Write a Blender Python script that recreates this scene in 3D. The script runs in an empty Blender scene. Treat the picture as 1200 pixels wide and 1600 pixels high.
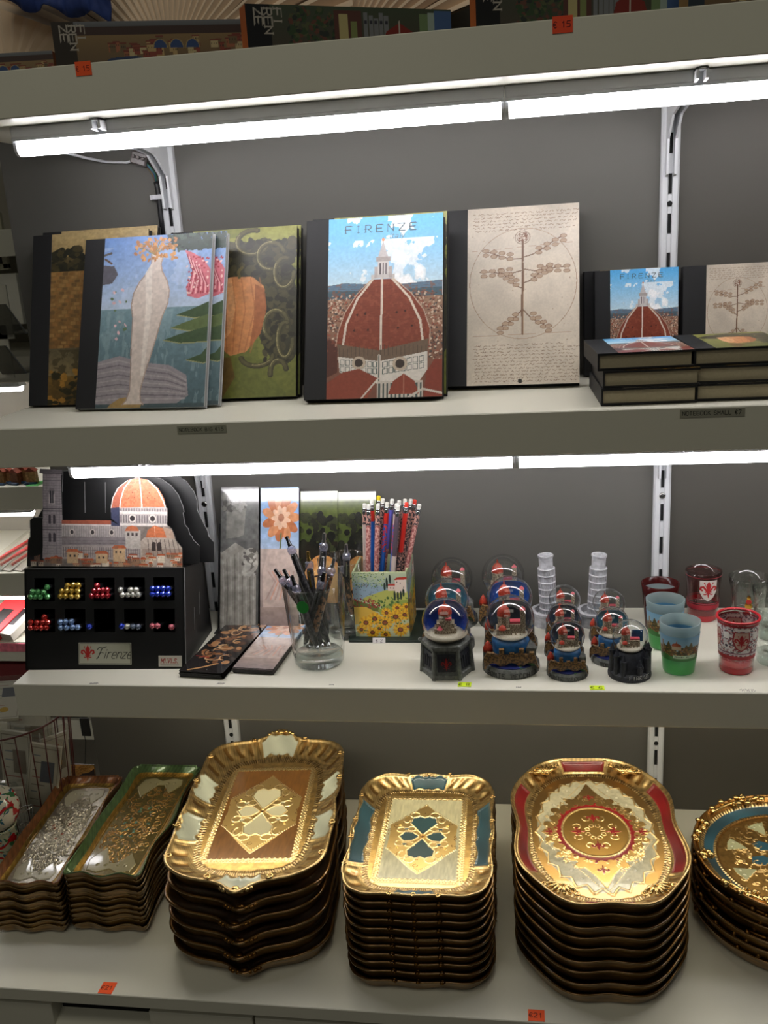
import bpy, math, random
import numpy as np
from mathutils import Matrix, Vector

random.seed(7)
rng = np.random.RandomState(11)
PI = math.pi

# ------------------------------------------------------------------ camera
CAMR = np.array([[0.9883999711084629, -0.15098759393475428, 0.01637814368551211],
                 [0.14006041054798488, 0.9479038728323504, 0.28611418920871634],
                 [-0.05872459884851875, -0.28050132681900986, 0.9580555449152495]])
FPX = 1471.975
CZ = 1.655
cam_data = bpy.data.cameras.new('camera')
cam_data.sensor_fit = 'VERTICAL'
cam_data.sensor_height = 32.0
cam_data.lens = FPX * 32.0 / 1600.0
cam_data.clip_start = 0.05
cam = bpy.data.objects.new('camera', cam_data)
bpy.context.scene.collection.objects.link(cam)
m = Matrix.Identity(4)
for i in range(3):
    m[i][0] = CAMR[i][0]
    m[i][1] = CAMR[i][2]
    m[i][2] = -CAMR[i][1]
m[2][3] = CZ
cam.matrix_world = m
bpy.context.scene.camera = cam

# ------------------------------------------------------------------ exposure, world, room light
sc = bpy.context.scene
sc.view_settings.view_transform = 'Standard'
sc.view_settings.look = 'None'
sc.view_settings.gamma = 1.0
sc.view_settings.use_curve_mapping = False
sc.view_settings.exposure = 0.0
try:
    sc.cycles.transparent_max_bounces = 32
except Exception:
    pass

world = bpy.data.worlds.new('shop_ambient')
sc.world = world
world.use_nodes = True
world.node_tree.nodes['Background'].inputs[0].default_value = (0.79, 0.80, 0.72, 1)
world.node_tree.nodes['Background'].inputs[1].default_value = 0.050

TUBE_AB = 19.0      # emission of the tubes under the two upper shelves
TUBE_C = 11.0
def area_lamp(name, loc, rot, sx, sy, power, col):
    l = bpy.data.lights.new(name, 'AREA')
    l.shape = 'RECTANGLE'; l.size = sx; l.size_y = sy; l.energy = power; l.color = col
    o = bpy.data.objects.new(name, l)
    o.location = loc; o.rotation_euler = rot
    bpy.context.scene.collection.objects.link(o)
    return o
area_lamp('ceiling_panel_light', (-0.2, 0.05, 3.0), (math.radians(14), 0, 0), 1.6, 0.6, 5.2, (1.0, 0.96, 0.80))
area_lamp('aisle_light', (-0.9, -1.2, 2.9), (math.radians(32), 0, 0), 1.2, 0.5, 3.2, (1.0, 0.96, 0.80))

# ------------------------------------------------------------------ pixel -> point on a real plane
def ray(u, v):
    return CAMR @ np.array([(u-600)/FPX, 1.0, -(v-800)/FPX])
def aty(u, v, y):
    d = ray(u, v); q = d*y/d[1]
    return Vector((q[0], q[1], q[2]+CZ))
def atz(u, v, z):
    d = ray(u, v); q = d*(z-CZ)/d[2]
    return Vector((q[0], q[1], q[2]+CZ))
def atplane(U, V, p0, n):
    """arrays of pixels -> points on the plane through p0 with normal n"""
    U = np.asarray(U, float); V = np.asarray(V, float)
    L = np.stack([(U-600)/FPX, np.ones_like(U), -(V-800)/FPX], -1) @ CAMR.T
    p0 = np.array(p0) - np.array([0, 0, CZ]); n = np.array(n)
    t = (p0 @ n) / (L @ n)
    return L*t[..., None] + np.array([0, 0, CZ])

# ------------------------------------------------------------------ colour helpers / materials
def lin(c):
    c = np.asarray(c, float)/255.0
    return np.where(c <= 0.04045, c/12.92, ((c+0.055)/1.055)**2.4)
def L3(c):
    r = lin(c)
    return (float(r[0]), float(r[1]), float(r[2]), 1.0)

MATS = {}
def mat(name, col, rough=0.5, metal=0.0, noise=0.0, nscale=40, bump=0.0, bscale=200, spec=0.5, coat=0.0, trans=0.0, alpha=1.0):
    if name in MATS: return MATS[name]
    M = bpy.data.materials.new(name); M.use_nodes = True
    nt = M.node_tree; b = nt.nodes['Principled BSDF']
    c = L3(col)
    b.inputs['Base Color'].default_value = c
    b.inputs['Roughness'].default_value = rough
    b.inputs['Metallic'].default_value = metal
    b.inputs['Specular IOR Level'].default_value = spec
    b.inputs['Coat Weight'].default_value = coat
    b.inputs['Coat Roughness'].default_value = 0.08
    b.inputs['Transmission Weight'].default_value = trans
    tc = nt.nodes.new('ShaderNodeTexCoord')
    if noise > 0:
        n = nt.nodes.new('ShaderNodeTexNoise'); n.inputs['Scale'].default_value = nscale; n.inputs['Detail'].default_value = 5
        nt.links.new(tc.outputs['Object'], n.inputs['Vector'])
        r = nt.nodes.new('ShaderNodeMapRange')
        r.inputs['From Min'].default_value = 0.3; r.inputs['From Max'].default_value = 0.7
        r.inputs['To Min'].default_value = 1-noise; r.inputs['To Max'].default_value = 1+noise
        nt.links.new(n.outputs['Fac'], r.inputs['Value'])
        mx = nt.nodes.new('ShaderNodeVectorMath'); mx.operation = 'SCALE'
        mx.inputs[0].default_value = c[:3]
        nt.links.new(r.outputs[0], mx.inputs['Scale'])
        nt.links.new(mx.outputs[0], b.inputs['Base Color'])
    if bump > 0:
        n2 = nt.nodes.new('ShaderNodeTexNoise'); n2.inputs['Scale'].default_value = bscale; n2.inputs['Detail'].default_value = 4
        nt.links.new(tc.outputs['Object'], n2.inputs['Vector'])
        bp = nt.nodes.new('ShaderNodeBump'); bp.inputs['Strength'].default_value = bump; bp.inputs['Distance'].default_value = 0.001
        nt.links.new(n2.outputs['Fac'], bp.inputs['Height'])
        nt.links.new(bp.outputs[0], b.inputs['Normal'])
    MATS[name] = M
    return M

def attr_mat(name, rough=0.4, coat=0.0, spec=0.5, metal_from_alpha=False, bump=0.0, bscale=300):
    """base colour read from the mesh's own printed / painted colours"""
    if name in MATS: return MATS[name]
    M = bpy.data.materials.new(name); M.use_nodes = True
    nt = M.node_tree; b = nt.nodes['Principled BSDF']
    a = nt.nodes.new('ShaderNodeAttribute'); a.attribute_name = 'Paint'
    nt.links.new(a.outputs['Color'], b.inputs['Base Color'])
    b.inputs['Roughness'].default_value = rough
    b.inputs['Coat Weight'].default_value = coat
    b.inputs['Coat Roughness'].default_value = 0.05
    b.inputs['Specular IOR Level'].default_value = spec
    if metal_from_alpha:
        nt.links.new(a.outputs['Alpha'], b.inputs['Metallic'])
    if bump > 0:
        tc = nt.nodes.new('ShaderNodeTexCoord')
        n2 = nt.nodes.new('ShaderNodeTexNoise'); n2.inputs['Scale'].default_value = bscale; n2.inputs['Detail'].default_value = 4
        nt.links.new(tc.outputs['Object'], n2.inputs['Vector'])
        bp = nt.nodes.new('ShaderNodeBump'); bp.inputs['Strength'].default_value = bump; bp.inputs['Distance'].default_value = 0.001
        nt.links.new(n2.outputs['Fac'], bp.inputs['Height'])
        nt.links.new(bp.outputs[0], b.inputs['Normal'])
    MATS[name] = M
    return M

def glass_mat(name, tint=(255, 255, 255), rough=0.02, ior=1.45, strength=1.0, body=0.0, bodycol=(255, 255, 255)):
    """thin clear wall: see-through with a fresnel shine; body adds a little painted / frosted scatter"""
    if name in MATS: return MATS[name]
    M = bpy.data.materials.new(name); M.use_nodes = True
    nt = M.node_tree
    for n in list(nt.nodes): nt.nodes.remove(n)
    out = nt.nodes.new('ShaderNodeOutputMaterial')
    tr = nt.nodes.new('ShaderNodeBsdfTransparent'); tr.inputs[0].default_value = L3(tint)
    gl = nt.nodes.new('ShaderNodeBsdfGlossy'); gl.inputs['Roughness'].default_value = rough
    # the same shine from both sides of the wall: 0.04 + 0.96 * facing^4
    fr = nt.nodes.new('ShaderNodeLayerWeight'); fr.inputs['Blend'].default_value = 0.5
    pw = nt.nodes.new('ShaderNodeMath'); pw.operation = 'POWER'; pw.inputs[1].default_value = 4.0
    nt.links.new(fr.outputs['Facing'], pw.inputs[0])
    ml = nt.nodes.new('ShaderNodeMath'); ml.operation = 'MULTIPLY_ADD'; ml.inputs[1].default_value = 0.80*strength; ml.inputs[2].default_value = 0.035*strength; ml.use_clamp = True
    nt.links.new(pw.outputs[0], ml.inputs[0])
    base = tr
    if body > 0:
        df = nt.nodes.new('ShaderNodeBsdfDiffuse'); df.inputs[0].default_value = L3(bodycol)
        tl = nt.nodes.new('ShaderNodeBsdfTranslucent'); tl.inputs[0].default_value = L3(bodycol)
        m0 = nt.nodes.new('ShaderNodeMixShader'); m0.inputs[0].default_value = 0.5
        nt.links.new(df.outputs[0], m0.inputs[1]); nt.links.new(tl.outputs[0], m0.inputs[2])
        m1 = nt.nodes.new('ShaderNodeMixShader'); m1.inputs[0].default_value = body
        nt.links.new(tr.outputs[0], m1.inputs[1]); nt.links.new(m0.outputs[0], m1.inputs[2])
        base = m1
    mx = nt.nodes.new('ShaderNodeMixShader')
    nt.links.new(ml.outputs[0], mx.inputs[0]); nt.links.new(base.outputs[0], mx.inputs[1]); nt.links.new(gl.outputs[0], mx.inputs[2])
    nt.links.new(mx.outputs[0], out.inputs[0])
    MATS[name] = M
    return M

def emit_mat(name, col, strength):
    if name in MATS: return MATS[name]
    M = bpy.data.materials.new(name); M.use_nodes = True
    nt = M.node_tree; b = nt.nodes['Principled BSDF']
    b.inputs['Base Color'].default_value = (0.8, 0.8, 0.8, 1)
    b.inputs['Emission Color'].default_value = L3(col)
    b.inputs['Emission Strength'].default_value = strength
    MATS[name] = M
    return M

# ------------------------------------------------------------------ mesh builder
class MB:
    def __init__(s):
        s.v = []; s.f = []; s.m = []; s.n = 0
    def add(s, verts, faces, mi=0, M=None):
        verts = np.asarray(verts, float)
        if M is not None:
            A = np.array(M)
            verts = verts @ A[:3, :3].T + A[:3, 3]
        s.v.append(verts)
        for f in faces:
            s.f.append([i+s.n for i in f]); s.m.append(mi)
        s.n += len(verts)
        return s
    def box(s, x0, x1, y0, y1, z0, z1, mi=0, b=0.0, M=None):
        if b <= 0:
            v = [(x, y, z) for z in (z0, z1) for y in (y0, y1) for x in (x0, x1)]
            f = [(0, 2, 3, 1), (4, 5, 7, 6), (0, 1, 5, 4), (2, 6, 7, 3), (0, 4, 6, 2), (1, 3, 7, 5)]
            return s.add(v, f, mi, M)
        # chamfered box: rings
        pts = []
        def ring(z, i):
            return [(x0+i+0, y0+b+i*0, z), (x0+b, y0, z)]
        v = []; f = []
        def loop(z, ins):
            a0, a1, c0, c1 = x0+ins, x1-ins, y0+ins, y1-ins
            bb = b
            return [(a0+bb, c0, z), (a1-bb, c0, z), (a1, c0+bb, z), (a1, c1-bb, z), (a1-bb, c1, z), (a0+bb, c1, z), (a0, c1-bb, z), (a0, c0+bb, z)]
        for z, ins in ((z0, b*0.8), (z0+b, 0), (z1-b, 0), (z1, b*0.8)):
            v += loop(z, ins)
        for k in range(3):
            for i in range(8):
                j = (i+1) % 8
                f.append((k*8+i, k*8+j, (k+1)*8+j, (k+1)*8+i))
        f.append(tuple(range(7, -1, -1))); f.append(tuple(range(24, 32)))
        return s.add(v, f, mi, M)
    def lathe(s, prof, n=32, mi=0, M=None, cx=0, cy=0, ang=0.0):
        v = []; f = []
        for r, z in prof:
            for k in range(n):
                a = ang + 2*PI*k/n
                v.append((cx+r*math.cos(a), cy+r*math.sin(a), z))
        for i in range(len(prof)-1):
            for k in range(n):
                j = (k+1) % n
                f.append((i*n+k, i*n+j, (i+1)*n+j, (i+1)*n+k))
        if prof[0][0] > 1e-6: f.append(tuple(range(n-1, -1, -1)))
        if prof[-1][0] > 1e-6: f.append(tuple((len(prof)-1)*n+k for k in range(n)))
        return s.add(v, f, mi, M)
    def open_lathe(s, prof, n=32, mi=0, M=None, cx=0, cy=0):
        v = []; f = []
        for r, z in prof:
            for k in range(n):
                a = 2*PI*k/n
                v.append((cx+r*math.cos(a), cy+r*math.sin(a), z))
        for i in range(len(prof)-1):
            for k in range(n):
                j = (k+1) % n
                f.append((i*n+k, i*n+j, (i+1)*n+j, (i+1)*n+k))
        return s.add(v, f, mi, M)
    def tube(s, pts, r, n=8, mi=0, closed=False, caps=True, M=None):
        pts = [np.array(p, float) for p in pts]
        N = len(pts); v = []; f = []
        up0 = np.array([0.0, 0, 1])
        for i, p in enumerate(pts):
            a = pts[(i-1) % N] if (closed or i > 0) else p
            b = pts[(i+1) % N] if (closed or i < N-1) else p
            t = b-a; t /= (np.linalg.norm(t)+1e-12)
            up = up0 if abs(t[2]) < 0.95 else np.array([1.0, 0, 0])
            x = np.cross(t, up); x /= np.linalg.norm(x)
            y = np.cross(x, t)
            rr = r[i] if hasattr(r, '__len__') else r
            for k in range(n):
                an = 2*PI*k/n
                v.append(p + rr*(math.cos(an)*x + math.sin(an)*y))
        for i in range(N if closed else N-1):
            i2 = (i+1) % N
            for k in range(n):
                j = (k+1) % n
                f.append((i*n+k, i*n+j, i2*n+j, i2*n+k))
        if caps and not closed:
            f.append(tuple(range(n-1, -1, -1))); f.append(tuple((N-1)*n+k for k in range(n)))
        return s.add(v, f, mi, M)
    def prism(s, poly, y0, y1, mi=0, M=None, axis='y'):
        """poly in x,z extruded along y (axis y), or in x,y along z (axis z), or in y,z along x (axis x)"""
        n = len(poly)
        if axis == 'y':
            v = [(p[0], y0, p[1]) for p in poly]+[(p[0], y1, p[1]) for p in poly]
        elif axis == 'z':
            v = [(p[0], p[1], y0) for p in poly]+[(p[0], p[1], y1) for p in poly]
        else:
            v = [(y0, p[0], p[1]) for p in poly]+[(y1, p[0], p[1]) for p in poly]
        f = [tuple(range(n)), tuple(range(2*n-1, n-1, -1))]
        for i in range(n):
            j = (i+1) % n
            f.append((i, i+n, j+n, j))
        return s.add(v, f, mi, M)
    def sphere(s, c, r, n=12, mi=0, sz=1.0, M=None, zmin=-1.0):
        prof = []
        m_ = n//2+1
        for i in range(m_+1):
            a = -PI/2 + PI*i/m_
            prof.append((max(r*math.cos(a), 1e-7), c[2]+r*sz*max(math.sin(a), zmin)))
        return s.lathe(prof, n, mi, M, c[0], c[1])
    def build(s, name, mats, parent=None, smooth=False, angle=None):
        me = bpy.data.meshes.new(name)
        V = np.concatenate(s.v) if s.v else np.zeros((0, 3))
        me.from_pydata(V.tolist(), [], s.f)
        if not isinstance(mats, (list, tuple)): mats = [mats]
        for mm in mats: me.materials.append(mm)
        me.polygons.foreach_set('material_index', s.m)
        me.update()
        o = bpy.data.objects.new(name, me)
        bpy.context.scene.collection.objects.link(o)
        if parent is not None: o.parent = parent
        if smooth:
            me.shade_smooth()
            if angle: me.set_sharp_from_angle(angle=math.radians(angle))
        return o

def tag(o, label=None, cat=None, group=None, kind=None):
    if label: o['label'] = label
    if cat: o['category'] = cat
    if group: o['group'] = group
    if kind: o['kind'] = kind
    return o
def empty(name, loc=(0, 0, 0), rz=0.0, label=None, cat=None, group=None):
    o = bpy.data.objects.new(name, None)
    o.empty_display_size = 0.02
    o.location = loc; o.rotation_euler = (0, 0, rz)
    bpy.context.scene.collection.objects.link(o)
    return tag(o, label, cat, group)
KIDS = {}
def copy_tree(o, label=None, group=None):
    c = o.copy(); bpy.context.scene.collection.objects.link(c)
    if label: c['label'] = label
    if group: c['group'] = group
    for ch in [x for x in bpy.data.objects if x.parent == o]:
        d = ch.copy(); bpy.context.scene.collection.objects.link(d); d.parent = c
        for g in [x for x in bpy.data.objects if x.parent == ch]:
            e = g.copy(); bpy.context.scene.collection.objects.link(e); e.parent = d
    return c

def grid_mesh(name, P, RGB, material, A=None, keep=None, smooth=True):
    """P: (H,W,3) points, RGB: (H,W,3) srgb 0..255 per point; faces between neighbours"""
    H, W = P.shape[:2]
    idx = np.arange(H*W).reshape(H, W)
    q = np.stack([idx[1:, :-1], idx[1:, 1:], idx[:-1, 1:], idx[:-1, :-1]], -1).reshape(-1, 4)
    if keep is not None:
        k = (keep[1:, :-1] & keep[1:, 1:] & keep[:-1, 1:] & keep[:-1, :-1]).reshape(-1)
        q = q[k]
    me = bpy.data.meshes.new(name)
    nf = len(q)
    me.vertices.add(H*W); me.vertices.foreach_set('co', P.reshape(-1).astype(np.float32))
    me.loops.add(nf*4); me.loops.foreach_set('vertex_index', q.reshape(-1).astype(np.int32))
    me.polygons.add(nf)
    me.polygons.foreach_set('loop_start', np.arange(0, nf*4, 4, dtype=np.int32))
    try:
        me.polygons.foreach_set('loop_total', np.full(nf, 4, np.int32))
    except Exception:
        pass
    me.update(calc_edges=True)
    at = me.color_attributes.new('Paint', 'FLOAT_COLOR', 'POINT')
    C = np.ones((H*W, 4), np.float32)
    C[:, :3] = lin(np.clip(RGB, 0, 255)).reshape(-1, 3)
    if A is not None: C[:, 3] = A.reshape(-1)
    at.data.foreach_set('color', C.reshape(-1))
    me.materials.append(material)
    if smooth: me.shade_smooth()
    me.validate()
    return me
def link_mesh(name, me, parent=None):
    o = bpy.data.objects.new(name, me)
    bpy.context.scene.collection.objects.link(o)
    if parent is not None: o.parent = parent
    return o

# ------------------------------------------------------------------ painter: colours of printed / painted surfaces
def vnoise(H, W, sx, sy, seed=0):
    r = np.random.RandomState(seed)
    gx, gy = int(sx)+3, int(sy)+3
    g = r.rand(gy, gx)
    y = np.linspace(0, sy, H); x = np.linspace(0, sx, W)
    yi = y.astype(int); xi = x.astype(int)
    fy = y-yi; fx = x-xi
    fy = fy*fy*(3-2*fy); fx = fx*fx*(3-2*fx)
    a = g[np.ix_(yi, xi)]; b = g[np.ix_(yi, xi+1)]; c = g[np.ix_(yi+1, xi)]; d = g[np.ix_(yi+1, xi+1)]
    FX = fx[None, :]; FY = fy[:, None]
    return (a*(1-FX)+b*FX)*(1-FY)+(c*(1-FX)+d*FX)*FY
def fbm(H, W, s, asp=1.0, seed=0, o=4):
    t = np.zeros((H, W)); w = 1.0; tot = 0
    for k in range(o):
        t += w*vnoise(H, W, s*2**k, s*asp*2**k, seed+k*17); tot += w; w *= 0.5
    return t/tot

class Cv:
    """canvas with its own coordinate frame x0..x1 (right), y0..y1 (down); channels: colour, metal, height"""
    def __init__(s, W, H, x0, x1, y0, y1, col=(255, 255, 255), met=0.0):
        s.W, s.H, s.x0, s.x1, s.y0, s.y1 = W, H, x0, x1, y0, y1
        s.X, s.Y = np.meshgrid(np.linspace(x0, x1, W), np.linspace(y0, y1, H))
        s.C = np.ones((H, W, 3))*np.array(col, float)
        s.M = np.full((H, W), float(met)); s.Z = np.zeros((H, W))
        s.K = np.ones((H, W), bool)
    def win(s, ax, bx, ay, by):
        dx = (s.x1-s.x0)/(s.W-1); dy = (s.y1-s.y0)/(s.H-1)
        i0 = max(0, int((ax-s.x0)/dx)-1); i1 = min(s.W, int((bx-s.x0)/dx)+3)
        j0 = max(0, int((ay-s.y0)/dy)-1); j1 = min(s.H, int((by-s.y0)/dy)+3)
        return slice(j0, max(j0, j1)), slice(i0, max(i0, i1))
    def put(s, w, mask, col, met=None, z=None, zadd=None, al=1.0):
        if mask.size == 0 or not mask.any(): return
        if col is not None:
            s.C[w][mask] = s.C[w][mask]*(1-al)+np.array(col, float)*al
        if met is not None: s.M[w][mask] = met
        if z is not None: s.Z[w][mask] = z
        if zadd is not None: s.Z[w][mask] += (zadd[mask] if hasattr(zadd, 'shape') else zadd)
    def rect(s, ax, ay, bx, by, col, **k):
        w = s.win(ax, bx, ay, by); X = s.X[w]; Y = s.Y[w]
        s.put(w, (X >= ax) & (X <= bx) & (Y >= ay) & (Y <= by), col, **k)
    def ell(s, cx, cy, rx, ry, col, rot=0.0, dome=0.0, ring=None, **k):
        R = max(rx, ry); w = s.win(cx-R, cx+R, cy-R, cy+R)
        X = s.X[w]-cx; Y = s.Y[w]-cy
        c, n = math.cos(rot), math.sin(rot)
        q = ((X*c+Y*n)/rx)**2+((-X*n+Y*c)/ry)**2
        m_ = q <= 1
        if ring: m_ &= q >= (1-ring)**2
        if dome: k['zadd'] = dome*np.sqrt(np.clip(1-q, 0, 1))
        s.put(w, m_, col, **k)
    def poly(s, pts, col, **k):
        xs = [p[0] for p in pts]; ys = [p[1] for p in pts]
        w = s.win(min(xs), max(xs), min(ys), max(ys)); X = s.X[w]; Y = s.Y[w]
        ins = np.zeros(X.shape, bool); n = len(pts)
        for i in range(n):
            xa, ya = pts[i]; xb, yb = pts[(i+1) % n]
            if ya == yb: continue
            c = ((ya > Y) != (yb > Y)) & (X < (xb-xa)*(Y-ya)/(yb-ya)+xa)
            ins ^= c
        s.put(w, ins, col, **k)
    def line(s, pts, wd, col, round_z=0.0, **k):
        for (xa, ya), (xb, yb) in zip(pts[:-1], pts[1:]):
            h = wd/2
            w = s.win(min(xa, xb)-h, max(xa, xb)+h, min(ya, yb)-h, max(ya, yb)+h)
            X = s.X[w]; Y = s.Y[w]
            if X.size == 0: continue
            L = (xb-xa)**2+(yb-ya)**2+1e-12
            t = np.clip(((X-xa)*(xb-xa)+(Y-ya)*(yb-ya))/L, 0, 1)
            d = np.hypot(X-xa-t*(xb-xa), Y-ya-t*(yb-ya))
            mk = d <= h
            if round_z:
                zz = round_z*np.sqrt(np.clip(1-(d/h)**2, 0, 1))
                Zw = s.Z[w]; Zw[mk] = np.maximum(Zw[mk], zz[mk])
            s.put(w, mk, col, **k)
    def arc(s, cx, cy, rx, ry, a0, a1, wd, col, n=14, **k):
        p = [(cx+rx*math.cos(a0+(a1-a0)*i/n), cy+ry*math.sin(a0+(a1-a0)*i/n)) for i in range(n+1)]
        s.line(p, wd, col, **k)
    def mask(s, mk, col, **k):
        s.put((slice(None), slice(None)), mk, col, **k)
    def grade(s, y0, y1, c0, c1, x0=None, x1=None):
        t = np.clip((s.Y-y0)/(y1-y0), 0, 1)[..., None]
        m_ = (s.Y >= y0) & (s.Y <= y1)
        if x0 is not None: m_ &= (s.X >= x0) & (s.X <= x1)
        col = np.array(c0, float)*(1-t)+np.array(c1, float)*t
        s.C[m_] = col[m_]
    def speck(s, n, ax, ay, bx, by, cols, r0, r1, seed=1, inside=None):
        r = random.Random(seed)
        for _ in range(n):
            x = r.uniform(ax, bx); y = r.uniform(ay, by)
            if inside and not inside(x, y): continue
            s.ell(x, y, r.uniform(r0, r1), r.uniform(r0, r1)*0.8, r.choice(cols), rot=r.uniform(0, 3))
    def mottle(s, amt, sc_=20, seed=3):
        s.C = np.clip(s.C*(1+amt*(fbm(s.H, s.W, sc_, s.H/s.W, seed)-0.5)*2)[..., None], 0, 255)

# stroke letters on a 4 x 6 cell (y down)
SF = {'A': [[(0, 6), (2, 0), (4, 6)], [(.8, 4), (3.2, 4)]], 'B': [[(0, 0), (0, 6), (3, 6), (4, 5), (4, 4), (3, 3), (0, 3)], [(0, 0), (3, 0), (3.6, 1), (3.6, 2), (3, 3)]],
      'C': [[(4, 1), (3, 0), (1, 0), (0, 1.2), (0, 4.8), (1, 6), (3, 6), (4, 5)]], 'D': [[(0, 0), (0, 6), (2.5, 6), (4, 4.5), (4, 1.5), (2.5, 0), (0, 0)]],
      'E': [[(4, 0), (0, 0), (0, 6), (4, 6)], [(0, 3), (3, 3)]], 'F': [[(4, 0), (0, 0), (0, 6)], [(0, 3), (3, 3)]],
      'G': [[(4, 1), (3, 0), (1, 0), (0, 1.2), (0, 4.8), (1, 6), (3, 6), (4, 5), (4, 3.4), (2.4, 3.4)]], 'H': [[(0, 0), (0, 6)], [(4, 0), (4, 6)], [(0, 3), (4, 3)]],
      'I': [[(2, 0), (2, 6)]], 'J': [[(3, 0), (3, 5), (2, 6), (1, 6), (0, 5)]], 'K': [[(0, 0), (0, 6)], [(4, 0), (0, 3.4)], [(1.2, 2.6), (4, 6)]],
      'L': [[(0, 0), (0, 6), (4, 6)]], 'M': [[(0, 6), (0, 0), (2, 4), (4, 0), (4, 6)]], 'N': [[(0, 6), (0, 0), (4, 6), (4, 0)]],
      'O': [[(1, 0), (3, 0), (4, 1.2), (4, 4.8), (3, 6), (1, 6), (0, 4.8), (0, 1.2), (1, 0)]], 'P': [[(0, 6), (0, 0), (3, 0), (4, 1), (4, 2.2), (3, 3.2), (0, 3.2)]],
      'R': [[(0, 6), (0, 0), (3, 0), (4, 1), (4, 2.2), (3, 3.2), (0, 3.2)], [(1.8, 3.2), (4, 6)]], 'S': [[(4, 1), (3, 0), (1, 0), (0, 1), (0, 2.2), (4, 3.8), (4, 5), (3, 6), (1, 6), (0, 5)]],
      'T': [[(0, 0), (4, 0)], [(2, 0), (2, 6)]], 'U': [[(0, 0), (0, 5), (1, 6), (3, 6), (4, 5), (4, 0)]], 'V': [[(0, 0), (2, 6), (4, 0)]],
      'W': [[(0, 0), (1, 6), (2, 2), (3, 6), (4, 0)]], 'Z': [[(0, 0), (4, 0), (0, 6), (4, 6)]],
      '0': [[(1, 0), (3, 0), (4, 1.2), (4, 4.8), (3, 6), (1, 6), (0, 4.8), (0, 1.2), (1, 0)]],
      '1': [[(.8, 1.4), (2.2, 0), (2.2, 6)]], '2': [[(0, 1), (1, 0), (3, 0), (4, 1), (4, 2), (0, 6), (4, 6)]], '4': [[(3, 6), (3, 0), (0, 4), (4, 4)]],
      '5': [[(4, 0), (.4, 0), (0, 2.6), (3, 2.6), (4, 3.6), (4, 5), (3, 6), (0, 6)]], '6': [[(4, .6), (2.6, 0), (1, .8), (0, 3), (0, 5), (1, 6), (3, 6), (4, 5), (4, 4), (3, 3), (1, 3), (0, 4)]],
      '7': [[(0, 0), (4, 0), (1.4, 6)]], '8': [[(1, 3), (0, 2), (0, 1), (1, 0), (3, 0), (4, 1), (4, 2), (3, 3), (1, 3), (0, 4), (0, 5), (1, 6), (3, 6), (4, 5), (4, 4), (3, 3)]],
      '9': [[(4, 2), (3, 3), (1, 3), (0, 2), (0, 1), (1, 0), (3, 0), (4, 1), (4, 4), (3, 6), (1, 6)]],
      'e': [[(0, 4), (4, 4), (4, 3), (3, 2), (1, 2), (0, 3), (0, 5), (1, 6), (3.6, 6)]], 'i': [[(2, 2), (2, 6)], [(2, .4), (2, .8)]], 'r': [[(.6, 2), (.6, 6)], [(.6, 3), (2, 2), (3.4, 2.2)]],
      'n': [[(0, 2), (0, 6)], [(0, 3), (1.4, 2), (3, 2), (4, 3), (4, 6)]], 'z': [[(0, 2), (4, 2), (0, 6), (4, 6)]], 't': [[(1.6, 0), (1.6, 5), (2.6, 6), (3.6, 6)], [(0, 2), (3.4, 2)]],
      'a': [[(.4, 2), (3, 2), (4, 3), (4, 6)], [(4, 4), (1, 4), (0, 5), (1, 6), (4, 5.4)]], 'l': [[(2, 0), (2, 6)]], 'y': [[(0, 2), (2, 6)], [(4, 2), (1, 8)]],
      'd': [[(4, 0), (4, 6)], [(4, 3), (3, 2), (1, 2), (0, 3), (0, 5), (1, 6), (3, 6), (4, 5)]],
      '.': [[(1.8, 5.8), (2.2, 6)]], '\u20ac': [[(4, .8), (3, 0), (1.8, 0), (.8, 1.4), (.8, 4.6), (1.8, 6), (3, 6), (4, 5.2)], [(0, 2.4), (3, 2.4)], [(0, 3.7), (3, 3.7)]], ' ': []}
def write(cv, txt, x, y, h, col, wd=None, gap=1.45, asp=0.62, slant=0.0, rot=0, serif=False, **k):
    """h = letter height; x,y = top left of the first letter; rot=1 writes downwards"""
    wd = wd or h*0.13
    sy = h/6.0; sx = h*asp/4.0
    cx = 0.0
    for ch in txt:
        strokes = SF.get(ch, [])
        for st in strokes:
            pts = []
            for a, b in st:
                lx = cx+a*sx+(6-b)*sy*slant; ly = b*sy
                if rot == 1: pts.append((x-ly, y+lx))
                else: pts.append((x+lx, y+ly))
            cv.line(pts, wd, col, **k)
            if serif and rot == 0:
                for (a, b) in (st[0], st[-1]):
                    px = x+cx+a*sx; py = y+b*sy
                    cv.line([(px-sx*0.7, py), (px+sx*0.7, py)], wd*0.7, col, **k)
            if serif and rot == 1:
                for (a, b) in (st[0], st[-1]):
                    px = x-b*sy; py = y+cx+a*sx
                    cv.line([(px, py-sx*0.7), (px, py+sx*0.7)], wd*0.7, col, **k)
        cx += sx*4*gap if ch not in 'Iil. ' else sx*4*gap*0.72
    return cx
def textlen(txt, h, gap=1.45, asp=0.62):
    sx = h*asp/4.0
    return sum(sx*4*gap if ch not in 'Iil. ' else sx*4*gap*0.72 for ch in txt)

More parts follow.
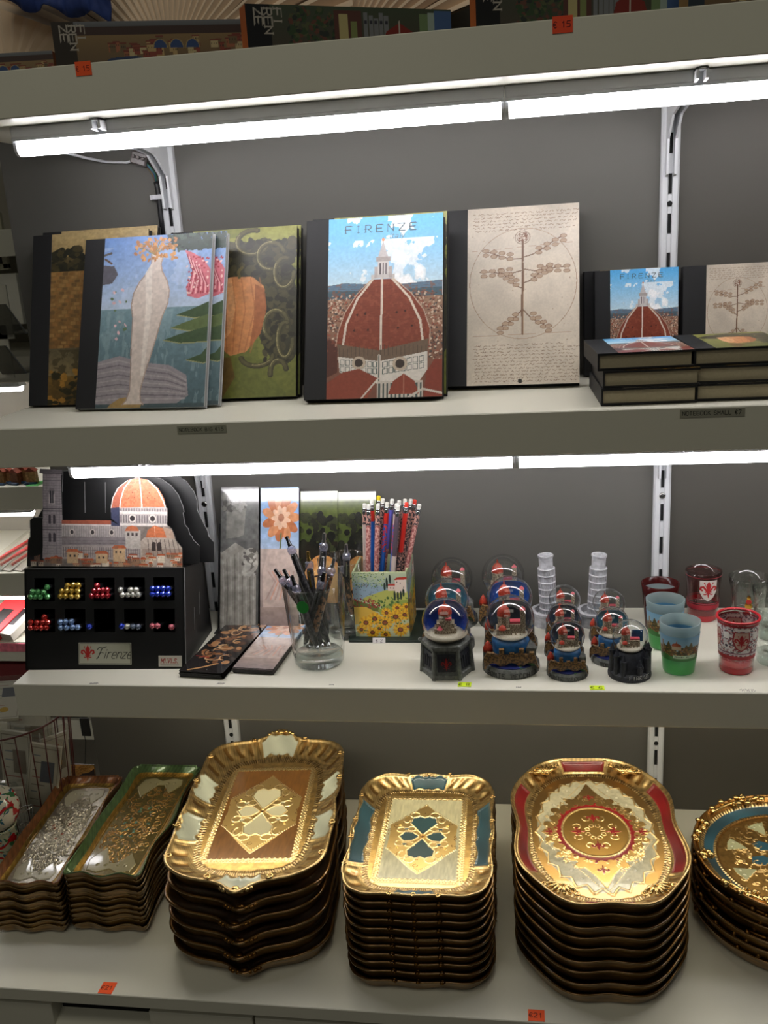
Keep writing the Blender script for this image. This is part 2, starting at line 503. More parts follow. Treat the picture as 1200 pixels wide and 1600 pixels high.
def fleur(cv, cx, cy, s, col, **k):
    cv.poly([(cx, cy-s), (cx+.22*s, cy-.6*s), (cx+.2*s, cy-.2*s), (cx+.08*s, cy+.2*s), (cx-.08*s, cy+.2*s), (cx-.2*s, cy-.2*s), (cx-.22*s, cy-.6*s)], col, **k)
    for d in (-1, 1):
        cv.line([(cx+d*.1*s, cy+.2*s), (cx+d*.32*s, cy-.12*s), (cx+d*.5*s, cy-.36*s), (cx+d*.72*s, cy-.3*s), (cx+d*.78*s, cy-.08*s), (cx+d*.62*s, cy+.05*s)], .2*s, col, **k)
        cv.line([(cx+d*.05*s, cy+.3*s), (cx+d*.25*s, cy+.5*s), (cx+d*.42*s, cy+.5*s)], .13*s, col, **k)
        cv.line([(cx+d*.2*s, cy-.25*s), (cx+d*.38*s, cy-.75*s)], .05*s, col, **k)
        cv.ell(cx+d*.4*s, cy-.78*s, .08*s, .08*s, col, **k)
    cv.rect(cx-.36*s, cy+.18*s, cx+.36*s, cy+.3*s, col, **k)
    cv.poly([(cx-.14*s, cy+.3*s), (cx+.14*s, cy+.3*s), (cx+.07*s, cy+.7*s), (cx, cy+s), (cx-.07*s, cy+.7*s)], col, **k)

def panel_from(cv, name, w, h, material, parent=None, thick=0.0, keep=None):
    """painted flat sheet in local x (0..w), z (0..h), facing -y"""
    xs = np.linspace(0, w, cv.W); zs = np.linspace(h, 0, cv.H)
    X, Zc = np.meshgrid(xs, zs)
    P = np.stack([X, np.zeros_like(X)-cv.Z, Zc], -1)
    me = grid_mesh(name, P, cv.C, material, keep=keep)
    if name is None: return me
    return me
# ================================================================== levels (metres)
ZA, ZAb = 1.8584, 1.8082      # top shelf
ZB, ZBb = 1.4509, 1.4002      # notebook shelf
ZC, ZCb = 1.0964, 1.0473      # souvenir shelf
ZD, ZDb = 0.7500, 0.7318      # tray counter
YF = 1.0859                   # front of the shelves
YW = 1.3576                   # back panel
YD = 0.9123                   # front of the counter
XL = -0.7026                  # left end of the shelves
XR = 0.62

m_shelf = mat('white_laminate', (216, 213, 198), rough=0.38, noise=0.015, nscale=8, bump=0.02, bscale=900)
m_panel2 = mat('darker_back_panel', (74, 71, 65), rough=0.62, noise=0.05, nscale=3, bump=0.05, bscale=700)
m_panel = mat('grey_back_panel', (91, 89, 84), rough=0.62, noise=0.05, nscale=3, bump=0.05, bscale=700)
m_wall = mat('shop_wall', (150, 144, 132), rough=0.8, noise=0.03, nscale=4)
m_floor = mat('shop_floor', (120, 112, 100), rough=0.5, noise=0.08, nscale=6)
m_rail = mat('white_enamel', (205, 207, 210), rough=0.35, bump=0.02)
m_black = mat('black_board', (14, 14, 15), rough=0.45, bump=0.05, bscale=1200)
m_slot = mat('slot_dark', (8, 8, 8), rough=0.9)
m_metal = mat('zinc_screw', (170, 170, 168), rough=0.25, metal=1.0)
m_chrome = mat('chrome', (215, 215, 218), rough=0.12, metal=1.0)

def struct(name, mb, m_, label=None):
    o = mb.build(name, m_)
    o['kind'] = 'structure'
    if label: o['label'] = label
    return o
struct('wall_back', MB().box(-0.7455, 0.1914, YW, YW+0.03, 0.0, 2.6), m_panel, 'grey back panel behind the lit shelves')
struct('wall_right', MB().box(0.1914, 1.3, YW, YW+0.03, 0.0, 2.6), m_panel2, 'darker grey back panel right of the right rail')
struct('wall_rear', MB().box(-3.2, -0.7456, 2.06, 2.12, 0.0, 2.9), m_wall, 'pale wall behind the neighbouring shelf unit')
struct('floor', MB().box(-3.2, 2.2, -1.8, 2.12, -0.05, 0.0), m_floor)

# ------------------------------------------------------------------ shelves
def shelf(label, z0, z1, yf, name='shelf'):
    mb = MB().box(XL, XR, yf, YW, z0, z1, b=0.0012)
    o = mb.build(name, m_shelf)
    return tag(o, label, 'shelf', None)
shelf('thick white top shelf carrying the box sets and folded paper fans', ZAb, ZA, YF)
shelf('thick white shelf carrying the leaning notebooks', ZBb, ZB, YF)
shelf('thick white shelf carrying pens, snow globes and shot glasses', ZCb, ZC, YF)

# counter and the cabinet below it
tag(MB().box(-1.35, XR, YD, YW, ZDb, ZD, b=0.001).build('counter_top', m_shelf), 'white counter top carrying the stacks of gilded trays', 'counter')
cab = empty('base_cabinet', (-0.4, 1.12, 0), label='white base cabinet with a recessed finger pull below the tray counter', cat='cabinet')
def cabpart(name, mb, m_, p=cab):
    o = mb.build(name, m_); o.parent = p
    o.matrix_parent_inverse = Matrix.Translation(-Vector((-0.4, 1.12, 0)))
    return o
cabpart('body', MB().box(-1.33, 0.6, 0.945, YW-0.002, 0.0, 0.7312), m_shelf)
# drawer fronts with a scooped finger pull
def drawer(x0, x1, pull=None):
    y0, y1 = 0.9175, 0.944
    zt = 0.7225
    mb = MB()
    if pull is None:
        mb.box(x0, x1, y0, y1, 0.36, zt, b=0.0012)
        return cabpart('drawer_front', mb, m_shelf)
    a, b = pull; zs = zt-0.034
    mb.box(x0, a, y0, y1, 0.36, zt, b=0.0008)
    mb.box(b, x1, y0, y1, 0.36, zt, b=0.0008)
    mb.box(a, b, y0, y1, 0.36, zs)
    mb.prism([(y0, zs), (y1, zs), (y1, zs+0.012)], a, b, axis='x')
    o = cabpart('drawer_front', mb, m_shelf)
    r = MB().box(a+0.002, b-0.002, y1-0.004, y1-0.001, zs+0.006, zt-0.002).build('finger_recess', m_slot, o)
    return o
hl = atz(80, 1570, 0.722); hr = atz(231, 1583, 0.722)
hg = aty(396, 1594, 0.9175)
drawer(-1.30, hg.x-0.0015, (hl.x, hr.x))
drawer(hg.x+0.0015, 0.58)

# ------------------------------------------------------------------ slotted wall rails
RX, LX = 0.1914, -0.4946
ZS0 = 1.655+0.0441
def rail(x, label):
    r = empty('slotted_rail', (x, YW, 0.9), label=label, cat='shelf rail')
    mb = MB()
    prof = [(-0.012, 0.0), (-0.012, -0.009), (-0.0095, -0.0118), (-0.0035, -0.0118), (-0.0022, -0.0105), (0.0022, -0.0105), (0.0035, -0.0118), (0.0095, -0.0118), (0.012, -0.009), (0.012, 0.0)]
    mb.prism(prof, -0.14, 1.3, axis='z')
    o = mb.build('channel', m_rail, r)
    s0 = MB().box(-0.0020, 0.0020, -0.01205, -0.0095, -0.0125, 0.0125).build('slot', m_slot, r)
    for i in range(-3, 19):
        if i > -3:
            s0 = s0.copy(); bpy.context.scene.collection.objects.link(s0)
        s0.location = (0, 0, ZS0-0.05*i-0.9)
    for k in (0.5, 8.5, 16.5):
        zc = ZS0-0.05*k-0.9
        if k == 8.5:
            s = MB().lathe([(0.0048, 0), (0.0046, 0.0012), (0.0025, 0.0022), (0.0006, 0.0012)], 16, M=Matrix.Translation((0, -0.0112, zc)) @ Matrix.Rotation(PI/2, 4, 'X'))
            s.build('screw', m_metal, r, smooth=True)
        else:
            s = MB().lathe([(0.0034, 0), (0.0034, 0.001)], 16, M=Matrix.Translation((0, -0.0112, zc)) @ Matrix.Rotation(PI/2, 4, 'X'))
            s.build('screw_hole', m_slot, r)
    return r
rail(LX, 'white slotted wall rail on the left, behind the notebooks and bookmarks')
rail(RX, 'white slotted wall rail on the right, behind the small notebooks and shot glasses')

def bracket(x, zb, label):
    """tapering steel arm hooked in a rail, under a shelf"""
    mb = MB()
    y1 = YW-0.011; y0 = 1.13
    poly = [(y1, zb-0.001), (y0, zb-0.001), (y0, zb-0.012), (y1-0.05, zb-0.030), (y1-0.012, zb-0.055), (y1-0.009, zb-0.098), (y1-0.001, zb-0.100)]
    mb.prism(poly, x-0.0065, x-0.0035, axis='x')
    mb.prism(poly, x+0.0035, x+0.0065, axis='x')
    mb.box(x-0.0065, x+0.0065, y0, y1-0.02, zb-0.003, zb-0.001)
    o = mb.build('shelf_bracket', m_rail)
    return tag(o, label, 'bracket')
for zb, w in ((ZAb, 'top shelf'), (ZBb, 'notebook shelf'), (ZCb, 'souvenir shelf')):
    bracket(LX, zb, 'white steel bracket under the %s at the left rail' % w)
    bracket(RX, zb, 'white steel bracket under the %s at the right rail' % w)

# ------------------------------------------------------------------ LED tubes
YT = 1.1616
m_tubeAB = emit_mat('lit_tube', (255, 252, 255), TUBE_AB)
m_tubeC = emit_mat('lit_tube_low', (255, 246, 222), TUBE_C)
def led(x0, x1, zb, m_t, label, group=None):
    t = empty('led_tube', ((x0+x1)/2, YT, zb), label=label, cat='shelf light', group=group)
    h = (x1-x0)/2
    MB().box(-h, h, -0.013, 0.013, -0.0135, -0.0002, b=0.001).box(-h, h, -0.013, -0.0118, -0.0168, -0.0132).box(-h, h, 0.0118, 0.013, -0.0168, -0.0132).build('housing', m_rail, t)
    pts = []
    for i in range(15):
        a = PI*0.04 - (PI*1.08)*i/14
        pts.append((0.0102*math.cos(a), -0.0235+0.0102*math.sin(a)*1.0))
    pts = [(0.0102, -0.0136)]+pts+[(-0.0102, -0.0136)]
    MB().prism(pts, -h+0.004, h-0.004, axis='x').build('diffuser', m_t, t, smooth=True, angle=40)
    for s_ in (-1, 1):
        MB().prism(pts, s_*h-(0.004 if s_ > 0 else 0), s_*h+(0.004 if s_ < 0 else 0), axis='x').build('end_cap', m_rail, t)
    return t
led(-0.612, -0.0185, ZAb, m_tubeAB, 'left lit white LED tube under the top shelf')
led(-0.0177, 0.585, ZAb, m_tubeAB, 'right lit white LED tube under the top shelf')
led(-0.607, -0.0145, ZBb, m_tubeAB, 'left lit white LED tube under the notebook shelf')
led(-0.0137, 0.585, ZBb, m_tubeAB, 'right lit white LED tube under the notebook shelf')
led(-0.607, -0.0155, ZCb, m_tubeC, 'left lit LED tube hidden under the souvenir shelf above the trays')
led(-0.0125, 0.585, ZCb, m_tubeC, 'right lit LED tube hidden under the souvenir shelf above the trays')
# clips on the shelf underside beside the tubes
for (u, v, w) in ((150, 192, 'left end'), (760, 145, 'joint'), (1105, 112, 'right part')):
    d = ray(u, v); q = d*((ZAb-0.003-CZ)/d[2])
    mb = MB().box(-0.006, 0.006, -0.004, 0.004, -0.0008, 0.0029, b=0.0004)
    mb.box(-0.0045, 0.0045, -0.0055, -0.004, -0.0020, 0.002, b=0.0004)
    o = mb.build('light_clip', m_rail); o.location = (q[0], q[1], ZAb-0.003)
    tag(o, 'small white clip under the top shelf near the tube %s' % w, 'clip')

# ------------------------------------------------------------------ wiring at the left rail
m_cable = mat('black_cable', (22, 22, 24), rough=0.5)
m_wire = mat('white_cable', (200, 200, 205), rough=0.5)
m_clear = mat('grey_terminal', (96, 88, 86), rough=0.3, noise=0.3, nscale=300)
cb = empty('power_cable', (-0.515, YW, 1.6), label='black power cable running up beside the left rail, tied to it', cat='cable')
yb = YW-0.008
pts = [aty(256, 372, yb), aty(252, 340, yb), aty(249, 310, yb), aty(246, 290, yb), aty(244, 284, yb)]
off = Vector((-0.515, YW, 1.6))
MB().tube([tuple(p-off) for p in pts], 0.0042, 10).build('sheath', m_cable, cb, smooth=True)
for k, (c, dx) in enumerate((((60, 100, 150), 0), ((50, 110, 80), 2), ((120, 95, 60), -3))):
    p2 = [aty(244, 286, yb), aty(241+dx, 272, yb-0.002), aty(232+dx, 260, yb-0.004), aty(226+dx, 254, yb-0.006)]
    MB().tube([tuple(p-off) for p in p2], 0.0011, 6).build('core_wire', mat('core_%d' % k, c, 0.4), cb, smooth=True)
zt = aty(247, 308, yb)-off
mb = MB().box(zt.x-0.0075, zt.x+0.010, zt.z*0-0.0135, -0.003, zt.z-0.0032, zt.z+0.0032, b=0.001)
for k in range(5):
    mb.box(zt.x-0.0105-0.0004*k, zt.x-0.0055, -0.012+0.0016*k, -0.0112+0.0016*k, zt.z-0.0035+0.001*k, zt.z+0.003-0.001*k)
mb.build('cable_tie', m_wire, cb)
jb = aty(219, 248, YW-0.012)
t = MB().box(-0.012, 0.012, -0.007, 0.007, -0.009, 0.009, b=0.002)
for k in range(3):
    t.lathe([(0.0026, 0), (0.0026, 0.004), (0.001, 0.0045)], 10, M=Matrix.Translation((-0.007+0.007*k, -0.0068, 0.001)) @ Matrix.Rotation(PI/2, 4, 'X'))
o = t.build('terminal_block', m_clear); o.location = jb; o.rotation_euler = (0, 0.35, 0)
tag(o, 'grey screw terminal block hanging on the back panel left of the rail', 'connector')
wp = [aty(100, 238, 1.30), aty(135, 247, 1.33), aty(165, 253, YW-0.006), aty(198, 254, YW-0.006), aty(210, 250, YW-0.006)]
tag(MB().tube([tuple(p) for p in wp], 0.0019, 8).build('lamp_cord', m_wire, smooth=True), 'thin white cord running from the tube to the terminal block', 'cable')

# ------------------------------------------------------------------ printed labels and price stickers
m_paper = attr_mat('printed_paper', rough=0.55, spec=0.3)
def label_strip(u, v, w, h, txt, label, bgc, ink, name='shelf_label', y=YF-0.0009, lh=0.55, tilt=0.0):
    p = aty(u, v, y)
    W, H = int(w*4200), int(h*4200)
    cv = Cv(W, H, 0, w, 0, h, bgc)
    lh_ = h*lh
    L = textlen(txt, lh_)
    if L > w*0.92: lh_ *= w*0.92/L; L = w*0.92
    if txt: write(cv, txt, (w-L)/2, (h-lh_)/2, lh_, ink, wd=lh_*0.15)
    X, Zc = np.meshgrid(np.linspace(-w/2, w/2, W), np.linspace(h/2, -h/2, H))
    me = grid_mesh(name, np.stack([X, np.zeros_like(X), Zc], -1), cv.C, m_paper)
    # real thickness
    o = link_mesh(name, me)
    o.location = p; o.rotation_euler = (0, tilt, 0)
    b = MB().box(-w/2, w/2, 0.0001, 0.0008, -h/2, h/2).build('sticker_backing', mat('sticker_back_%d' % (hash(label) % 9999), bgc, 0.6), o)
    tag(o, label, 'price label')
    return o
label_strip(315, 671, 0.062, 0.0095, 'NOTEBOOK BIG \u20ac15', 'handwritten strip label for the big notebooks on the shelf edge', (158, 158, 142), (30, 30, 28))
label_strip(1113, 645, 0.070, 0.0095, 'NOTEBOOK SMALL \u20ac7', 'handwritten strip label for the small notebooks on the shelf edge', (150, 148, 134), (30, 30, 28))
label_strip(130, 107, 0.0185, 0.0145, '\u20ac 15', 'orange price sticker on the left part of the top shelf edge', (250, 92, 42), (120, 30, 20))
label_strip(879, 38, 0.0205, 0.016, '\u20ac 15', 'orange price sticker on the right part of the top shelf edge', (236, 78, 42), (90, 20, 20))
def flat_sticker(u, v, z, w, d, txt, label, bgc, ink, rz=0.0, lh=0.6, skew=0.0):
    p = atz(u, v, z)
    W, H = int(w*4200), int(d*4200)
    cv = Cv(W, H, 0, w, 0, d, bgc)
    hh = d*lh; L = textlen(txt, hh)
    if L > w*0.90: hh *= w*0.90/L; L = w*0.90
    write(cv, txt, (w-L)/2, (d-hh)/2, hh, ink, wd=hh*0.15)
    X, Yc = np.meshgrid(np.linspace(-w/2, w/2, W), np.linspace(d/2, -d/2, H))
    me = grid_mesh('price_sticker', np.stack([X+skew*Yc, Yc, np.zeros_like(X)+0.0007], -1), cv.C, m_paper)
    o = link_mesh('price_sticker', me); o.location = p; o.rotation_euler = (0, 0, rz)
    MB().add([(-w/2-skew*d/2, -d/2, 0), (w/2-skew*d/2, -d/2, 0), (w/2+skew*d/2, d/2, 0), (-w/2+skew*d/2, d/2, 0),
              (-w/2-skew*d/2, -d/2, 0.0006), (w/2-skew*d/2, -d/2, 0.0006), (w/2+skew*d/2, d/2, 0.0006), (-w/2+skew*d/2, d/2, 0.0006)],
             [(0, 3, 2, 1), (4, 5, 6, 7), (0, 1, 5, 4), (1, 2, 6, 5), (2, 3, 7, 6), (3, 0, 4, 7)]).build('sticker_backing', mat('stb_%d_%d' % (u, v), bgc, 0.6), o)
    return tag(o, label, 'price label')
flat_sticker(168, 1544, ZD, 0.0185, 0.019, '\u20ac21', 'orange price sticker on the counter in front of the narrow trays', (255, 96, 44), (90, 20, 15))
flat_sticker(838, 1587, ZD, 0.0195, 0.017, '\u20ac21', 'orange price sticker on the counter in front of the red oval trays', (255, 96, 44), (90, 20, 15))
flat_sticker(726, 1070, ZC, 0.017, 0.012, '\u20ac 8', 'yellow green price sticker in front of the large snow globes', (205, 230, 40), (40, 60, 20))
flat_sticker(933, 1075, ZC, 0.018, 0.011, '\u20ac 6', 'yellow green price sticker in front of the small snow globes', (205, 230, 40), (40, 60, 20))
m_ink = mat('pen_ink', (90, 84, 92), 0.7)
def scribble(u, v, s, label, seed):
    r = random.Random(seed); c = atz(u, v, ZC)
    x0 = 0; mb = MB()
    for k in range(3):
        pts = [(x0+s*(0.1*j+0.15*math.sin(j*2.1+k+seed)), s*0.45*math.cos(j*1.7+seed+k), 0.0002) for j in range(7)]
        mb.tube(pts, 0.00022, 4); x0 += s*0.75
    o = mb.build('pen_mark', m_ink); o.location = (c.x-s, c.y, ZC)
    tag(o, label, 'pen mark')
scribble(146, 1068, 0.006, 'faint handwritten mark on the souvenir shelf edge below the pen display', 1)
scribble(345, 1068, 0.005, 'faint handwritten mark on the souvenir shelf edge below the flat bookmarks', 2)
scribble(518, 1070, 0.003, 'tiny handwritten mark on the souvenir shelf edge right of the pen glass', 3)
scribble(1168, 1079, 0.008, 'faint handwritten mark on the souvenir shelf edge before the shot glasses', 5)
scribble(810, 1074, 0.003, 'tiny faint mark on the souvenir shelf edge in front of the middle globe', 6)
# ================================================================== cover pictures
def cov_dome(sw=210, sh=350):
    c = Cv(sw, sh, 0, 420, 0, 703)
    c.grade(0, 262, (84, 168, 226), (196, 220, 234))
    n = fbm(sh, sw, 5, 1.3, 5, 5); n2 = (c.Y > 90) & (n+np.where((c.X-300)**2/160**2+(c.Y-120)**2/60**2 < 1, .13, 0)+np.where((c.X-60)**2/110**2+(c.Y-90)**2/40**2 < 1, .1, 0) > 0.56) & (c.Y < 262)
    c.mask(n2, (236, 240, 244), al=0.85)
    c.mask((n > 0.62) & (c.Y < 262), (248, 248, 250), al=0.8)
    c.poly([(0, 262), (60, 254), (150, 262), (260, 268), (420, 258), (420, 330), (0, 320)], (98, 122, 142))
    c.poly([(0, 282), (200, 290), (420, 284), (420, 330), (0, 330)], (74, 96, 108))
    c.grade(318, 703, (150, 118, 98), (116, 72, 58))
    c.speck(1500, 0, 300, 420, 560, [(190, 160, 140), (96, 62, 52), (150, 86, 66), (80, 72, 70), (210, 188, 166)], 2, 6, 2)
    c.poly([(0, 470), (40, 480), (40, 600), (0, 620)], (88, 50, 42))
    dome = [(160, 244), (110, 300), (68, 365), (42, 440), (33, 500), (190, 540), (372, 500), (374, 440), (350, 370), (305, 305), (240, 244)]
    c.poly(dome, (128, 62, 46))
    for k in range(26):
        y = 262+k*9.6
        c.line([(40, y+6), (190, y+12), (370, y+4)], 1.2, (104, 46, 36), al=0.35)
    m_ = (fbm(sh, sw, 40, 1.6, 8, 2) > .62) & (c.Y > 250) & (c.Y < 520) & (c.C[..., 0] < 132)
    c.mask(m_, (150, 84, 62), al=0.5)
    for pts in ([(200, 244), (199, 380), (197, 530)], [(165, 246), (110, 318), (70, 415), (58, 500)], [(238, 246), (300, 320), (340, 410), (350, 492)]):
        c.line(pts, 8, (216, 200, 184))
    c.line([(160, 246), (108, 300), (64, 370), (40, 445), (32, 500)], 3, (196, 170, 150)); c.line([(244, 246), (308, 305), (352, 370), (376, 445), (374, 500)], 3, (196, 170, 150))
    for x, y in ((110, 380), (140, 376), (285, 372), (255, 376), (100, 440), (150, 440), (260, 436), (310, 430)):
        c.ell(x, y, 4, 5, (70, 36, 30))
    # lantern
    c.poly([(203, 96), (184, 160), (222, 160)], (196, 190, 190)); c.line([(203, 84), (203, 98)], 3, (140, 110, 90)); c.ell(203, 92, 6, 6, (214, 150, 110))
    c.rect(178, 158, 230, 176, (170, 160, 158)); c.rect(184, 176, 224, 238, (206, 200, 198))
    for x in (190, 201, 212): c.rect(x, 182, x+5, 236, (96, 88, 92))
    c.rect(160, 226, 246, 242, (198, 192, 190)); c.rect(172, 196, 184, 240, (182, 172, 170)); c.rect(224, 196, 236, 240, (182, 172, 170))
    # drum
    c.poly([(36, 490), (190, 520), (370, 482), (366, 545), (192, 588), (44, 540)], (112, 92, 76))
    for k in range(22): c.line([(46+k*15, 505+6*math.sin(k)), (46+k*15, 540)], 2, (86, 70, 60))
    c.poly([(42, 540), (192, 562), (366, 530), (366, 600), (340, 640), (192, 650), (48, 600)], (214, 206, 196))
    for k in range(7):
        for r_ in range(2):
            c.line([(50+k*20, 552+k*2+r_*26), (64+k*20, 553+k*2+r_*26), (64+k*20, 572+k*2+r_*26), (50+k*20, 571+k*2+r_*26), (50+k*20, 552+k*2+r_*26)], 2.4, (70, 84, 80))
            c.line([(206+k*22, 566-k*3+r_*26), (222+k*22, 564-k*3+r_*26), (222+k*22, 584-k*3+r_*26), (206+k*22, 586-k*3+r_*26), (206+k*22, 566-k*3+r_*26)], 2.4, (70, 84, 80))
    for x, y, r_ in ((118, 566, 25), (268, 574, 27)):
        c.ell(x, y, r_, r_, (188, 170, 150)); c.ell(x, y, r_*.62, r_*.62, (60, 48, 44))
    c.line([(192, 540), (192, 703)], 10, (206, 196, 184)); c.line([(192, 540), (192, 703)], 3, (80, 90, 84))
    c.rect(186, 640, 350, 703, (196, 186, 174))
    for k in range(11): c.rect(190+k*15, 648, 197+k*15, 703, (74, 84, 82))
    c.poly([(0, 640), (60, 600), (120, 588), (190, 628), (150, 703), (0, 703)], (136, 66, 50))
    c.line([(190, 628), (128, 703)], 6, (206, 196, 184))
    c.poly([(226, 690), (244, 640), (282, 612), (320, 640), (338, 690)], (140, 66, 50)); c.line([(282, 612), (282, 690)], 3, (170, 110, 90))
    c.poly([(356, 703), (362, 610), (392, 560), (420, 560), (420, 703)], (132, 60, 46))
    c.line([(300, 703), (350, 672), (420, 690)], 8, (200, 190, 178))
    # title
    x = 64
    for ch in 'FIRENZE':
        w_ = 17 if ch == 'I' else 26
        write(c, ch, x-(5 if ch == 'I' else 0), 32, 27, (70, 84, 92), wd=3.8, asp=0.78, serif=True)
        x += w_+15
    write(c, 'Italy', 222, 68, 19, (110, 128, 140), wd=2.2, asp=0.5, slant=0.25)
    c.mottle(0.07, 60)
    return c

def cov_coast(sw=210, sh=320):
    """stand-in seascape: blue sky, grey green sea, blossom branch, pale vase with ochre sprays on striped rocks"""
    c = Cv(sw, sh, 0, 450, 0, 685)
    c.grade(0, 300, (104, 136, 190), (178, 192, 210))
    c.mask((fbm(sh, sw, 4, 1.4, 4) > .55) & (c.Y < 290) & (c.Y > 40), (186, 198, 216), al=.35)
    c.grade(290, 685, (116, 142, 150), (78, 98, 104))
    c.mask((fbm(sh, sw, 26, .4, 9, 3) > .58) & (c.Y > 300), (146, 166, 170), al=.4)
    c.speck(240, 270, 0, 450, 62, [(52, 66, 60), (66, 82, 72), (40, 50, 50)], 4, 13, 6)
    for k in range(12): c.line([(450, 8+k*5), (300+k*6, 30+k*3)], 4, (54, 66, 62))
    for k, (x, y) in enumerate(((320, 322), (300, 372), (272, 420), (368, 500))):
        c.poly([(450, y-48), (x+60, y-20), (x, y), (x+70, y+14), (450, y+10)], (66, 84, 58) if k != 1 else (92, 106, 66))
        c.line([(x, y+2), (x+70, y+16), (450, y+12)], 4, (150, 150, 104))
    # drapery of pink blossom
    c.poly([(340, 66), (372, 78), (420, 108), (450, 150), (450, 245), (402, 262), (360, 250), (352, 215), (378, 160), (360, 110)], (196, 108, 120))
    for k in range(9): c.line([(350+k*8, 84+k*9), (376+k*8, 150+k*8), (362+k*10, 240)], 5, (226, 170, 172) if k % 2 else (150, 62, 76))
    c.speck(46, 352, 90, 450, 250, [(226, 190, 184), (160, 60, 70)], 3, 6, 12)
    # dark round jar top-left
    c.poly([(0, 110), (46, 116), (64, 150), (40, 186), (0, 190)], (92, 90, 98)); c.line([(6, 86), (34, 104)], 8, (96, 76, 60)); c.line([(0, 70), (30, 62)], 9, (90, 84, 80))
    c.speck(14, 40, 200, 110, 410, [(96, 116, 84), (214, 176, 180)], 4, 9, 4)
    # layered shore rocks
    c.poly([(0, 500), (90, 478), (190, 506), (300, 520), (372, 560), (384, 640), (340, 668), (0, 672)], (146, 138, 142))
    for k in range(9):
        c.line([(0, 512+k*18), (90, 496+k*19), (190, 522+k*16), (300, 540+k*14), (372, 580+k*9)], 5, (104, 98, 104) if k % 2 else (172, 164, 162), al=.7)
    c.rect(0, 668, 450, 685, (70, 84, 88))
    c.poly([(60, 672), (100, 646), (160, 640), (196, 660), (190, 685), (50, 685)], (158, 130, 84))
    # pale tall vase
    prof = [(0, 26), (40, 20), (70, 30), (110, 58), (150, 74), (200, 76), (250, 62), (330, 52), (400, 42), (470, 30), (540, 22), (580, 30), (596, 44)]
    L = [(228-w_*1.0-(y*0.12), 76+y) for y, w_ in prof]; R_ = [(228+w_*1.0-(y*0.12), 76+y) for y, w_ in prof]
    c.poly(L+R_[::-1], (204, 190, 180))
    c.line(L, 5, (158, 138, 128)); c.line(R_, 5, (170, 148, 134))
    c.poly([(206, 110), (214, 300), (196, 560), (182, 560), (190, 300), (180, 150)], (220, 210, 200), al=.8)
    # ochre sprays
    for k in range(13):
        a_ = -2.7+k*.19
        c.line([(214, 78), (214+50*math.cos(a_), 70+46*math.sin(a_)), (214+92*math.cos(a_), 78+60*math.sin(a_))], 4, (186, 132, 84) if k % 2 else (120, 116, 70), al=.9)
    c.speck(70, 130, 14, 306, 100, [(196, 144, 92), (166, 112, 66)], 5, 10, 2)
    c.mottle(0.10, 40)
    return c

def cov_olive(sw=190, sh=320):
    """stand-in still life: tan gourd with dark leaves and coiling stems on olive green"""
    c = Cv(sw, sh, 0, 395, 0, 685)
    c.grade(0, 685, (140, 140, 72), (104, 108, 50))
    c.mask(fbm(sh, sw, 4, 1.5, 14) > .55, (92, 98, 48), al=.45)
    c.ell(190, 170, 190, 110, (58, 56, 40), rot=-.2); c.ell(320, 330, 88, 230, (56, 54, 40), rot=-.15)
    c.speck(160, 120, 60, 390, 200, [(44, 42, 32), (72, 68, 46), (54, 52, 38)], 10, 28, 3)
    c.speck(90, 270, 200, 380, 540, [(44, 42, 32), (72, 68, 46)], 8, 24, 5)
    for (cx_, cy_, rx, ry, a0, a1) in ((230, 60, 60, 50, 0, 5), (300, 120, 50, 55, 1, 6), (350, 190, 36, 60, 0, 5), (320, 400, 45, 60, 2, 6.5), (355, 460, 28, 70, 0, 5), (250, 520, 60, 40, 0, 3), (330, 590, 30, 50, 3, 6)):
        c.arc(cx_, cy_, rx, ry, a0, a1, 20, (64, 60, 42)); c.arc(cx_-2, cy_-2, rx, ry, a0, a1, 11, (88, 84, 56)); c.arc(cx_-4, cy_-4, rx, ry, a0+.6, a1-1.2, 3, (150, 140, 98))
    # tan gourd
    c.poly([(96, 210), (150, 196), (230, 200), (272, 240), (284, 330), (262, 430), (210, 500), (150, 515), (110, 480), (96, 380)], (196, 132, 84))
    c.poly([(96, 210), (150, 200), (170, 300), (150, 420), (110, 470), (96, 380)], (222, 168, 118), al=.8)
    c.poly([(240, 230), (276, 250), (284, 330), (262, 430), (220, 490), (236, 380)], (150, 88, 54), al=.8)
    for k in range(5): c.line([(120+k*34, 205), (132+k*36, 330), (136+k*22, 505)], 5, (166, 104, 64), al=.6)
    c.line([(180, 200), (176, 176), (190, 160)], 12, (92, 84, 50))
    c.poly([(98, 520), (150, 520), (168, 600), (120, 685), (98, 685)], (104, 72, 40), al=.7)
    c.mottle(0.14, 30)
    return c

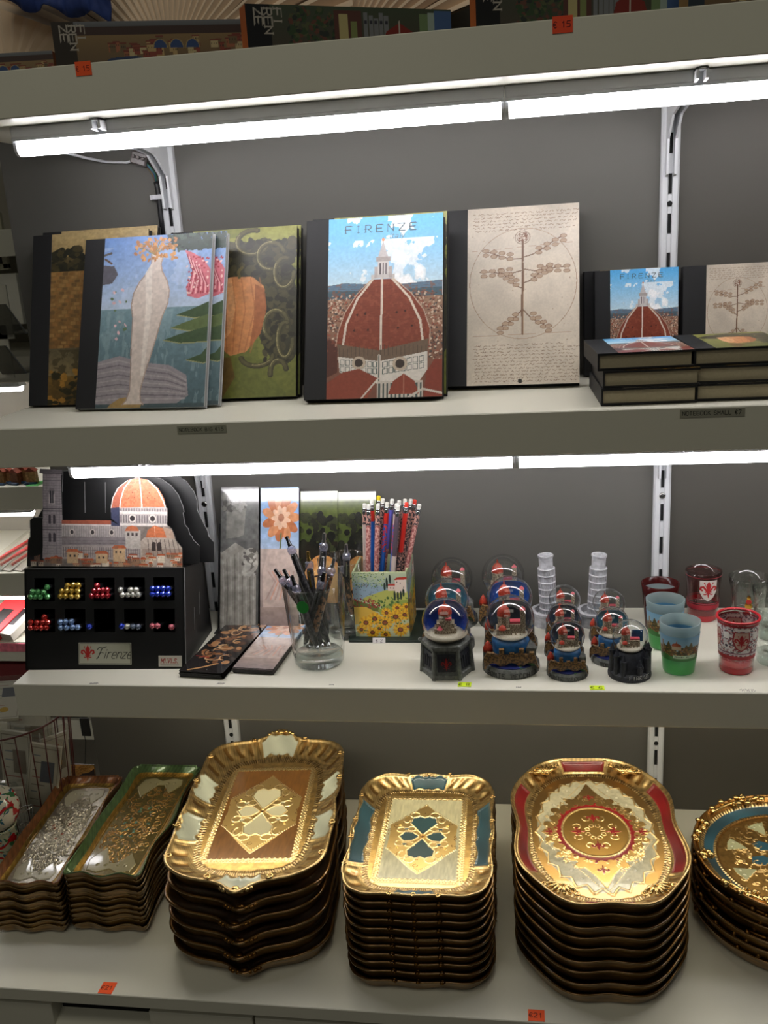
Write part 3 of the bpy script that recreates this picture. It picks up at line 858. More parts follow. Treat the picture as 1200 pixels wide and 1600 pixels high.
def cov_parch(sw=200, sh=330):
    """stand-in manuscript sheet: lines of brown handwriting and a sepia plant study in a circle"""
    c = Cv(sw, sh, 0, 410, 0, 690, (196, 184, 168))
    n = fbm(sh, sw, 4, 1.6, 21)
    c.C *= (0.86+0.26*n)[..., None]
    ink = (112, 84, 66)
    r = random.Random(4)
    def script(x0, x1, y):
        x = x0
        while x < x1:
            L = r.uniform(10, 30)
            p = [(x+i*3.2, y+r.uniform(-4.2, 3.0)) for i in range(int(L/3.2)+1)]
            c.line(p, 1.7, ink, al=.85)
            x += L+r.uniform(4, 8)
    for k in range(6): script(18+r.uniform(0, 8), 392 if k < 3 else (392 if k % 2 else 360), 26+k*13)
    for k in range(12): script(22+r.uniform(0, 14), 396-(60 if k == 0 else 0), 538+k*12.6)
    c.arc(205, 300, 196, 214, 0, 2*PI, 2.2, (150, 122, 100), n=80)
    c.line([(18, 500), (392, 494)], 1.6, (160, 130, 108)); c.line([(18, 168), (392, 150)], 1.4, (160, 130, 108))
    # plant study
    c.line([(205, 496), (203, 380), (206, 250), (204, 130)], 8, ink); c.line([(209, 496), (208, 380), (211, 250)], 2, (176, 150, 124))
    for (x, y, dx, dy) in ((204, 200, 150, -70), (204, 205, -150, -30), (206, 245, 160, 6), (205, 250, -158, 8), (206, 300, 96, -60), (205, 320, -90, -66), (205, 400, 92, 82), (204, 400, -92, 84)):
        pts = [(x+dx*t, y+dy*t+8*math.sin(t*5)) for t in (0, .25, .5, .75, 1)]
        c.line(pts, 4.2, ink)
        for t in (.35, .55, .75, .95):
            px, py = x+dx*t, y+dy*t
            for s_ in (-1, 1):
                c.ell(px+7, py+s_*9, 12, 7, (170, 146, 124)); c.arc(px+7, py+s_*9, 12, 7, 0, 2*PI, 2.0, (126, 94, 72))
    for k in range(3): c.arc(204, 122, 14+7*k, 12+7*k, 0, 2*PI, 2.4, ink)
    c.speck(30, 190, 106, 220, 140, [(120, 80, 60)], 2, 4, 3)
    c.speck(60, 10, 10, 400, 680, [(160, 140, 120), (178, 160, 140)], 1, 4, 33)
    c.ell(196, 676, 8, 9, (40, 34, 30))
    c.mottle(0.05, 80)
    return c

def cov_wall(sw=150, sh=300):
    """ochre stone rampart with dark trees"""
    c = Cv(sw, sh, 0, 300, 0, 670)
    c.grade(0, 90, (170, 148, 104), (150, 126, 84))
    c.grade(90, 160, (96, 82, 50), (60, 54, 36))
    c.speck(200, 0, 60, 300, 160, [(44, 42, 30), (66, 58, 36), (36, 36, 28)], 6, 20, 1)
    c.grade(150, 450, (140, 108, 62), (122, 88, 48))
    for k in range(20):
        for j in range(16):
            c.rect(j*19+(k % 2)*9, 152+k*15, j*19+15+(k % 2)*9, 164+k*15, [(156, 120, 70), (128, 94, 52), (110, 84, 50), (146, 104, 58)][(k*7+j*3) % 4])
    c.grade(450, 560, (92, 84, 62), (130, 112, 76))
    c.mask((fbm(sh, sw, 14, 2, 6) > .55) & (c.Y > 455) & (c.Y < 670), (66, 58, 36), al=.7)
    c.grade(560, 670, (120, 92, 42), (74, 58, 30))
    c.speck(120, 0, 540, 300, 670, [(48, 44, 26), (160, 116, 48), (90, 70, 34)], 6, 18, 8)
    c.mottle(.15, 40)
    return c

CV_DOME, CV_COAST, CV_OLIVE, CV_PARCH, CV_WALL = cov_dome(), cov_coast(), cov_olive(), cov_parch(), cov_wall()
m_cover = attr_mat('printed_cover', rough=0.38, spec=0.45)
m_cloth = mat('black_bookcloth', (18, 18, 21), rough=0.6, bump=0.25, bscale=2500)
m_board = mat('black_board_edge', (16, 15, 15), rough=0.6)
m_pages = mat('page_block', (176, 164, 136), rough=0.8, noise=0.05, nscale=300, bump=0.3, bscale=1500)
m_pages_l = mat('page_block_light', (190, 186, 176), rough=0.8, noise=0.05, nscale=300)

COVER_CACHE = {}
m_pale = mat('pale_board_edge', (172, 174, 176), rough=0.6)
def notebook(name, label, cv, key, w, h, t, sp, group=None, cat='notebook', pages=None, board=None):
    board = board or m_board
    r = empty(name, label=label, cat=cat, group=group)
    bt = 0.0024; ins = 0.003
    k = (key, w, h, t, sp)
    if k not in COVER_CACHE:
        # local frame: x right, y back, z up, front face at y = 0
        X, Zc = np.meshgrid(np.linspace(sp, w, cv.W), np.linspace(h, 0, cv.H))
        me1 = grid_mesh('cover_print', np.stack([X, np.full_like(X, -0.0003), Zc], -1), cv.C, m_cover)
        COVER_CACHE[k] = me1
    MB().box(0.001, w, 0, bt, 0, h, b=0.0005).build('front_board', board, r)
    link_mesh('cover_print', COVER_CACHE[k], r)
    mb = MB().box(0, sp, -0.0005, bt*0.5, 0, h, b=0.0004)
    mb.box(-0.0006, 0.0016, -0.0003, t+0.0003, 0, h, b=0.0004)
    mb.box(0, sp, t-bt*0.5, t+0.0005, 0, h, b=0.0004)
    mb.build('spine', m_cloth, r)
    MB().box(0.0016, w-ins, bt, t-bt, ins, h-ins).build('page_block', pages or m_pages, r)
    MB().box(0.001, w, t-bt, t, 0, h, b=0.0005).build('back_board', board, r)
    return r
def lean(o, p, t, ang, rz=0.0):
    """p = front bottom left corner on the shelf; leaning back by ang"""
    o.location = (p[0], p[1], p[2]+t*math.sin(ang)+0.0004)
    o.rotation_euler = (-ang, 0, rz)
BT = 0.017
A0 = math.radians(21)
def book(cv, key, u, v, label, y=None, w=0.18, h=0.238, t=BT, sp=0.0295, ang=A0, rz=0.0, dx=0.0, dy=0.0, name='notebook', group=None, zb=ZB, pages=None, board=None):
    p = atz(u, v, zb)
    o = notebook(name, label, cv, key, w, h, t, sp, group, pages=pages, board=board)
    lean(o, (p.x+dx, p.y+dy, zb), t, ang, rz)
    return o
# stack of three coast notebooks
rzv = math.radians(-5.5)
book(CV_COAST, 'coast', 119, 644, 'big notebook with a blue seascape cover, front one of two at the left', w=0.188, h=0.236, t=0.0105, ang=math.radians(22), rz=rzv, board=m_pale)
book(CV_COAST, 'coast', 119, 644, 'second seascape notebook behind the front one, showing only its pale right edge', w=0.188, h=0.236, t=0.0105, ang=math.radians(22), rz=rzv, dx=0.0155, dy=0.0125, board=m_pale)
book(CV_WALL, 'wall', 46, 638, 'big notebook with an ochre stone rampart cover, leftmost on its shelf', w=0.178, h=0.243, t=0.0105, ang=math.radians(19), rz=math.radians(-4))
book(CV_WALL, 'wall', 46, 638, 'second rampart notebook with an ochre cover, tucked right behind the leftmost one', w=0.178, h=0.247, t=0.0105, ang=math.radians(19), rz=math.radians(-4), dx=0.008, dy=0.0125)
book(CV_OLIVE, 'olive', 340, 629, 'big notebook with an olive green gourd cover, behind the seascape notebooks', w=0.178, t=0.012, dx=-0.068, ang=math.radians(22))
book(CV_OLIVE, 'olive', 340, 629, 'second olive green notebook behind the first, its black edge just showing', w=0.178, t=0.012, dx=-0.0655, dy=0.0138, ang=math.radians(22))
book(CV_DOME, 'dome', 476, 633, 'big notebook with a red cathedral dome and FIRENZE title cover', ang=A0, rz=math.radians(-2.5))
book(CV_OLIVE, 'olive', 476, 633, 'notebook hidden behind the big dome notebook, a sliver showing at its top and right', dx=0.0035, dy=0.019, h=0.240, ang=A0, rz=math.radians(-2.5))
book(CV_PARCH, 'parch', 691, 612, 'big notebook with a parchment manuscript cover, beside the dome notebook', h=0.241, sp=0.033, ang=A0, rz=math.radians(-3))
# small notebooks, upright
SW, SH_, ST = 0.108, 0.141, 0.0195
def small(cv, key, x, y, label, rz=0, ang=math.radians(7), sp=0.021):
    o = notebook('notebook', label, cv, key, SW, SH_, ST, sp)
    lean(o, (x, y, ZB), ST, ang, rz)
    return o
p = aty(930, 560, 1.312)
small(CV_DOME, 'dome', p.x, 1.308, 'small notebook with the red cathedral dome cover, standing behind the left pile', sp=0.020)
small(CV_WALL, 'wall', p.x-0.013, 1.3305, 'small notebook standing behind the small dome notebook, olive edge showing above it', ang=math.radians(3.5))
p = aty(1066, 560, 1.312)
small(CV_PARCH, 'parch', p.x, 1.306, 'small notebook with the parchment cover, standing behind the right pile', sp=0.029)
# small notebooks lying in two piles
def lying(cv, key, x, y, k, label, rz, group):
    o = notebook('notebook', label, cv, key, SW, SH_, ST, 0.023, group)
    o.rotation_euler = (-PI/2, 0, rz)
    o.location = (x, y, ZB+ST*(k+1)+0.0006*(k+1))
    return o
pl = atz(940, 635, ZB); pr_ = atz(1085, 628, ZB)
CVS = ((CV_PARCH, 'parch'), (CV_WALL, 'wall'), (CV_COAST, 'coast'))
for k, (dx, dy, rz, word) in enumerate(((0, 0, .03, 'bottom'), (0.002, 0.001, .02, 'middle'), (-0.004, 0.003, .05, 'top'))):
    c_, kk = ((CV_PARCH, 'parch'), (CV_WALL, 'wall'), (CV_DOME, 'dome'))[k]
    lying(c_, kk, pl.x+dx, pl.y+dy, k, '%s small black-spined notebook of the left lying pile of three' % word, rz, 'left pile of small notebooks')
for k, (dx, dy, rz, word) in enumerate(((0.002, 0, .0, 'bottom'), (0, 0.001, -.01, 'middle'), (-0.001, 0.002, .02, 'top'))):
    c_, kk = ((CV_PARCH, 'parch'), (CV_COAST, 'coast'), (CV_OLIVE, 'olive'))[k]
    lying(c_, kk, pr_.x+dx, pr_.y+dy, k, '%s small black-spined notebook of the right lying pile of three' % word, rz, 'right pile of small notebooks')

# ================================================================== top shelf: box sets and paper fans
def box_art(seed, base, W=300, H=64):
    c = Cv(W, H, 0, 235, 0, 48, base)
    r = random.Random(seed)
    c.rect(0, 0, 26, 48, tuple(int(b*.45) for b in base))
    c.grade(0, 7, (110, 112, 118), (86, 88, 92), 26, 235)
    return c, r
def art_town(seed, base):
    c, r = box_art(seed, base)
    c.rect(26, 6, 235, 15, (60, 42, 38))
    c.grade(15, 48, (128, 104, 70), (96, 78, 58), 26, 235)
    for k in range(46):
        x = r.uniform(60, 232); y = r.uniform(17, 34); w_ = r.uniform(5, 11); h_ = r.uniform(6, 11)
        col = r.choice([(168, 142, 98), (150, 92, 66), (126, 60, 48), (176, 158, 120), (104, 84, 60)])
        c.rect(x, y, x+w_, y+h_, col); c.rect(x-1, y-1.6, x+w_+1, y, (110, 52, 42))
        for q in range(3): c.rect(x+1+q*w_/3, y+2, x+1.8+q*w_/3, y+4, (50, 44, 40))
    for k in range(3): c.poly([(128+k*20+8*math.cos(a), 30-9*math.sin(a)) for a in np.linspace(0, PI, 10)], (44, 66, 110)); c.arc(128+k*20, 30, 8.5, 9.5, PI, 2*PI, 1, (150, 130, 90))
    c.poly([(52, 48), (66, 40), (96, 38), (118, 43), (130, 48)], (44, 58, 90))
    return c
def art_roofs(seed, base):
    c, r = box_art(seed, base)
    c.grade(0, 48, (66, 76, 60), (70, 62, 54), 26, 235)
    c.speck(160, 46, 4, 110, 44, [(52, 70, 46), (80, 84, 58), (44, 50, 46), (96, 62, 52)], 1.5, 4, seed)
    c.rect(96, 4, 128, 48, (86, 54, 48)); c.rect(102, 8, 112, 46, (176, 164, 116)); c.rect(115, 16, 122, 48, (120, 128, 80))
    for k in range(5): c.rect(130+k*6, 6+k % 3*3, 135+k*6, 44, (116, 118, 122)); c.rect(131+k*6, 14, 134+k*6, 18, (50, 50, 60))
    c.poly([(150, 48), (156, 26), (172, 16), (188, 26), (196, 48)], (120, 44, 38)); c.line([(172, 14), (172, 48)], 1.4, (180, 170, 160))
    c.rect(196, 6, 214, 48, (108, 130, 92)); c.rect(206, 4, 220, 48, (150, 166, 160)); c.rect(214, 2, 235, 48, (70, 96, 140))
    return c
m_boxp = attr_mat('printed_card_box', rough=0.5, spec=0.4)
def box_set(ul, ur, yl, yr, zt, cvx, side, label, seed, letters='FIRENZE'):
    a = aty(ul[0], ul[1], yl); b = aty(ur[0], ur[1], yr)
    a.z = b.z = ZA
    L = (b-a).length; h = zt-ZA
    rz = math.atan2(b.y-a.y, b.x-a.x)
    r = empty('gift_box', tuple(a), rz, label=label, cat='gift box')
    if letters:
        for q, t in enumerate(('ZE', 'REN', 'FI')):
            write(cvx, t, 17.5+q*10.5, 4+0*q, 8.6, (168, 160, 150), wd=1.3, rot=1, serif=True, asp=.85, gap=1.3)
    X, Zc = np.meshgrid(np.linspace(0, L, cvx.W), np.linspace(h, 0, cvx.H))
    me = grid_mesh('front_print', np.stack([X, np.full_like(X, -0.0002), Zc], -1), cvx.C, m_boxp)
    link_mesh('front_print', me, r)
    MB().box(0, L, 0, 0.024, 0, h, b=0.0006).build('carton', mat('carton_%d' % seed, side, 0.6, noise=.1), r)
    return r
box_set((-130, 120), (84, 98), 1.135, 1.165, 1.890, art_town(3, (104, 62, 46)), (120, 70, 44), 'brown printed gift box at the far left of the top shelf', 3, letters=None)
box_set((88, 98), (385, 75), 1.092, 1.165, 1.9035, art_town(5, (92, 74, 56)), (90, 70, 52), 'printed gift box with a riverside town and FIRENZE lettering', 5)
box_set((388, 74), (705, 45), 1.100, 1.225, 1.9045, art_roofs(6, (40, 44, 52)), (196, 104, 52), 'printed gift box with green hills, rooftops and a blue edge', 6)
box_set((744, 41), (1070, 12), 1.098, 1.17, 1.9055, art_roofs(9, (38, 42, 48)), (206, 110, 52), 'dark green printed gift box with an orange side, right of the middle', 9)
box_set((1075, 10), (1300, -10), 1.12, 1.16, 1.905, art_town(12, (96, 120, 140)), (150, 120, 80), 'pale blue printed gift box at the right end of the top shelf', 12, letters=None)

def fan(u, v, y, R_, a0, a1, n, label, col, tilt=0.0, rz=0.0):
    c0 = aty(u, v, y); mb = MB()
    V = []; F = []
    z0 = ZA+0.003
    for i in range(n+1):
        a = a0+(a1-a0)*i/n
        off = 0.004 if i % 2 else -0.004
        for k, rr in enumerate((0.03, R_*0.5, R_)):
            V.append((rr*math.cos(a), off*rr/R_*1.6, rr*math.sin(a)))
    for i in range(n):
        for k in range(2):
            F.append((i*3+k, i*3+k+1, (i+1)*3+k+1, (i+1)*3+k))
    N = len(V)
    V2 = [(x, yy+0.0006, z) for x, yy, z in V]
    F2 = [tuple(N+q for q in f[::-1]) for f in F]
    mb.add(V+V2, F+F2)
    r = empty('paper_fan', (c0.x, y, ZA+0.012), rz, label=label, cat='fan')
    r.rotation_euler = (-tilt, 0, rz)
    mb.build('pleated_leaf', col, r)
    rb = MB()
    for i in range(0, n+1, 3):
        a = a0+(a1-a0)*i/n
        rb.tube([(0, 0.003, 0), (R_*0.97*math.cos(a), 0.0035, R_*0.97*math.sin(a))], 0.0009, 5)
    rb.sphere((0, 0, 0), 0.004, 10)
    rb.build('rib', mat('fan_rib', (96, 78, 60), .5), r)
    return r
m_fan = mat('fan_paper', (236, 214, 190), rough=0.7, noise=0.12, nscale=12)
m_fan2 = mat('fan_paper_pale', (238, 212, 184), rough=0.7, noise=0.08, nscale=9)
fan(262, 60, 1.235, 0.24, math.radians(12), math.radians(158), 56, 'open beige pleated paper fan behind the riverside town box', m_fan, tilt=.05)
fan(534, 30, 1.262, 0.22, math.radians(16), math.radians(166), 52, 'open beige pleated paper fan behind the rooftops box', m_fan, tilt=.05)
fan(8, 90, 1.262, 0.25, math.radians(14), math.radians(150), 22, 'open plain beige paper fan at the left end of the top shelf', m_fan2, tilt=.05)
b0 = aty(60, 8, 1.20)
mb = MB()
V = []; F = []
for i in range(25):
    x = -0.05+i*0.006
    for k in range(6):
        V.append((x, 0.006*math.sin(i*1.3+k*.6)+0.004*math.cos(k*2+i*.5), 0.04-k*0.011-x*0.20+(0.006*math.sin(i*.7) if k == 5 else 0)))
for i in range(24):
    for k in range(5): F.append((i*6+k, i*6+k+1, (i+1)*6+k+1, (i+1)*6+k))
mb.add(V, F)
o = mb.build('blue_scarf', mat('blue_cloth', (44, 66, 132), rough=.7, noise=.2, nscale=80), smooth=True); o.location = (b0.x-0.005, 1.20, b0.z+0.012)
md = o.modifiers.new('thick', 'SOLIDIFY'); md.thickness = 0.002
tag(o, 'crumpled blue cloth hanging over the fan at the top left corner', 'cloth')
# ================================================================== pen display box
# front plane leans back: bottom front edge y=1.131 (left) .. 1.137 (right)
DL = Vector((-0.7064, 1.1289, ZC)); DR = Vector((-0.4727, 1.1376, ZC))
DT = Vector((0.002, 0.041, 0.137))
dW = (DR-DL).length; dH = DT.length
ex = (DR-DL).normalized(); ez = DT.normalized(); ey = ez.cross(ex).normalized()   # ey points back
MD = Matrix(((ex.x, ey.x, ez.x, DL.x), (ex.y, ey.y, ez.y, DL.y), (ex.z, ey.z, ez.z, DL.z), (0, 0, 0, 1)))
MDi = MD.inverted()
disp = empty('pen_display', tuple(DL), label='black cardboard pen display with ten windows and a cathedral picture header', cat='display stand')
disp.matrix_world = MD
# side outline in local (y,z): bottom lies on the shelf
def toloc(x, y, z): return MDi @ Vector((x, y, z))
bk0 = toloc(DL.x, 1.262, ZC); bk1 = toloc(DL.x, 1.250, ZC+0.120)
poly = [(0.0, 0.0), (0.0, dH), (bk1.y, bk1.z), (bk0.y, bk0.z)]
# windows
WX = [0.0142, 0.0590, 0.1022, 0.1462, 0.1888]; WW = 0.0305
WZ = [(0.0975, 0.1300), (0.0535, 0.0865)]
mb = MB(); th = 0.003
xs = [0.0]
for w in WX: xs += [w, w+WW]
xs.append(dW)
# front panel as strips around the windows
def strip(x0, x1, z0, z1): mb.box(x0, x1, 0.0, th, z0, z1)
strip(0, dW, 0.0, WZ[1][0]); strip(0, dW, WZ[1][1], WZ[0][0]); strip(0, dW, WZ[0][1], dH)
for zz in WZ:
    for i in range(0, len(xs), 2): strip(xs[i], xs[i+1], zz[0], zz[1])
# shell: sides, top, bottom, back
for x0 in (0, dW-th): mb.prism(poly, x0, x0+th, axis='x')
mb.prism([(0, dH), (bk1.y, bk1.z), (bk1.y, bk1.z-th), (0, dH-th)], 0, dW, axis='x')
mb.prism([(0, 0), (bk0.y, bk0.z), (bk0.y, bk0.z+th), (0, th)], 0, dW, axis='x')
mb.prism([(bk1.y, bk1.z), (bk0.y, bk0.z), (bk0.y-th, bk0.z), (bk1.y-th, bk1.z)], 0, dW, axis='x')
mb.build('carton_body', m_black, disp)
# inner tray shelves for the pens
mb = MB()
for zz in WZ: mb.box(th, dW-th, th, 0.09, zz[0]-0.003, zz[0]-0.0015)
for w in WX: mb.box(w-0.0035, w-0.0025, th, 0.088, 0.05, 0.134)
mb.build('divider', m_black, disp)
# pale cut edges of the card
m_cut = mat('card_edge_grey', (120, 120, 120), .7)
mb = MB()
mb.box(dW-0.0004, dW+0.0007, -0.0004, 0.0004, 0.001, dH); mb.box(0, dW, -0.0003, 0.0008, dH-0.0002, dH+0.0006)
for z0 in (0.052, 0.072):
    mb.box(dW-0.0001, dW+0.0004, 0.04+(z0-.052)*1.2, 0.0406+(z0-.052)*1.2, z0, z0+0.032)
mb.build('cut_edge', m_cut, disp)
# badge plates
m_print = attr_mat('printed_label_card', rough=0.4, spec=0.5)
def plate(name, x, z, w, h, cvx, lab):
    X, Zc = np.meshgrid(np.linspace(0, w, cvx.W), np.linspace(h, 0, cvx.H))
    me = grid_mesh(name, np.stack([X, np.full_like(X, -0.0012), Zc], -1), cvx.C, m_print)
    o = link_mesh(name, me, disp); o.location = (x, -0.0002, z); o['label'] = lab
    b = MB().box(0, w, -0.0010, 0, 0, h).build('plate_card', mat('plate_card', (170, 168, 150), .5), o)
    return o
k = dW/250.0
c = Cv(300, 124, 0, 81, 0, 33, (176, 176, 158))
for d in (0.6, ): c.line([(1.4, 1.4), (79.6, 1.4), (79.6, 31.6), (1.4, 31.6), (1.4, 1.4)], .5, (60, 60, 56))
fleur(c, 14, 16, 12.5, (178, 36, 34))
def script(cv, x, y, s, col):
    """flowing title lettering for Firenze"""
    cv.line([(x+.2*s, y+8.2*s), (x+1.0*s, y+7.6*s), (x+2.6*s, y+4.4*s), (x+4.2*s, y+.8*s)], s*.62, col)
    cv.line([(x+.8*s, y+1.8*s), (x+2.0*s, y+.3*s), (x+4.4*s, y+.7*s), (x+7.4*s, y-.2*s)], s*.55, col)
    cv.line([(x+2.0*s, y+4.5*s), (x+3.8*s, y+3.9*s), (x+5.0*s, y+4.2*s)], s*.45, col)
    write(cv, 'irenze', x+4.2*s, y+1.4*s, 6.6*s, col, wd=.50*s, slant=.35, gap=1.34, asp=.42)
script(c, 27.5, 6.5, 2.15, (34, 34, 36))
plate('title_plate', 85*k, 0.0085, 0.0765, 0.0305, c, 'grey plate reading Firenze with a red lily')
c = Cv(150, 68, 0, 35, 0, 16.5, (190, 184, 172))
write(c, 'Mi.Vi.S.', 3.6, 4.4, 6.6, (150, 36, 30), wd=1.0, slant=.2, gap=1.16, asp=.52, serif=True)
c.line([(3, 14), (31, 14)], .8, (60, 50, 50))
plate('maker_plate', 209*k, 0.0060, 0.0330, 0.0150, c, 'small plate reading Mi.Vi.S.')

# ---- header cards: front one printed with the cathedral, two black ones stepped behind
n_card = np.array((ey.x, ey.y, ey.z))
PC = np.array(DL + ez*dH + ey*0.004)
def card_pts(pts_px, p0): return [Vector(q) for q in atplane([p[0] for p in pts_px], [p[1] for p in pts_px], p0, n_card)]
def k2(lst): return [(a*0.29167, 680+b*0.29167) for a, b in lst]
SIL = k2([(160, 702), (160, 655), (220, 640), (236, 620), (240, 205), (222, 200), (226, 178), (345, 182), (345, 205), (338, 215), (344, 452), (600, 450), (640, 470),
          (604, 440), (602, 385), (612, 330), (640, 275), (690, 235), (730, 222), (746, 180), (762, 222), (810, 232), (860, 275), (890, 330), (900, 378), (908, 382), (904, 470), (930, 490), (945, 530), (950, 552), (984, 592), (984, 690), (984, 696)])
def card(px, p0, th_, m_, name):
    P = card_pts(px, p0)
    q = [MDi @ v for v in P]
    yb_ = q[0].y
    poly_ = [(v.x, v.z) for v in q]
    return poly_, yb_
poly_, yb_ = card(SIL, PC, 0.002, m_black, 'header')
mb = MB(); mb.prism(poly_, yb_+0.0004, yb_+0.0022)
hd = mb.build('header_card', m_black, disp)
# printed face
W_, H_ = 560, 400
U0, U1, V0, V1 = 46.0, 292.0, 728.0, 886.0
c = Cv(W_, H_, (U0)/0.29167, (U1)/0.29167, (V0-680)/0.29167, (V1-680)/0.29167, (120, 110, 104))
c.C *= (0.8+0.4*fbm(H_, W_, 40, .6, 3))[..., None]
# sooty left towers
c.rect(150, 150, 240, 720, (26, 26, 34))
# bell tower
c.rect(236, 178, 346, 660, (150, 142, 144)); c.rect(222, 178, 350, 205, (108, 102, 106)); c.rect(222, 200, 350, 206, (70, 66, 72))
for y in range(212, 640, 14):
    c.line([(238, y), (340, y)], 1.6, (104, 98, 104))
for x in (244, 262, 312, 330): c.line([(x, 208), (x, 640)], 1.6, (100, 94, 102))
for y in (388, 400, 488, 500): c.rect(236, y, 342, y+5, (92, 86, 92))
c.rect(272, 300, 304, 366, (190, 178, 176)); c.ell(288, 300, 16, 20, (120, 112, 116)); c.rect(278, 296, 298, 362, (44, 42, 52)); c.line([(288, 296), (288, 362)], 2, (170, 160, 160))
for x in (268, 292):
    for y in (432, 530): c.rect(x, y, x+14, y+40, (60, 54, 62)); c.ell(x+7, y, 7, 9, (60, 54, 62))
# nave
c.poly([(340, 452), (604, 450), (640, 472), (340, 474)], (150, 82, 62))
c.rect(340, 472, 700, 548, (168, 160, 156))
for k in range(30): c.rect(346+k*12, 480, 352+k*12, 540, (146, 138, 138))
c.rect(340, 474, 700, 480, (202, 194, 188)); c.rect(340, 540, 700, 548, (120, 110, 110))
for x in (394, 504, 606): c.ell(x, 515, 14, 17, (196, 186, 178)); c.ell(x, 515, 9, 12, (58, 52, 54))
c.poly([(340, 548), (700, 540), (760, 560), (760, 590), (340, 600)], (128, 120, 122))
c.rect(340, 585, 780, 660, (160, 150, 146))
for k in range(36): c.rect(346+k*12, 596, 350+k*12, 650, (110, 102, 104))
for y in (560, 575, 610, 630): c.line([(340, y+4), (760, y-4)], 1.8, (96, 88, 92))
# drum and dome
c.rect(604, 376, 906, 480, (176, 168, 164))
for k in range(18): c.rect(654+k*14, 420, 662+k*14, 462, (120, 112, 114)); c.rect(654+k*14, 384, 662+k*14, 400, (132, 124, 126))
c.rect(648, 400, 906, 414, (206, 198, 192)); c.rect(648, 466, 906, 476, (206, 198, 192))
for x in (718, 826): c.ell(x, 438, 20, 22, (208, 198, 190)); c.ell(x, 438, 13, 15, (56, 50, 52))
dome = [(740, 224), (690, 232), (646, 272), (616, 330), (606, 384), (700, 380), (770, 376), (898, 376), (890, 330), (858, 272), (812, 232), (770, 224)]
c.poly(dome, (206, 118, 84))
c.mask((fbm(H_, W_, 90, .6, 5, 2) > .56) & (c.Y < 376) & (c.X > 600) & (c.C[..., 0] > 180), (176, 90, 62), al=.55)
c.poly([(700, 228), (646, 272), (616, 330), (606, 384), (650, 382), (660, 320), (686, 262)], (150, 84, 66), al=.8)
for pts in ([(758, 222), (766, 300), (770, 378)], [(716, 226), (676, 276), (656, 340), (652, 380)], [(800, 226), (850, 276), (884, 340), (896, 378)], [(700, 228), (646, 272), (614, 330), (604, 384)]):
    c.line(pts, 5.5, (236, 224, 214))
for x, y in ((700, 330), (730, 326), (800, 326), (840, 330), (720, 300), (810, 300)): c.ell(x, y, 3, 4, (110, 56, 42))
c.poly([(604, 384), (650, 380), (650, 480), (604, 480)], (58, 62, 86))
# apses
c.rect(680, 500, 760, 600, (176, 168, 160)); c.poly([(676, 506), (690, 484), (715, 476), (742, 484), (754, 506)], (182, 104, 70))
for x in (690, 712, 734): c.rect(x, 516, x+12, 532, (70, 60, 60))
c.poly([(760, 560), (780, 540), (940, 540), (984, 596), (984, 700), (760, 700)], (172, 158, 146))
c.poly([(788, 540), (800, 500), (835, 474), (880, 488), (904, 540)], (190, 108, 70)); c.line([(835, 474), (840, 540)], 2, (226, 190, 160))
c.poly([(880, 480), (930, 496), (944, 545), (900, 540)], (176, 150, 132))
for k in range(8): c.line([(800+k*22, 552), (806+k*24, 640)], 4, (96, 84, 80))
c.rect(770, 600, 984, 640, (130, 110, 98), al=.5)
for x in (820, 850): c.rect(x, 575, x+22, 610, (60, 50, 48)); c.ell(x+11, 575, 11, 12, (60, 50, 48))
# town in front
r = random.Random(5)
for k_ in range(60):
    x = r.uniform(160, 984); y = r.uniform(628, 690); w_ = r.uniform(16, 46); h_ = r.uniform(14, 40)
    col = r.choice([(196, 178, 154), (168, 140, 112), (140, 108, 84), (208, 196, 176), (120, 92, 76)])
    c.rect(x, y, x+w_, y+h_, col); c.poly([(x-4, y), (x+w_+4, y), (x+w_-2, y-9), (x+2, y-9)], r.choice([(168, 84, 50), (150, 72, 46), (186, 104, 66)]))
    for q in range(2): c.rect(x+4+q*12, y+5, x+8+q*12, y+11, (54, 44, 44))
for (x, y, w_, h_) in ((366, 622, 60, 60), (520, 630, 62, 50), (612, 600, 66, 70)):
    c.rect(x, y, x+w_, y+h_, (190, 160, 124)); c.poly([(x-8, y), (x+w_+8, y), (x+w_-6, y-16), (x+6, y-16)], (172, 90, 54)); c.rect(x+12, y+14, x+22, y+26, (60, 50, 48)); c.rect(x+36, y+14, x+46, y+26, (60, 50, 48))
c.rect(620, 588, 640, 602, (150, 96, 70))
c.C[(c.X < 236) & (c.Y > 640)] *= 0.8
c.mottle(0.12, 90, 7)
# keep only inside the outline
km = Cv(W_, H_, U0, U1, V0, V1); km.Z[:] = 0; km.poly(SIL, None, z=1)
keepm = km.Z > 0.5
UU, VV = np.meshgrid(np.linspace(U0, U1, W_), np.linspace(V0, V1, H_))
P3 = atplane(UU, VV, PC, n_card)
A4 = np.array(MDi); Pl = P3 @ A4[:3, :3].T + A4[:3, 3]
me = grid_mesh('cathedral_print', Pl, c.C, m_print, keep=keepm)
o = link_mesh('cathedral_print', me, disp); o['label'] = 'printed cathedral with orange dome and bell tower'
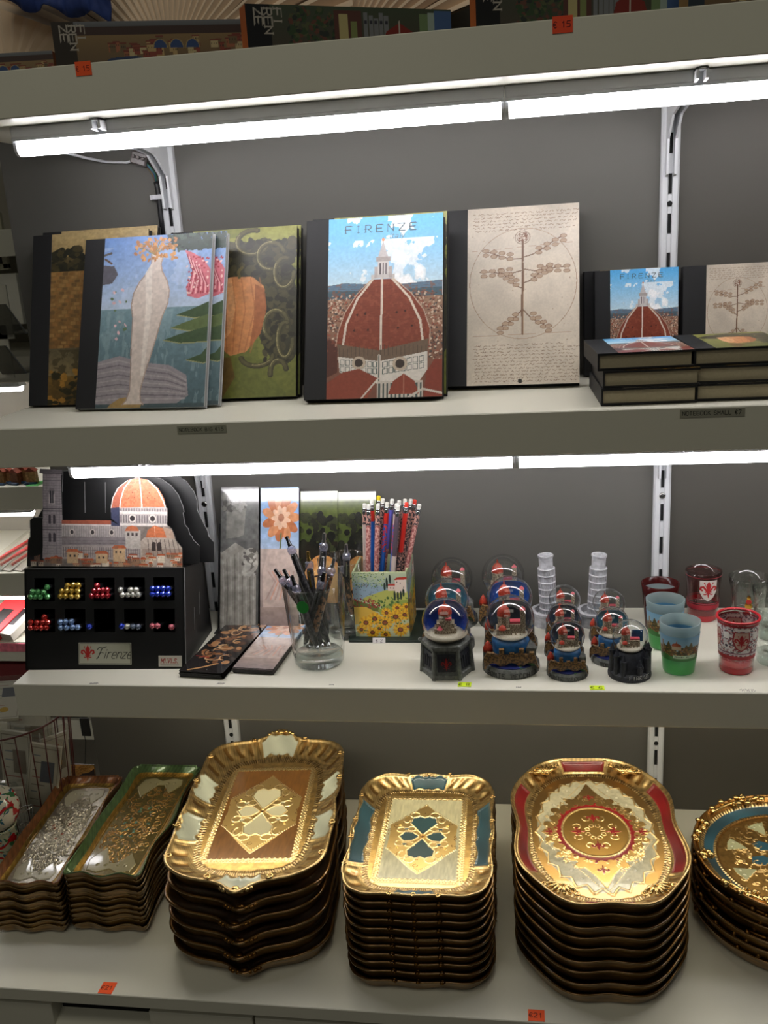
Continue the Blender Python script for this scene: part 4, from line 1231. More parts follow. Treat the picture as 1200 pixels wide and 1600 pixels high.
# black stepped cards behind (same outline, larger towards the back)
def black_card(px, off, name, edge=True):
    p0 = PC + n_card*off
    P = card_pts(px, p0); q = [MDi @ v for v in P]
    zb_ = dH + (bk1.z-dH)*(q[0].y/bk1.y)
    pl2 = [(v.x, max(v.z, zb_)) for v in q]
    y0 = q[0].y
    mb = MB(); mb.prism(pl2, y0, y0+0.002)
    o = mb.build(name, m_black, disp)
    e = MB(); pts = [(a, y0-0.0002, b) for a, b in pl2]
    e.tube(pts[1:-1], 0.00045, 4)
    e.build('cut_edge', m_cut, o)
    return o
black_card(k2([(150, 704), (158, 560), (172, 545), (170, 455), (190, 440), (240, 440), (345, 300), (350, 190), (470, 180), (560, 190), (700, 200), (800, 206), (880, 226), (930, 262), (966, 310), (990, 370), (996, 400), (990, 405), (1000, 470), (1018, 490), (1024, 520), (1036, 530), (1042, 548), (1074, 580), (1074, 676)]), 0.022, 'black_step_card')
black_card(k2([(160, 704), (168, 640), (170, 520), (350, 190), (470, 176), (900, 185), (960, 204), (1010, 236), (1050, 292), (1066, 340), (1066, 390), (1080, 420), (1120, 500), (1126, 530), (1152, 560), (1152, 668)]), 0.045, 'black_step_card')
mb = MB()
for u_ in (136, 168):
    a = MDi @ Vector(atplane([u_], [752], PC+n_card*0.020, n_card)[0]); b = MDi @ Vector(atplane([u_], [800], PC+n_card*0.020, n_card)[0])
    mb.box(a.x-0.0003, a.x+0.0003, a.y-0.001, a.y-0.0004, b.z, a.z)
mb.build('card_fold', m_cut, disp)

# ---- crystal topped pens lying in the windows
def crystal_mesh(mb, s=1.0):
    prof = [(0.0011, 0.0), (0.0030, -0.0010), (0.0040, -0.0030), (0.0038, -0.0052), (0.0024, -0.0068), (0.0008, -0.0072)]
    n = 8; V = []; F = []
    for i, (r_, y) in enumerate(prof):
        for k in range(n):
            a = 2*PI*(k+0.5*(i % 2))/n
            V.append((r_*s*math.cos(a), y*s, r_*s*math.sin(a)))
    for i in range(len(prof)-1):
        for k in range(n):
            j = (k+1) % n
            if i % 2 == 0: F += [(i*n+k, i*n+j, (i+1)*n+k), (i*n+j, (i+1)*n+j, (i+1)*n+k)]
            else: F += [(i*n+k, i*n+j, (i+1)*n+j), (i*n+k, (i+1)*n+j, (i+1)*n+k)]
    F.append(tuple((len(prof)-1)*n+k for k in range(n))); F.append(tuple(range(n-1, -1, -1)))
    mb.add(V, F)
def gem(name, col, emitc=None):
    M = mat(name, col, rough=0.08, spec=1.0, coat=1.0, metal=0.55)
    return M
GEMS = {'green': gem('gem_green', (92, 176, 104)), 'gold': gem('gem_gold', (214, 176, 66)), 'red': gem('gem_red', (186, 22, 44)), 'clear': gem('gem_clear', (214, 214, 206)),
        'blue': gem('gem_blue', (30, 66, 214)), 'scarlet': gem('gem_scarlet', (206, 36, 26)), 'light blue': gem('gem_light', (140, 172, 224)), 'pink': gem('gem_pink', (222, 116, 134)),
        'slate': gem('gem_slate', (110, 124, 150))}
m_barrel = mat('pen_barrel_black', (22, 22, 24), rough=.3, coat=.4)
PENS = {}
def gem_pen(cx, cz, colr, label, group):
    if colr not in PENS:
        r = empty('crystal_pen')
        MB().lathe([(0.0022, -0.004), (0.0034, -0.0015), (0.0034, 0.070), (0.0016, 0.082)], 10, M=Matrix.Rotation(-PI/2, 4, 'X')).build('barrel', m_barrel, r, smooth=True, angle=50)
        g_ = MB(); crystal_mesh(g_, 1.10)
        o = g_.build('crystal', GEMS[colr], r); o.location = (0, -0.004, 0); 
        PENS[colr] = r; t = r
    else:
        t = copy_tree(PENS[colr])
    tag(t, label, 'pen', group)
    t.matrix_world = MD @ Matrix.Translation((cx, 0, cz)) @ Matrix.Rotation(random.uniform(0, 6), 4, 'Y')
    return t
OFF = 0.016
def crop(a, b): return (30+a*0.225, 880+b*0.225)
p0f = np.array(DL) - n_card*OFF
ORDW = {1: 'first', 2: 'second', 3: 'third', 4: 'fourth', 5: 'fifth'}
groups = {
 ('green', 'green crystal-topped pen in the top left window of the black display'): [(62, 236), (97, 236), (130, 237), (177, 236), (75, 203), (113, 203), (152, 204), (176, 170)],
 ('gold', 'gold crystal-topped pen in the second window of the top row'): [(270, 232), (305, 232), (345, 233), (386, 233), (279, 197), (313, 195), (349, 195), (388, 195), (318, 158), (358, 155), (394, 156)],
 ('red', 'dark red crystal-topped pen in the middle window of the top row'): [(488, 231), (526, 230), (562, 230), (598, 228), (505, 195), (535, 193), (566, 192), (594, 190), (524, 160)],
 ('clear', 'clear crystal-topped pen in the fourth window of the top row'): [(702, 224), (740, 223), (776, 223), (812, 223), (689, 190), (758, 189), (796, 189)],
 ('blue', 'deep blue crystal-topped pen in the top right window of the display'): [(911, 219), (947, 218), (984, 218), (1021, 217), (911, 180), (948, 180), (985, 180), (1021, 180)],
 ('scarlet', 'scarlet crystal-topped pen in the bottom left window of the display'): [(62, 452), (98, 452), (134, 452), (170, 451), (62, 415), (106, 416), (144, 415), (178, 414), (156, 380)],
 ('light blue', 'pale blue crystal-topped pen in the second window of the bottom row'): [(272, 452), (310, 452), (352, 450), (388, 450), (268, 414), (304, 412), (345, 411)],
}
for (colr, lab), pts in groups.items():
    pts3 = atplane([crop(*p)[0] for p in pts], [crop(*p)[1] for p in pts], p0f, n_card)
    rows_ = {}
    for i, p in enumerate(pts): rows_.setdefault(round(p[1]/34.0), []).append(i)
    ks = sorted(rows_); rowname = {}
    for n_, k_ in enumerate(ks[::-1]): rowname[k_] = ('bottom layer', 'middle layer' if len(ks) > 2 else 'upper layer', 'top layer')[min(n_, 2)]
    where = {}
    for k_, ids in rows_.items():
        ids.sort(key=lambda i: pts[i][0])
        for j, i in enumerate(ids):
            side = 'single one' if len(ids) == 1 else ('leftmost' if j == 0 else ('rightmost' if j == len(ids)-1 else ORDW[j+1]+' from left'))
            where[i] = side+', '+rowname[k_]
    win = lab.split(' pen in the ')[1].replace(' of the black display', '').replace(' of the display', '').replace(' of the top row', ', top row').replace(' of the bottom row', ', bottom row')
    for i, q in enumerate(pts3):
        l = MDi @ Vector(q); gem_pen(l.x, l.z, colr, '%s crystal-topped pen, %s, %s' % (colr, where[i], win), lab.replace(' pen in', ' pens in'))
single = [((470, 446), 'blue', 'single blue crystal-topped pen right of the pale blue ones'),
          ((697, 443), 'blue', 'blue crystal-topped pen, leftmost of four in the bottom row fourth window'),
          ((735, 444), 'clear', 'clear crystal-topped pen beside the blue one in the bottom row'),
          ((776, 445), 'slate', 'slate grey crystal-topped pen, third of four in the bottom row'),
          ((812, 446), 'slate', 'slate grey crystal-topped pen, rightmost of four in the bottom row'),
          ((910, 440), 'pink', 'pink crystal-topped pen, leftmost in the bottom right window'),
          ((948, 440), 'pink', 'pink crystal-topped pen, second in the bottom right window'),
          ((1044, 448), 'pink', 'pink crystal-topped pen lying apart at the right end of the display')]
for p_, colr, lab in single:
    q = atplane([crop(*p_)[0]], [crop(*p_)[1]], p0f, n_card)[0]
    l = MDi @ Vector(q); gem_pen(l.x, l.z, colr, lab, None)
# ================================================================== bookmarks
m_gloss = attr_mat('glossy_print', rough=0.16, coat=0.7, spec=0.5)
def bm_statue():
    c = Cv(110, 400, 0, 160, 0, 580)
    c.grade(0, 580, (112, 112, 110), (86, 86, 84))
    # grey stone column fragment with drapery (plain stand-in)
    c.poly([(20, 60), (90, 44), (104, 96), (96, 190), (70, 200), (20, 204)], (132, 130, 124))
    c.speck(60, 5, 25, 100, 90, [(150, 148, 142), (92, 90, 86), (120, 118, 112)], 7, 13, 4)
    c.poly([(0, 260), (60, 220), (110, 250), (150, 330), (150, 580), (0, 580)], (150, 146, 138))
    for k in range(9): c.line([(6+k*17, 262+8*abs(k-4)), (12+k*16, 400), (8+k*17, 580)], 6, (112, 108, 102) if k % 2 else (178, 174, 166), al=.6)
    c.ell(120, 300, 40, 60, (156, 152, 144), rot=.3); c.ell(126, 296, 22, 34, (118, 114, 108), rot=.3)
    c.speck(30, 90, 250, 156, 350, [(176, 172, 164), (100, 96, 92)], 6, 12, 9)
    c.mottle(.2, 8, 4); return c
def bm_coast2():
    c = Cv(110, 400, 0, 160, 0, 580)
    c.grade(0, 240, (104, 150, 206), (172, 190, 214)); c.grade(240, 580, (190, 172, 162), (150, 134, 130))
    for k in range(11):
        a = 2*PI*k/11
        c.ell(84+math.cos(a)*46, 118+math.sin(a)*58, 38, 19, (182, 112, 74) if k % 2 else (204, 140, 98), rot=math.atan2(math.sin(a)*58, math.cos(a)*46))
    for k in range(9):
        a = 2*PI*k/9+.3
        c.ell(84+math.cos(a)*20, 118+math.sin(a)*26, 22, 11, (220, 180, 152), rot=a)
    c.ell(84, 118, 13, 16, (176, 122, 96)); c.line([(84, 180), (80, 250)], 6, (110, 120, 84))
    c.poly([(30, 240), (130, 240), (158, 330), (150, 580), (10, 580), (6, 330)], (196, 176, 166))
    for k in range(7): c.line([(30+k*18, 330), (60+k*12, 370), (20+k*20, 440)], 6, (214, 150, 128) if k % 2 else (172, 142, 134), al=.6)
    c.grade(470, 580, (170, 150, 140), (140, 124, 124)); c.mottle(.12, 10, 6); return c
def bm_olive2():
    c = Cv(110, 400, 0, 160, 0, 580)
    c.grade(0, 200, (96, 108, 40), (60, 70, 34)); c.grade(200, 580, (40, 34, 26), (30, 26, 24))
    c.speck(80, 0, 90, 160, 300, [(24, 24, 20), (38, 38, 28), (48, 52, 30)], 10, 22, 4)
    c.ell(100, 360, 84, 110, (206, 144, 84)); c.ell(110, 345, 56, 70, (222, 168, 104))
    for k in range(5): c.arc(90, 300+k*8, 90, 60+6*k, PI, 2*PI, 8, (34, 30, 24))
    c.ell(70, 392, 18, 8, (70, 40, 28)); c.arc(84, 360, 50, 26, 3.5, 5.9, 7, (60, 36, 26))
    c.rect(0, 440, 160, 580, (44, 32, 26)); c.mottle(.15, 12, 8); return c
def bm_map(seed=3):
    c = Cv(110, 380, 0, 160, 0, 560, (30, 26, 26))
    r = random.Random(seed)
    c.speck(90, 20, 60, 150, 470, [(150, 104, 66), (176, 128, 86), (120, 82, 56), (96, 62, 44), (60, 48, 46)], 8, 22, seed)
    for k in range(16): c.arc(r.uniform(40, 120), r.uniform(80, 460), r.uniform(12, 30), r.uniform(14, 34), r.uniform(0, 3), r.uniform(3, 6), 5, r.choice([(190, 146, 98), (74, 46, 34), (206, 166, 120)]))
    c.line([(110, 480), (70, 520), (30, 548)], 10, (184, 138, 92)); c.line([(10, 420), (60, 430)], 6, (150, 40, 36))
    c.rect(0, 0, 160, 40, (34, 30, 32)); c.speck(24, 4, 4, 156, 556, [(170, 170, 170), (110, 60, 50)], 1.5, 3, 6)
    return c
BMW, BMH, BMT = 0.0580, 0.222, 0.0009
BMC = {}
def bookmark(cvf, key, label, group=None, w=BMW, h=BMH):
    r = empty('bookmark', label=label, cat='bookmark', group=group)
    if key not in BMC:
        cvx = cvf()
        X, Zc = np.meshgrid(np.linspace(0, w, cvx.W), np.linspace(h, 0, cvx.H))
        BMC[key] = (grid_mesh('printed_face', np.stack([X, np.full_like(X, -0.00005), Zc], -1), cvx.C, m_gloss), h)
    o = link_mesh('printed_face', BMC[key][0], r)
    if abs(h-BMC[key][1]) > 1e-6: o.scale = (1, 1, h/BMC[key][1])
    if (w, h) not in BMC:
        BMC[(w, h)] = MB().box(0, w, 0, BMT, 0, h).build('card', m_black).data
        bpy.data.objects.remove([x for x in bpy.data.objects if x.data == BMC[(w, h)]][0])
    link_mesh('card', BMC[(w, h)], r)
    return r
ANG = math.radians(21)
specs = [(bm_statue, 'statue', (347, 762), 'black and white bookmark with grey carved stone, standing left of the others', 0),
         (bm_coast2, 'coast2', (409, 763), 'standing bookmark with pale blue sky and red-brown tones, second from the left', 0),
         (bm_olive2, 'olive2', (469, 768), 'standing bookmark with green top and dark tan print, third from the left', 0.003),
         (bm_olive2, 'olive2', (528, 769), 'standing green and dark bookmark at the right, partly behind its neighbour', 0.010)]
def stand_pos(u, v, dyy):
    """solve: leaning card whose top left corner is seen at (u,v)"""
    dy = math.sin(ANG)*BMH; dz = math.cos(ANG)*BMH
    z = ZC+BMT+0.012+dz
    q = atz(u, v, z)
    return Vector((q.x, q.y-dy, ZC))
for f_, key, (u, v), lab, dd in specs:
    dy = math.sin(ANG)*BMH; dz = math.cos(ANG)*BMH
    q = aty(u, v, 1.345-0.004+(dd if dd < .005 else .004))
    zt_ = q.z
    for k in range(2 if key != 'olive2' else 1):
        o = bookmark(f_, key, lab if k == 0 else 'bookmark right behind the standing %s one, its edge just showing' % ('stone-grey' if key == 'statue' else 'pale blue'))
        o.location = (q.x-(0.002 if k else 0), q.y-dy+0.0016*k, zt_-dz+(0.0005*k)); o.rotation_euler = (-ANG, 0, 0)
# clear acrylic holder that carries the standing bookmarks
q = aty(345, 900, 1.27)
hold = MB()
x0 = -0.470; x1 = -0.252
zb0 = ZC; 
hold.box(x0, x1, 1.255, 1.345, ZC, ZC+0.0015)
m_acr = glass_mat('clear_acrylic', (250, 250, 250), .03)
hold.prism([(1.2735, ZC), (1.276, ZC), (1.3345, ZC+0.15), (1.332, ZC+0.15)], x0, x1, axis='x')
tag(hold.build('bookmark_rest', m_black), 'black sloping card rest behind the standing bookmarks', 'stand')
# flat piles
def pile(pts, n, cvf, key, word, group):
    a = atz(pts[0][0], pts[0][1], ZC); b = atz(pts[1][0], pts[1][1], ZC)
    hgt = n*0.0013
    bl = atz(pts[2][0], pts[2][1], ZC+hgt)
    d = Vector((b.x-a.x, b.y-a.y, 0)); w = d.length; rz = math.atan2(d.y, d.x)
    L = min((Vector((bl.x, bl.y, 0))-Vector((a.x, a.y, 0))).length, 0.20)
    for k in range(n):
        word2 = 'topmost' if k == n-1 else ORD[n-k]+' from the top'
        o = bookmark(cvf, key, 'flat %s bookmark, %s of its lying pile' % (word, word2), group, w=w, h=L)
        o.rotation_euler = (-PI/2, 0, rz+random.uniform(-.012, .012))
        o.location = (a.x+random.uniform(-.0008, .0008), a.y+random.uniform(-.001, .001), ZC+0.00125*(k+1))
        for ch in [x for x in bpy.data.objects if x.parent == o and x.name.startswith('printed_face')]:
            ch.scale = (w/BMW, 1, L/BMH if key in ('coast2', 'statue') else ch.scale[2])
ORD = {1: 'first', 2: 'second', 3: 'third', 4: 'fourth', 5: 'fifth', 6: 'sixth', 7: 'seventh', 8: 'eighth', 9: 'ninth', 10: 'tenth', 11: 'eleventh', 12: 'twelfth'}
pile([(281, 1058), (346, 1062), (345, 962)], 8, bm_map, 'map', 'dark brown engraved', 'flat dark brown bookmarks in front of the pen display')
pile([(364, 1052), (427, 1055), (407, 965)], 7, bm_coast2, 'coast3', 'pale blue and rose', 'flat pale bookmarks left of the pen glass')

# ================================================================== glasses with pens
m_glass = glass_mat('clear_glass', (251, 253, 252), .02, 1.5, 1.5)
m_glassthick = glass_mat('clear_glass_base', (242, 246, 245), .02, 1.5, 2.6)
def tumbler(x, y, rb, rt, h, label, base_t=0.018):
    t = empty('drinking_glass', (x, y, ZC), label=label, cat='glass')
    wl = 0.0018
    MB().open_lathe([(rb*.93, 0.0005), (rb, 0.004), (rb+(rt-rb)*.12, 0.014), (rt, h), (rt-wl*.5, h+0.0008), (rt-wl, h), (rb+(rt-rb)*.15-wl, base_t+0.006), (rb*.8, base_t), (0.0005, base_t-0.002)], 56).build('wall', m_glass, t, smooth=True)
    MB().lathe([(rb*.92, 0.0003), (rb*.985, 0.0035), (rb*.99, 0.011), (rb*.9, base_t-0.003), (0.001, base_t-0.005)], 56).build('thick_base', m_glassthick, t, smooth=True)
    return t
def pat(name, a, b, scale=500):
    if name in MATS: return MATS[name]
    M = bpy.data.materials.new(name); M.use_nodes = True; nt = M.node_tree; bs = nt.nodes['Principled BSDF']
    tc = nt.nodes.new('ShaderNodeTexCoord'); n = nt.nodes.new('ShaderNodeTexNoise'); n.inputs['Scale'].default_value = scale; n.inputs['Detail'].default_value = 2
    r = nt.nodes.new('ShaderNodeValToRGB'); r.color_ramp.elements[0].color = L3(a); r.color_ramp.elements[0].position = .46; r.color_ramp.elements[1].color = L3(b); r.color_ramp.elements[1].position = .54
    nt.links.new(tc.outputs['Object'], n.inputs['Vector']); nt.links.new(n.outputs['Fac'], r.inputs[0]); nt.links.new(r.outputs[0], bs.inputs['Base Color'])
    bs.inputs['Roughness'].default_value = .3; MATS[name] = M; return M
m_clearpl = glass_mat('clear_plastic', (226, 226, 240), .06, 1.5, 2.4, body=.22, bodycol=(200, 202, 222))
m_goldp = mat('pen_gold', (196, 160, 84), rough=.2, metal=1.0)
def glass_pen(top, bot, body, tip, label, crystal=True, L=0.142):
    """pen from its top point down to its lower end"""
    top = Vector(top); bot = Vector(bot); d = (bot-top).normalized()
    Mx = Matrix.Translation(top) @ Vector((0, 0, -1)).rotation_difference(d).to_matrix().to_4x4()
    r = empty('ballpoint_pen', label=label, cat='pen'); r.matrix_world = Mx
    L = (bot-top).length
    MB().lathe([(0.0005, 0), (0.0024, -0.0008), (0.0024, -0.010), (0.0030, -0.011), (0.0030, -0.0145)], 16).build('push_button', tip, r, smooth=True, angle=40)
    if crystal:
        g_ = MB(); n = 9; V = []; F = []
        prof = [(0.0030, -0.0140), (0.0058, -0.0165), (0.0062, -0.0205), (0.0058, -0.0245), (0.0042, -0.0262)]
        for i, (q, z) in enumerate(prof):
            for k in range(n):
                a = 2*PI*(k+.5*(i % 2))/n; V.append((q*math.cos(a), q*math.sin(a), z))
        for i in range(len(prof)-1):
            for k in range(n):
                j = (k+1) % n; F += [(i*n+k, (i+1)*n+k, i*n+j), (i*n+j, (i+1)*n+k, (i+1)*n+j)]
        g_.add(V, F); g_.build('crystal_collar', m_clearpl, r)
    MB().lathe([(0.0040, -0.0255), (0.0048, -0.0275), (0.0050, -0.06), (0.0048, -L+0.022), (0.0034, -L+0.010)], 16).build('barrel', body, r, smooth=True, angle=40)
    MB().lathe([(0.0034, -L+0.010), (0.0012, -L+0.001), (0.0004, -L)], 14).build('tip', m_chrome, r, smooth=True)
    MB().box(-0.0012, 0.0012, -0.0066, -0.0058, -0.050, -0.0265, b=0.0003).build('clip', tip, r)
    return r
GX, GY = -0.2885, 1.1655
tumbler(GX, GY, 0.0345, 0.0425, 0.117, 'tall clear drinking glass full of pens in front of the bookmarks')
m_bodyA = pat('pen_speckled_dark', (20, 20, 22), (60, 58, 60), 260)
m_bodyB = pat('pen_patterned_brown', (30, 24, 22), (130, 92, 62), 180)
m_dk = mat('pen_dark_chrome', (90, 90, 92), rough=.15, metal=1.0)
pens = [((447.5, 838), 1.185, (0.018, -0.006), m_bodyA, m_dk, 'dark pen leaning left with a striped silver top, tallest on the left of the glass'),
        ((507, 832), 1.190, (-0.004, 0.012), m_bodyA, m_chrome, 'silver-topped pen standing tallest in the middle of the glass'),
        ((481, 861), 1.182, (-0.002, 0.010), m_bodyA, m_goldp, 'gold-topped pen in the middle of the glass'),
        ((505, 869), 1.165, (-0.006, -0.002), m_bodyA, m_chrome, 'chrome-topped pen just right of the gold-topped one'),
        ((523, 871), 1.160, (-0.010, -0.014), m_bodyB, m_chrome, 'brown patterned pen with a bright chrome clip, leaning right in the glass'),
        ((429, 889), 1.170, (0.016, 0.006), m_bodyA, m_dk, 'short dark pen at the left rim of the glass'),
        ((443, 889), 1.158, (0.010, -0.008), m_bodyA, m_dk, 'dark pen with a crystal collar, second from the left rim'),
        ((455.5, 899), 1.148, (0.004, -0.016), m_bodyA, m_dk, 'dark pen with a sparkling crystal collar, lowest at the front left'),
        ((507, 893), 1.150, (-0.020, 0.000), m_bodyA, m_dk, 'dark pen crossing to the lower left from the front right of the glass')]
for (uv, y, (bx, by), body, tip, lab) in pens:
    t_ = aty(uv[0], uv[1], y); b_ = Vector((GX+bx, GY+by, ZC+0.021))
    glass_pen(t_, b_, body, tip, lab)
c = Cv(60, 60, -1, 1, -1, 1)
dot = MB().lathe([(0.0085, 0), (0.0085, 0.0004)], 24, M=Matrix.Rotation(PI/2, 4, 'X'))
o = dot.build('round_sticker', mat('green_sticker', (40, 150, 60), .5)); dpt = aty(473, 949, GY-0.0405); o.location = (dpt.x, GY-math.sqrt(max(0.0, 0.0410**2-(dpt.x-GX)**2)), dpt.z); o.rotation_euler = (0, 0, math.atan2(dpt.x-GX, 0.04)*1.0)
tag(o, 'round green sticker on the front of the pen glass', 'sticker')
p = aty(537, 905, 1.27)
G2X, G2Y = -0.2655, 1.262
tumbler(G2X, G2Y, 0.030, 0.037, 0.117, 'second clear drinking glass standing behind the pen glass')
t_ = aty(541, 849, 1.262); glass_pen(t_, Vector((G2X-0.002, G2Y+0.012, ZC+0.021)), m_bodyA, m_chrome, 'dark pen with a crystal collar in the rear glass')
t_ = aty(533, 868, 1.275); glass_pen(t_, Vector((G2X+0.010, G2Y-0.006, ZC+0.021)), m_bodyB, m_dk, 'brown dark pen in the rear glass, mostly hidden')

# ================================================================== pencil box with sunflowers
PB = empty('pencil_box', (-0.2500, 1.2415, ZC), label='square pencil box painted with sunflowers and a hillside villa', cat='pencil holder')
bw, bd, bh = 0.0790, 0.080, 0.0985
bz = 0.0035
def sunfl():
    c = Cv(230, 290, 0, 540, 0, 640, (190, 196, 160))
    c.grade(0, 220, (186, 196, 158), (150, 170, 186))
    c.poly([(0, 100), (200, 110), (340, 160), (300, 260), (0, 270)], (150, 172, 190)); c.poly([(100, 250), (300, 180), (460, 150), (540, 190), (540, 360), (300, 340), (100, 280)], (188, 190, 100))
    c.speck(170, 0, 0, 330, 150, [(84, 130, 70), (60, 96, 60), (196, 206, 130)], 3, 8, 3); c.speck(60, 0, 80, 260, 260, [(50, 60, 90), (110, 60, 70), (80, 110, 70)], 3, 6, 5)
    c.poly([(0, 270), (220, 330), (300, 400), (0, 350)], (104, 112, 48)); c.speck(80, 0, 262, 260, 350, [(176, 40, 44), (140, 30, 40), (96, 110, 46)], 6, 12, 8)
    c.poly([(0, 340), (120, 340), (230, 400), (300, 480), (0, 520)], (222, 180, 70)); c.poly([(240, 370), (430, 280), (540, 270), (540, 400), (260, 420)], (150, 166, 74))
    c.rect(350, 120, 470, 180, (226, 204, 190)); c.poly([(344, 130), (360, 112), (460, 112), (480, 130)], (196, 64, 48)); c.rect(420, 70, 530, 200, (232, 214, 200)); c.poly([(412, 74), (440, 50), (540, 44), (540, 70)], (190, 60, 44))
    for x, y in ((372, 146), (402, 148), (436, 90), (470, 100), (500, 140)): c.rect(x, y, x+8, y+12, (70, 60, 66))
    for x, y, h_ in ((318, 100, 80), (342, 50, 110), (374, 20, 90), (412, 180, 100), (444, 190, 90), (474, 180, 90), (500, 160, 80)): c.ell(x, y+h_/2, 11, h_/2, (38, 56, 46))
    c.speck(40, 240, 250, 540, 400, [(70, 104, 50), (96, 130, 60)], 8, 16, 2)
    for (x, y, r_) in ((110, 500, 78), (200, 460, 80), (300, 500, 84), (410, 440, 86), (320, 400, 60), (500, 420, 66), (430, 350, 56), (520, 340, 50), (170, 600, 74), (450, 570, 84), (300, 620, 60), (60, 570, 60), (530, 540, 50), (240, 560, 50)):
        for k in range(16):
            a = k*2*PI/16+x
            c.ell(x+math.cos(a)*r_*.58, y+math.sin(a)*r_*.5, r_*.36, r_*.13, (240, 190, 38) if k % 2 else (220, 158, 28), rot=a)
        c.ell(x, y, r_*.34, r_*.30, (96, 46, 26)); c.ell(x, y, r_*.2, r_*.17, (150, 74, 38))
    c.speck(40, 40, 430, 540, 640, [(60, 96, 44), (84, 120, 52)], 5, 11, 14)
    return c
cs = sunfl(); m_enamel = attr_mat('painted_enamel', rough=.3, coat=.2)
X, Zc = np.meshgrid(np.linspace(0, bw, cs.W), np.linspace(bh, 0, cs.H))
fr = link_mesh('front_picture', grid_mesh('front_picture', np.stack([X, np.full_like(X, -0.0006), Zc+bz], -1), cs.C, m_enamel), PB)
Y_, Zc = np.meshgrid(np.linspace(0, bd, 120), np.linspace(bh, 0, 150))
cs2 = sunfl(); sub = cs2.C[::2, ::2][:145, :115]
Y_, Zc = np.meshgrid(np.linspace(0, bd, sub.shape[1]), np.linspace(bh, 0, sub.shape[0]))
link_mesh('side_picture', grid_mesh('side_picture', np.stack([np.full_like(Y_, bw+0.0006), Y_, Zc+bz], -1), sub, m_enamel), PB)
mb = MB(); w3 = 0.003
mb.box(0, bw, 0, w3, bz, bz+bh, b=.0005); mb.box(0, bw, bd-w3, bd, bz, bz+bh, b=.0005); mb.box(0, w3, 0, bd, bz, bz+bh, b=.0005); mb.box(bw-w3, bw, 0, bd, bz, bz+bh, b=.0005); mb.box(0, bw, 0, bd, bz, bz+w3)
mb.build('box_body', mat('cream_green_wood', (176, 186, 142), .4, noise=.2, nscale=60), PB)
MB().box(-0.0085, bw+0.0175, -0.0145, bd+0.02, 0, 0.0034, b=.0006).build('base_board', mat('dark_green_board', (30, 44, 38), .5), PB)
c = Cv(110, 46, 0, 24, 0, 10, (226, 222, 222)); write(c, '\u20ac 2', 6, 2.2, 5.6, (70, 50, 60), wd=.7)
X, Zc = np.meshgrid(np.linspace(0, 0.0185, c.W), np.linspace(0.0078, 0, c.H))
o = link_mesh('price_sticker', grid_mesh('price_sticker', np.stack([X, np.zeros_like(X), Zc], -1), c.C, m_paper)); q = atz(584, 1000, ZC+0.0018)
o.location = (q.x-0.0005, 1.2415-0.0172, ZC+0.0003); o.rotation_euler = (-0.35, 0, 0)
bk = MB().box(0, 0.0185, 0.0001, 0.0006, 0, 0.0078).build('sticker_backing', m_wire, o)
tag(o, 'white price sticker on the green base of the sunflower pencil box', 'price label')
# pencils
m_er = {'w': mat('eraser_white', (206, 204, 196), .6), 'y': mat('eraser_yellow', (226, 200, 30), .6), 'r': mat('eraser_red', (214, 60, 44), .6)}
m_fer = mat('ferrule', (190, 194, 196), rough=.25, metal=1.0)
pb = {'floral': pat('pencil_floral', (40, 40, 48), (196, 150, 136), 330), 'blue': mat('pencil_blue', (36, 96, 178), .35), 'red': mat('pencil_red', (190, 44, 36), .35), 'violet': mat('pencil_violet', (96, 92, 178), .35),
      'cream': mat('pencil_cream', (196, 180, 172), .35), 'plum': mat('pencil_plum', (84, 72, 82), .35), 'rose': pat('pencil_rose', (150, 84, 82), (206, 160, 150), 300), 'bluefl': pat('pencil_bluefloral', (40, 100, 180), (206, 56, 60), 300)}
def pencil(uv, y, bot, mats_, er, label):
    t_ = aty(uv[0], uv[1], y); b_ = Vector(bot); d = (b_-t_).normalized(); L = (b_-t_).length
    r = empty('pencil', label=label, cat='pencil'); r.matrix_world = Matrix.Translation(t_) @ Vector((0, 0, -1)).rotation_difference(d).to_matrix().to_4x4()
    MB().lathe([(0.0022, 0), (0.0029, -0.0007), (0.0029, -0.0065)], 12).build('eraser', m_er[er], r, smooth=True, angle=40)
    MB().lathe([(0.0029, -0.0065), (0.00325, -0.007), (0.00325, -0.0095), (0.0029, -0.010), (0.0032, -0.0105), (0.0032, -0.0155)], 12).build('ferrule', m_fer, r, smooth=True, angle=40)
    a0 = 0.0155; n = len(mats_)
    cuts = [a0, a0+0.016, a0+0.06, L][:n]+[L] if n > 1 else [a0, L]
    for i in range(n):
        MB().lathe([(0.0036, -cuts[i]), (0.0036, -cuts[i+1])], 6).build('lacquered_shaft', pb[mats_[i]], r)
    return r
BXc, BYc = -0.2500+bw/2, 1.2415+bd/2
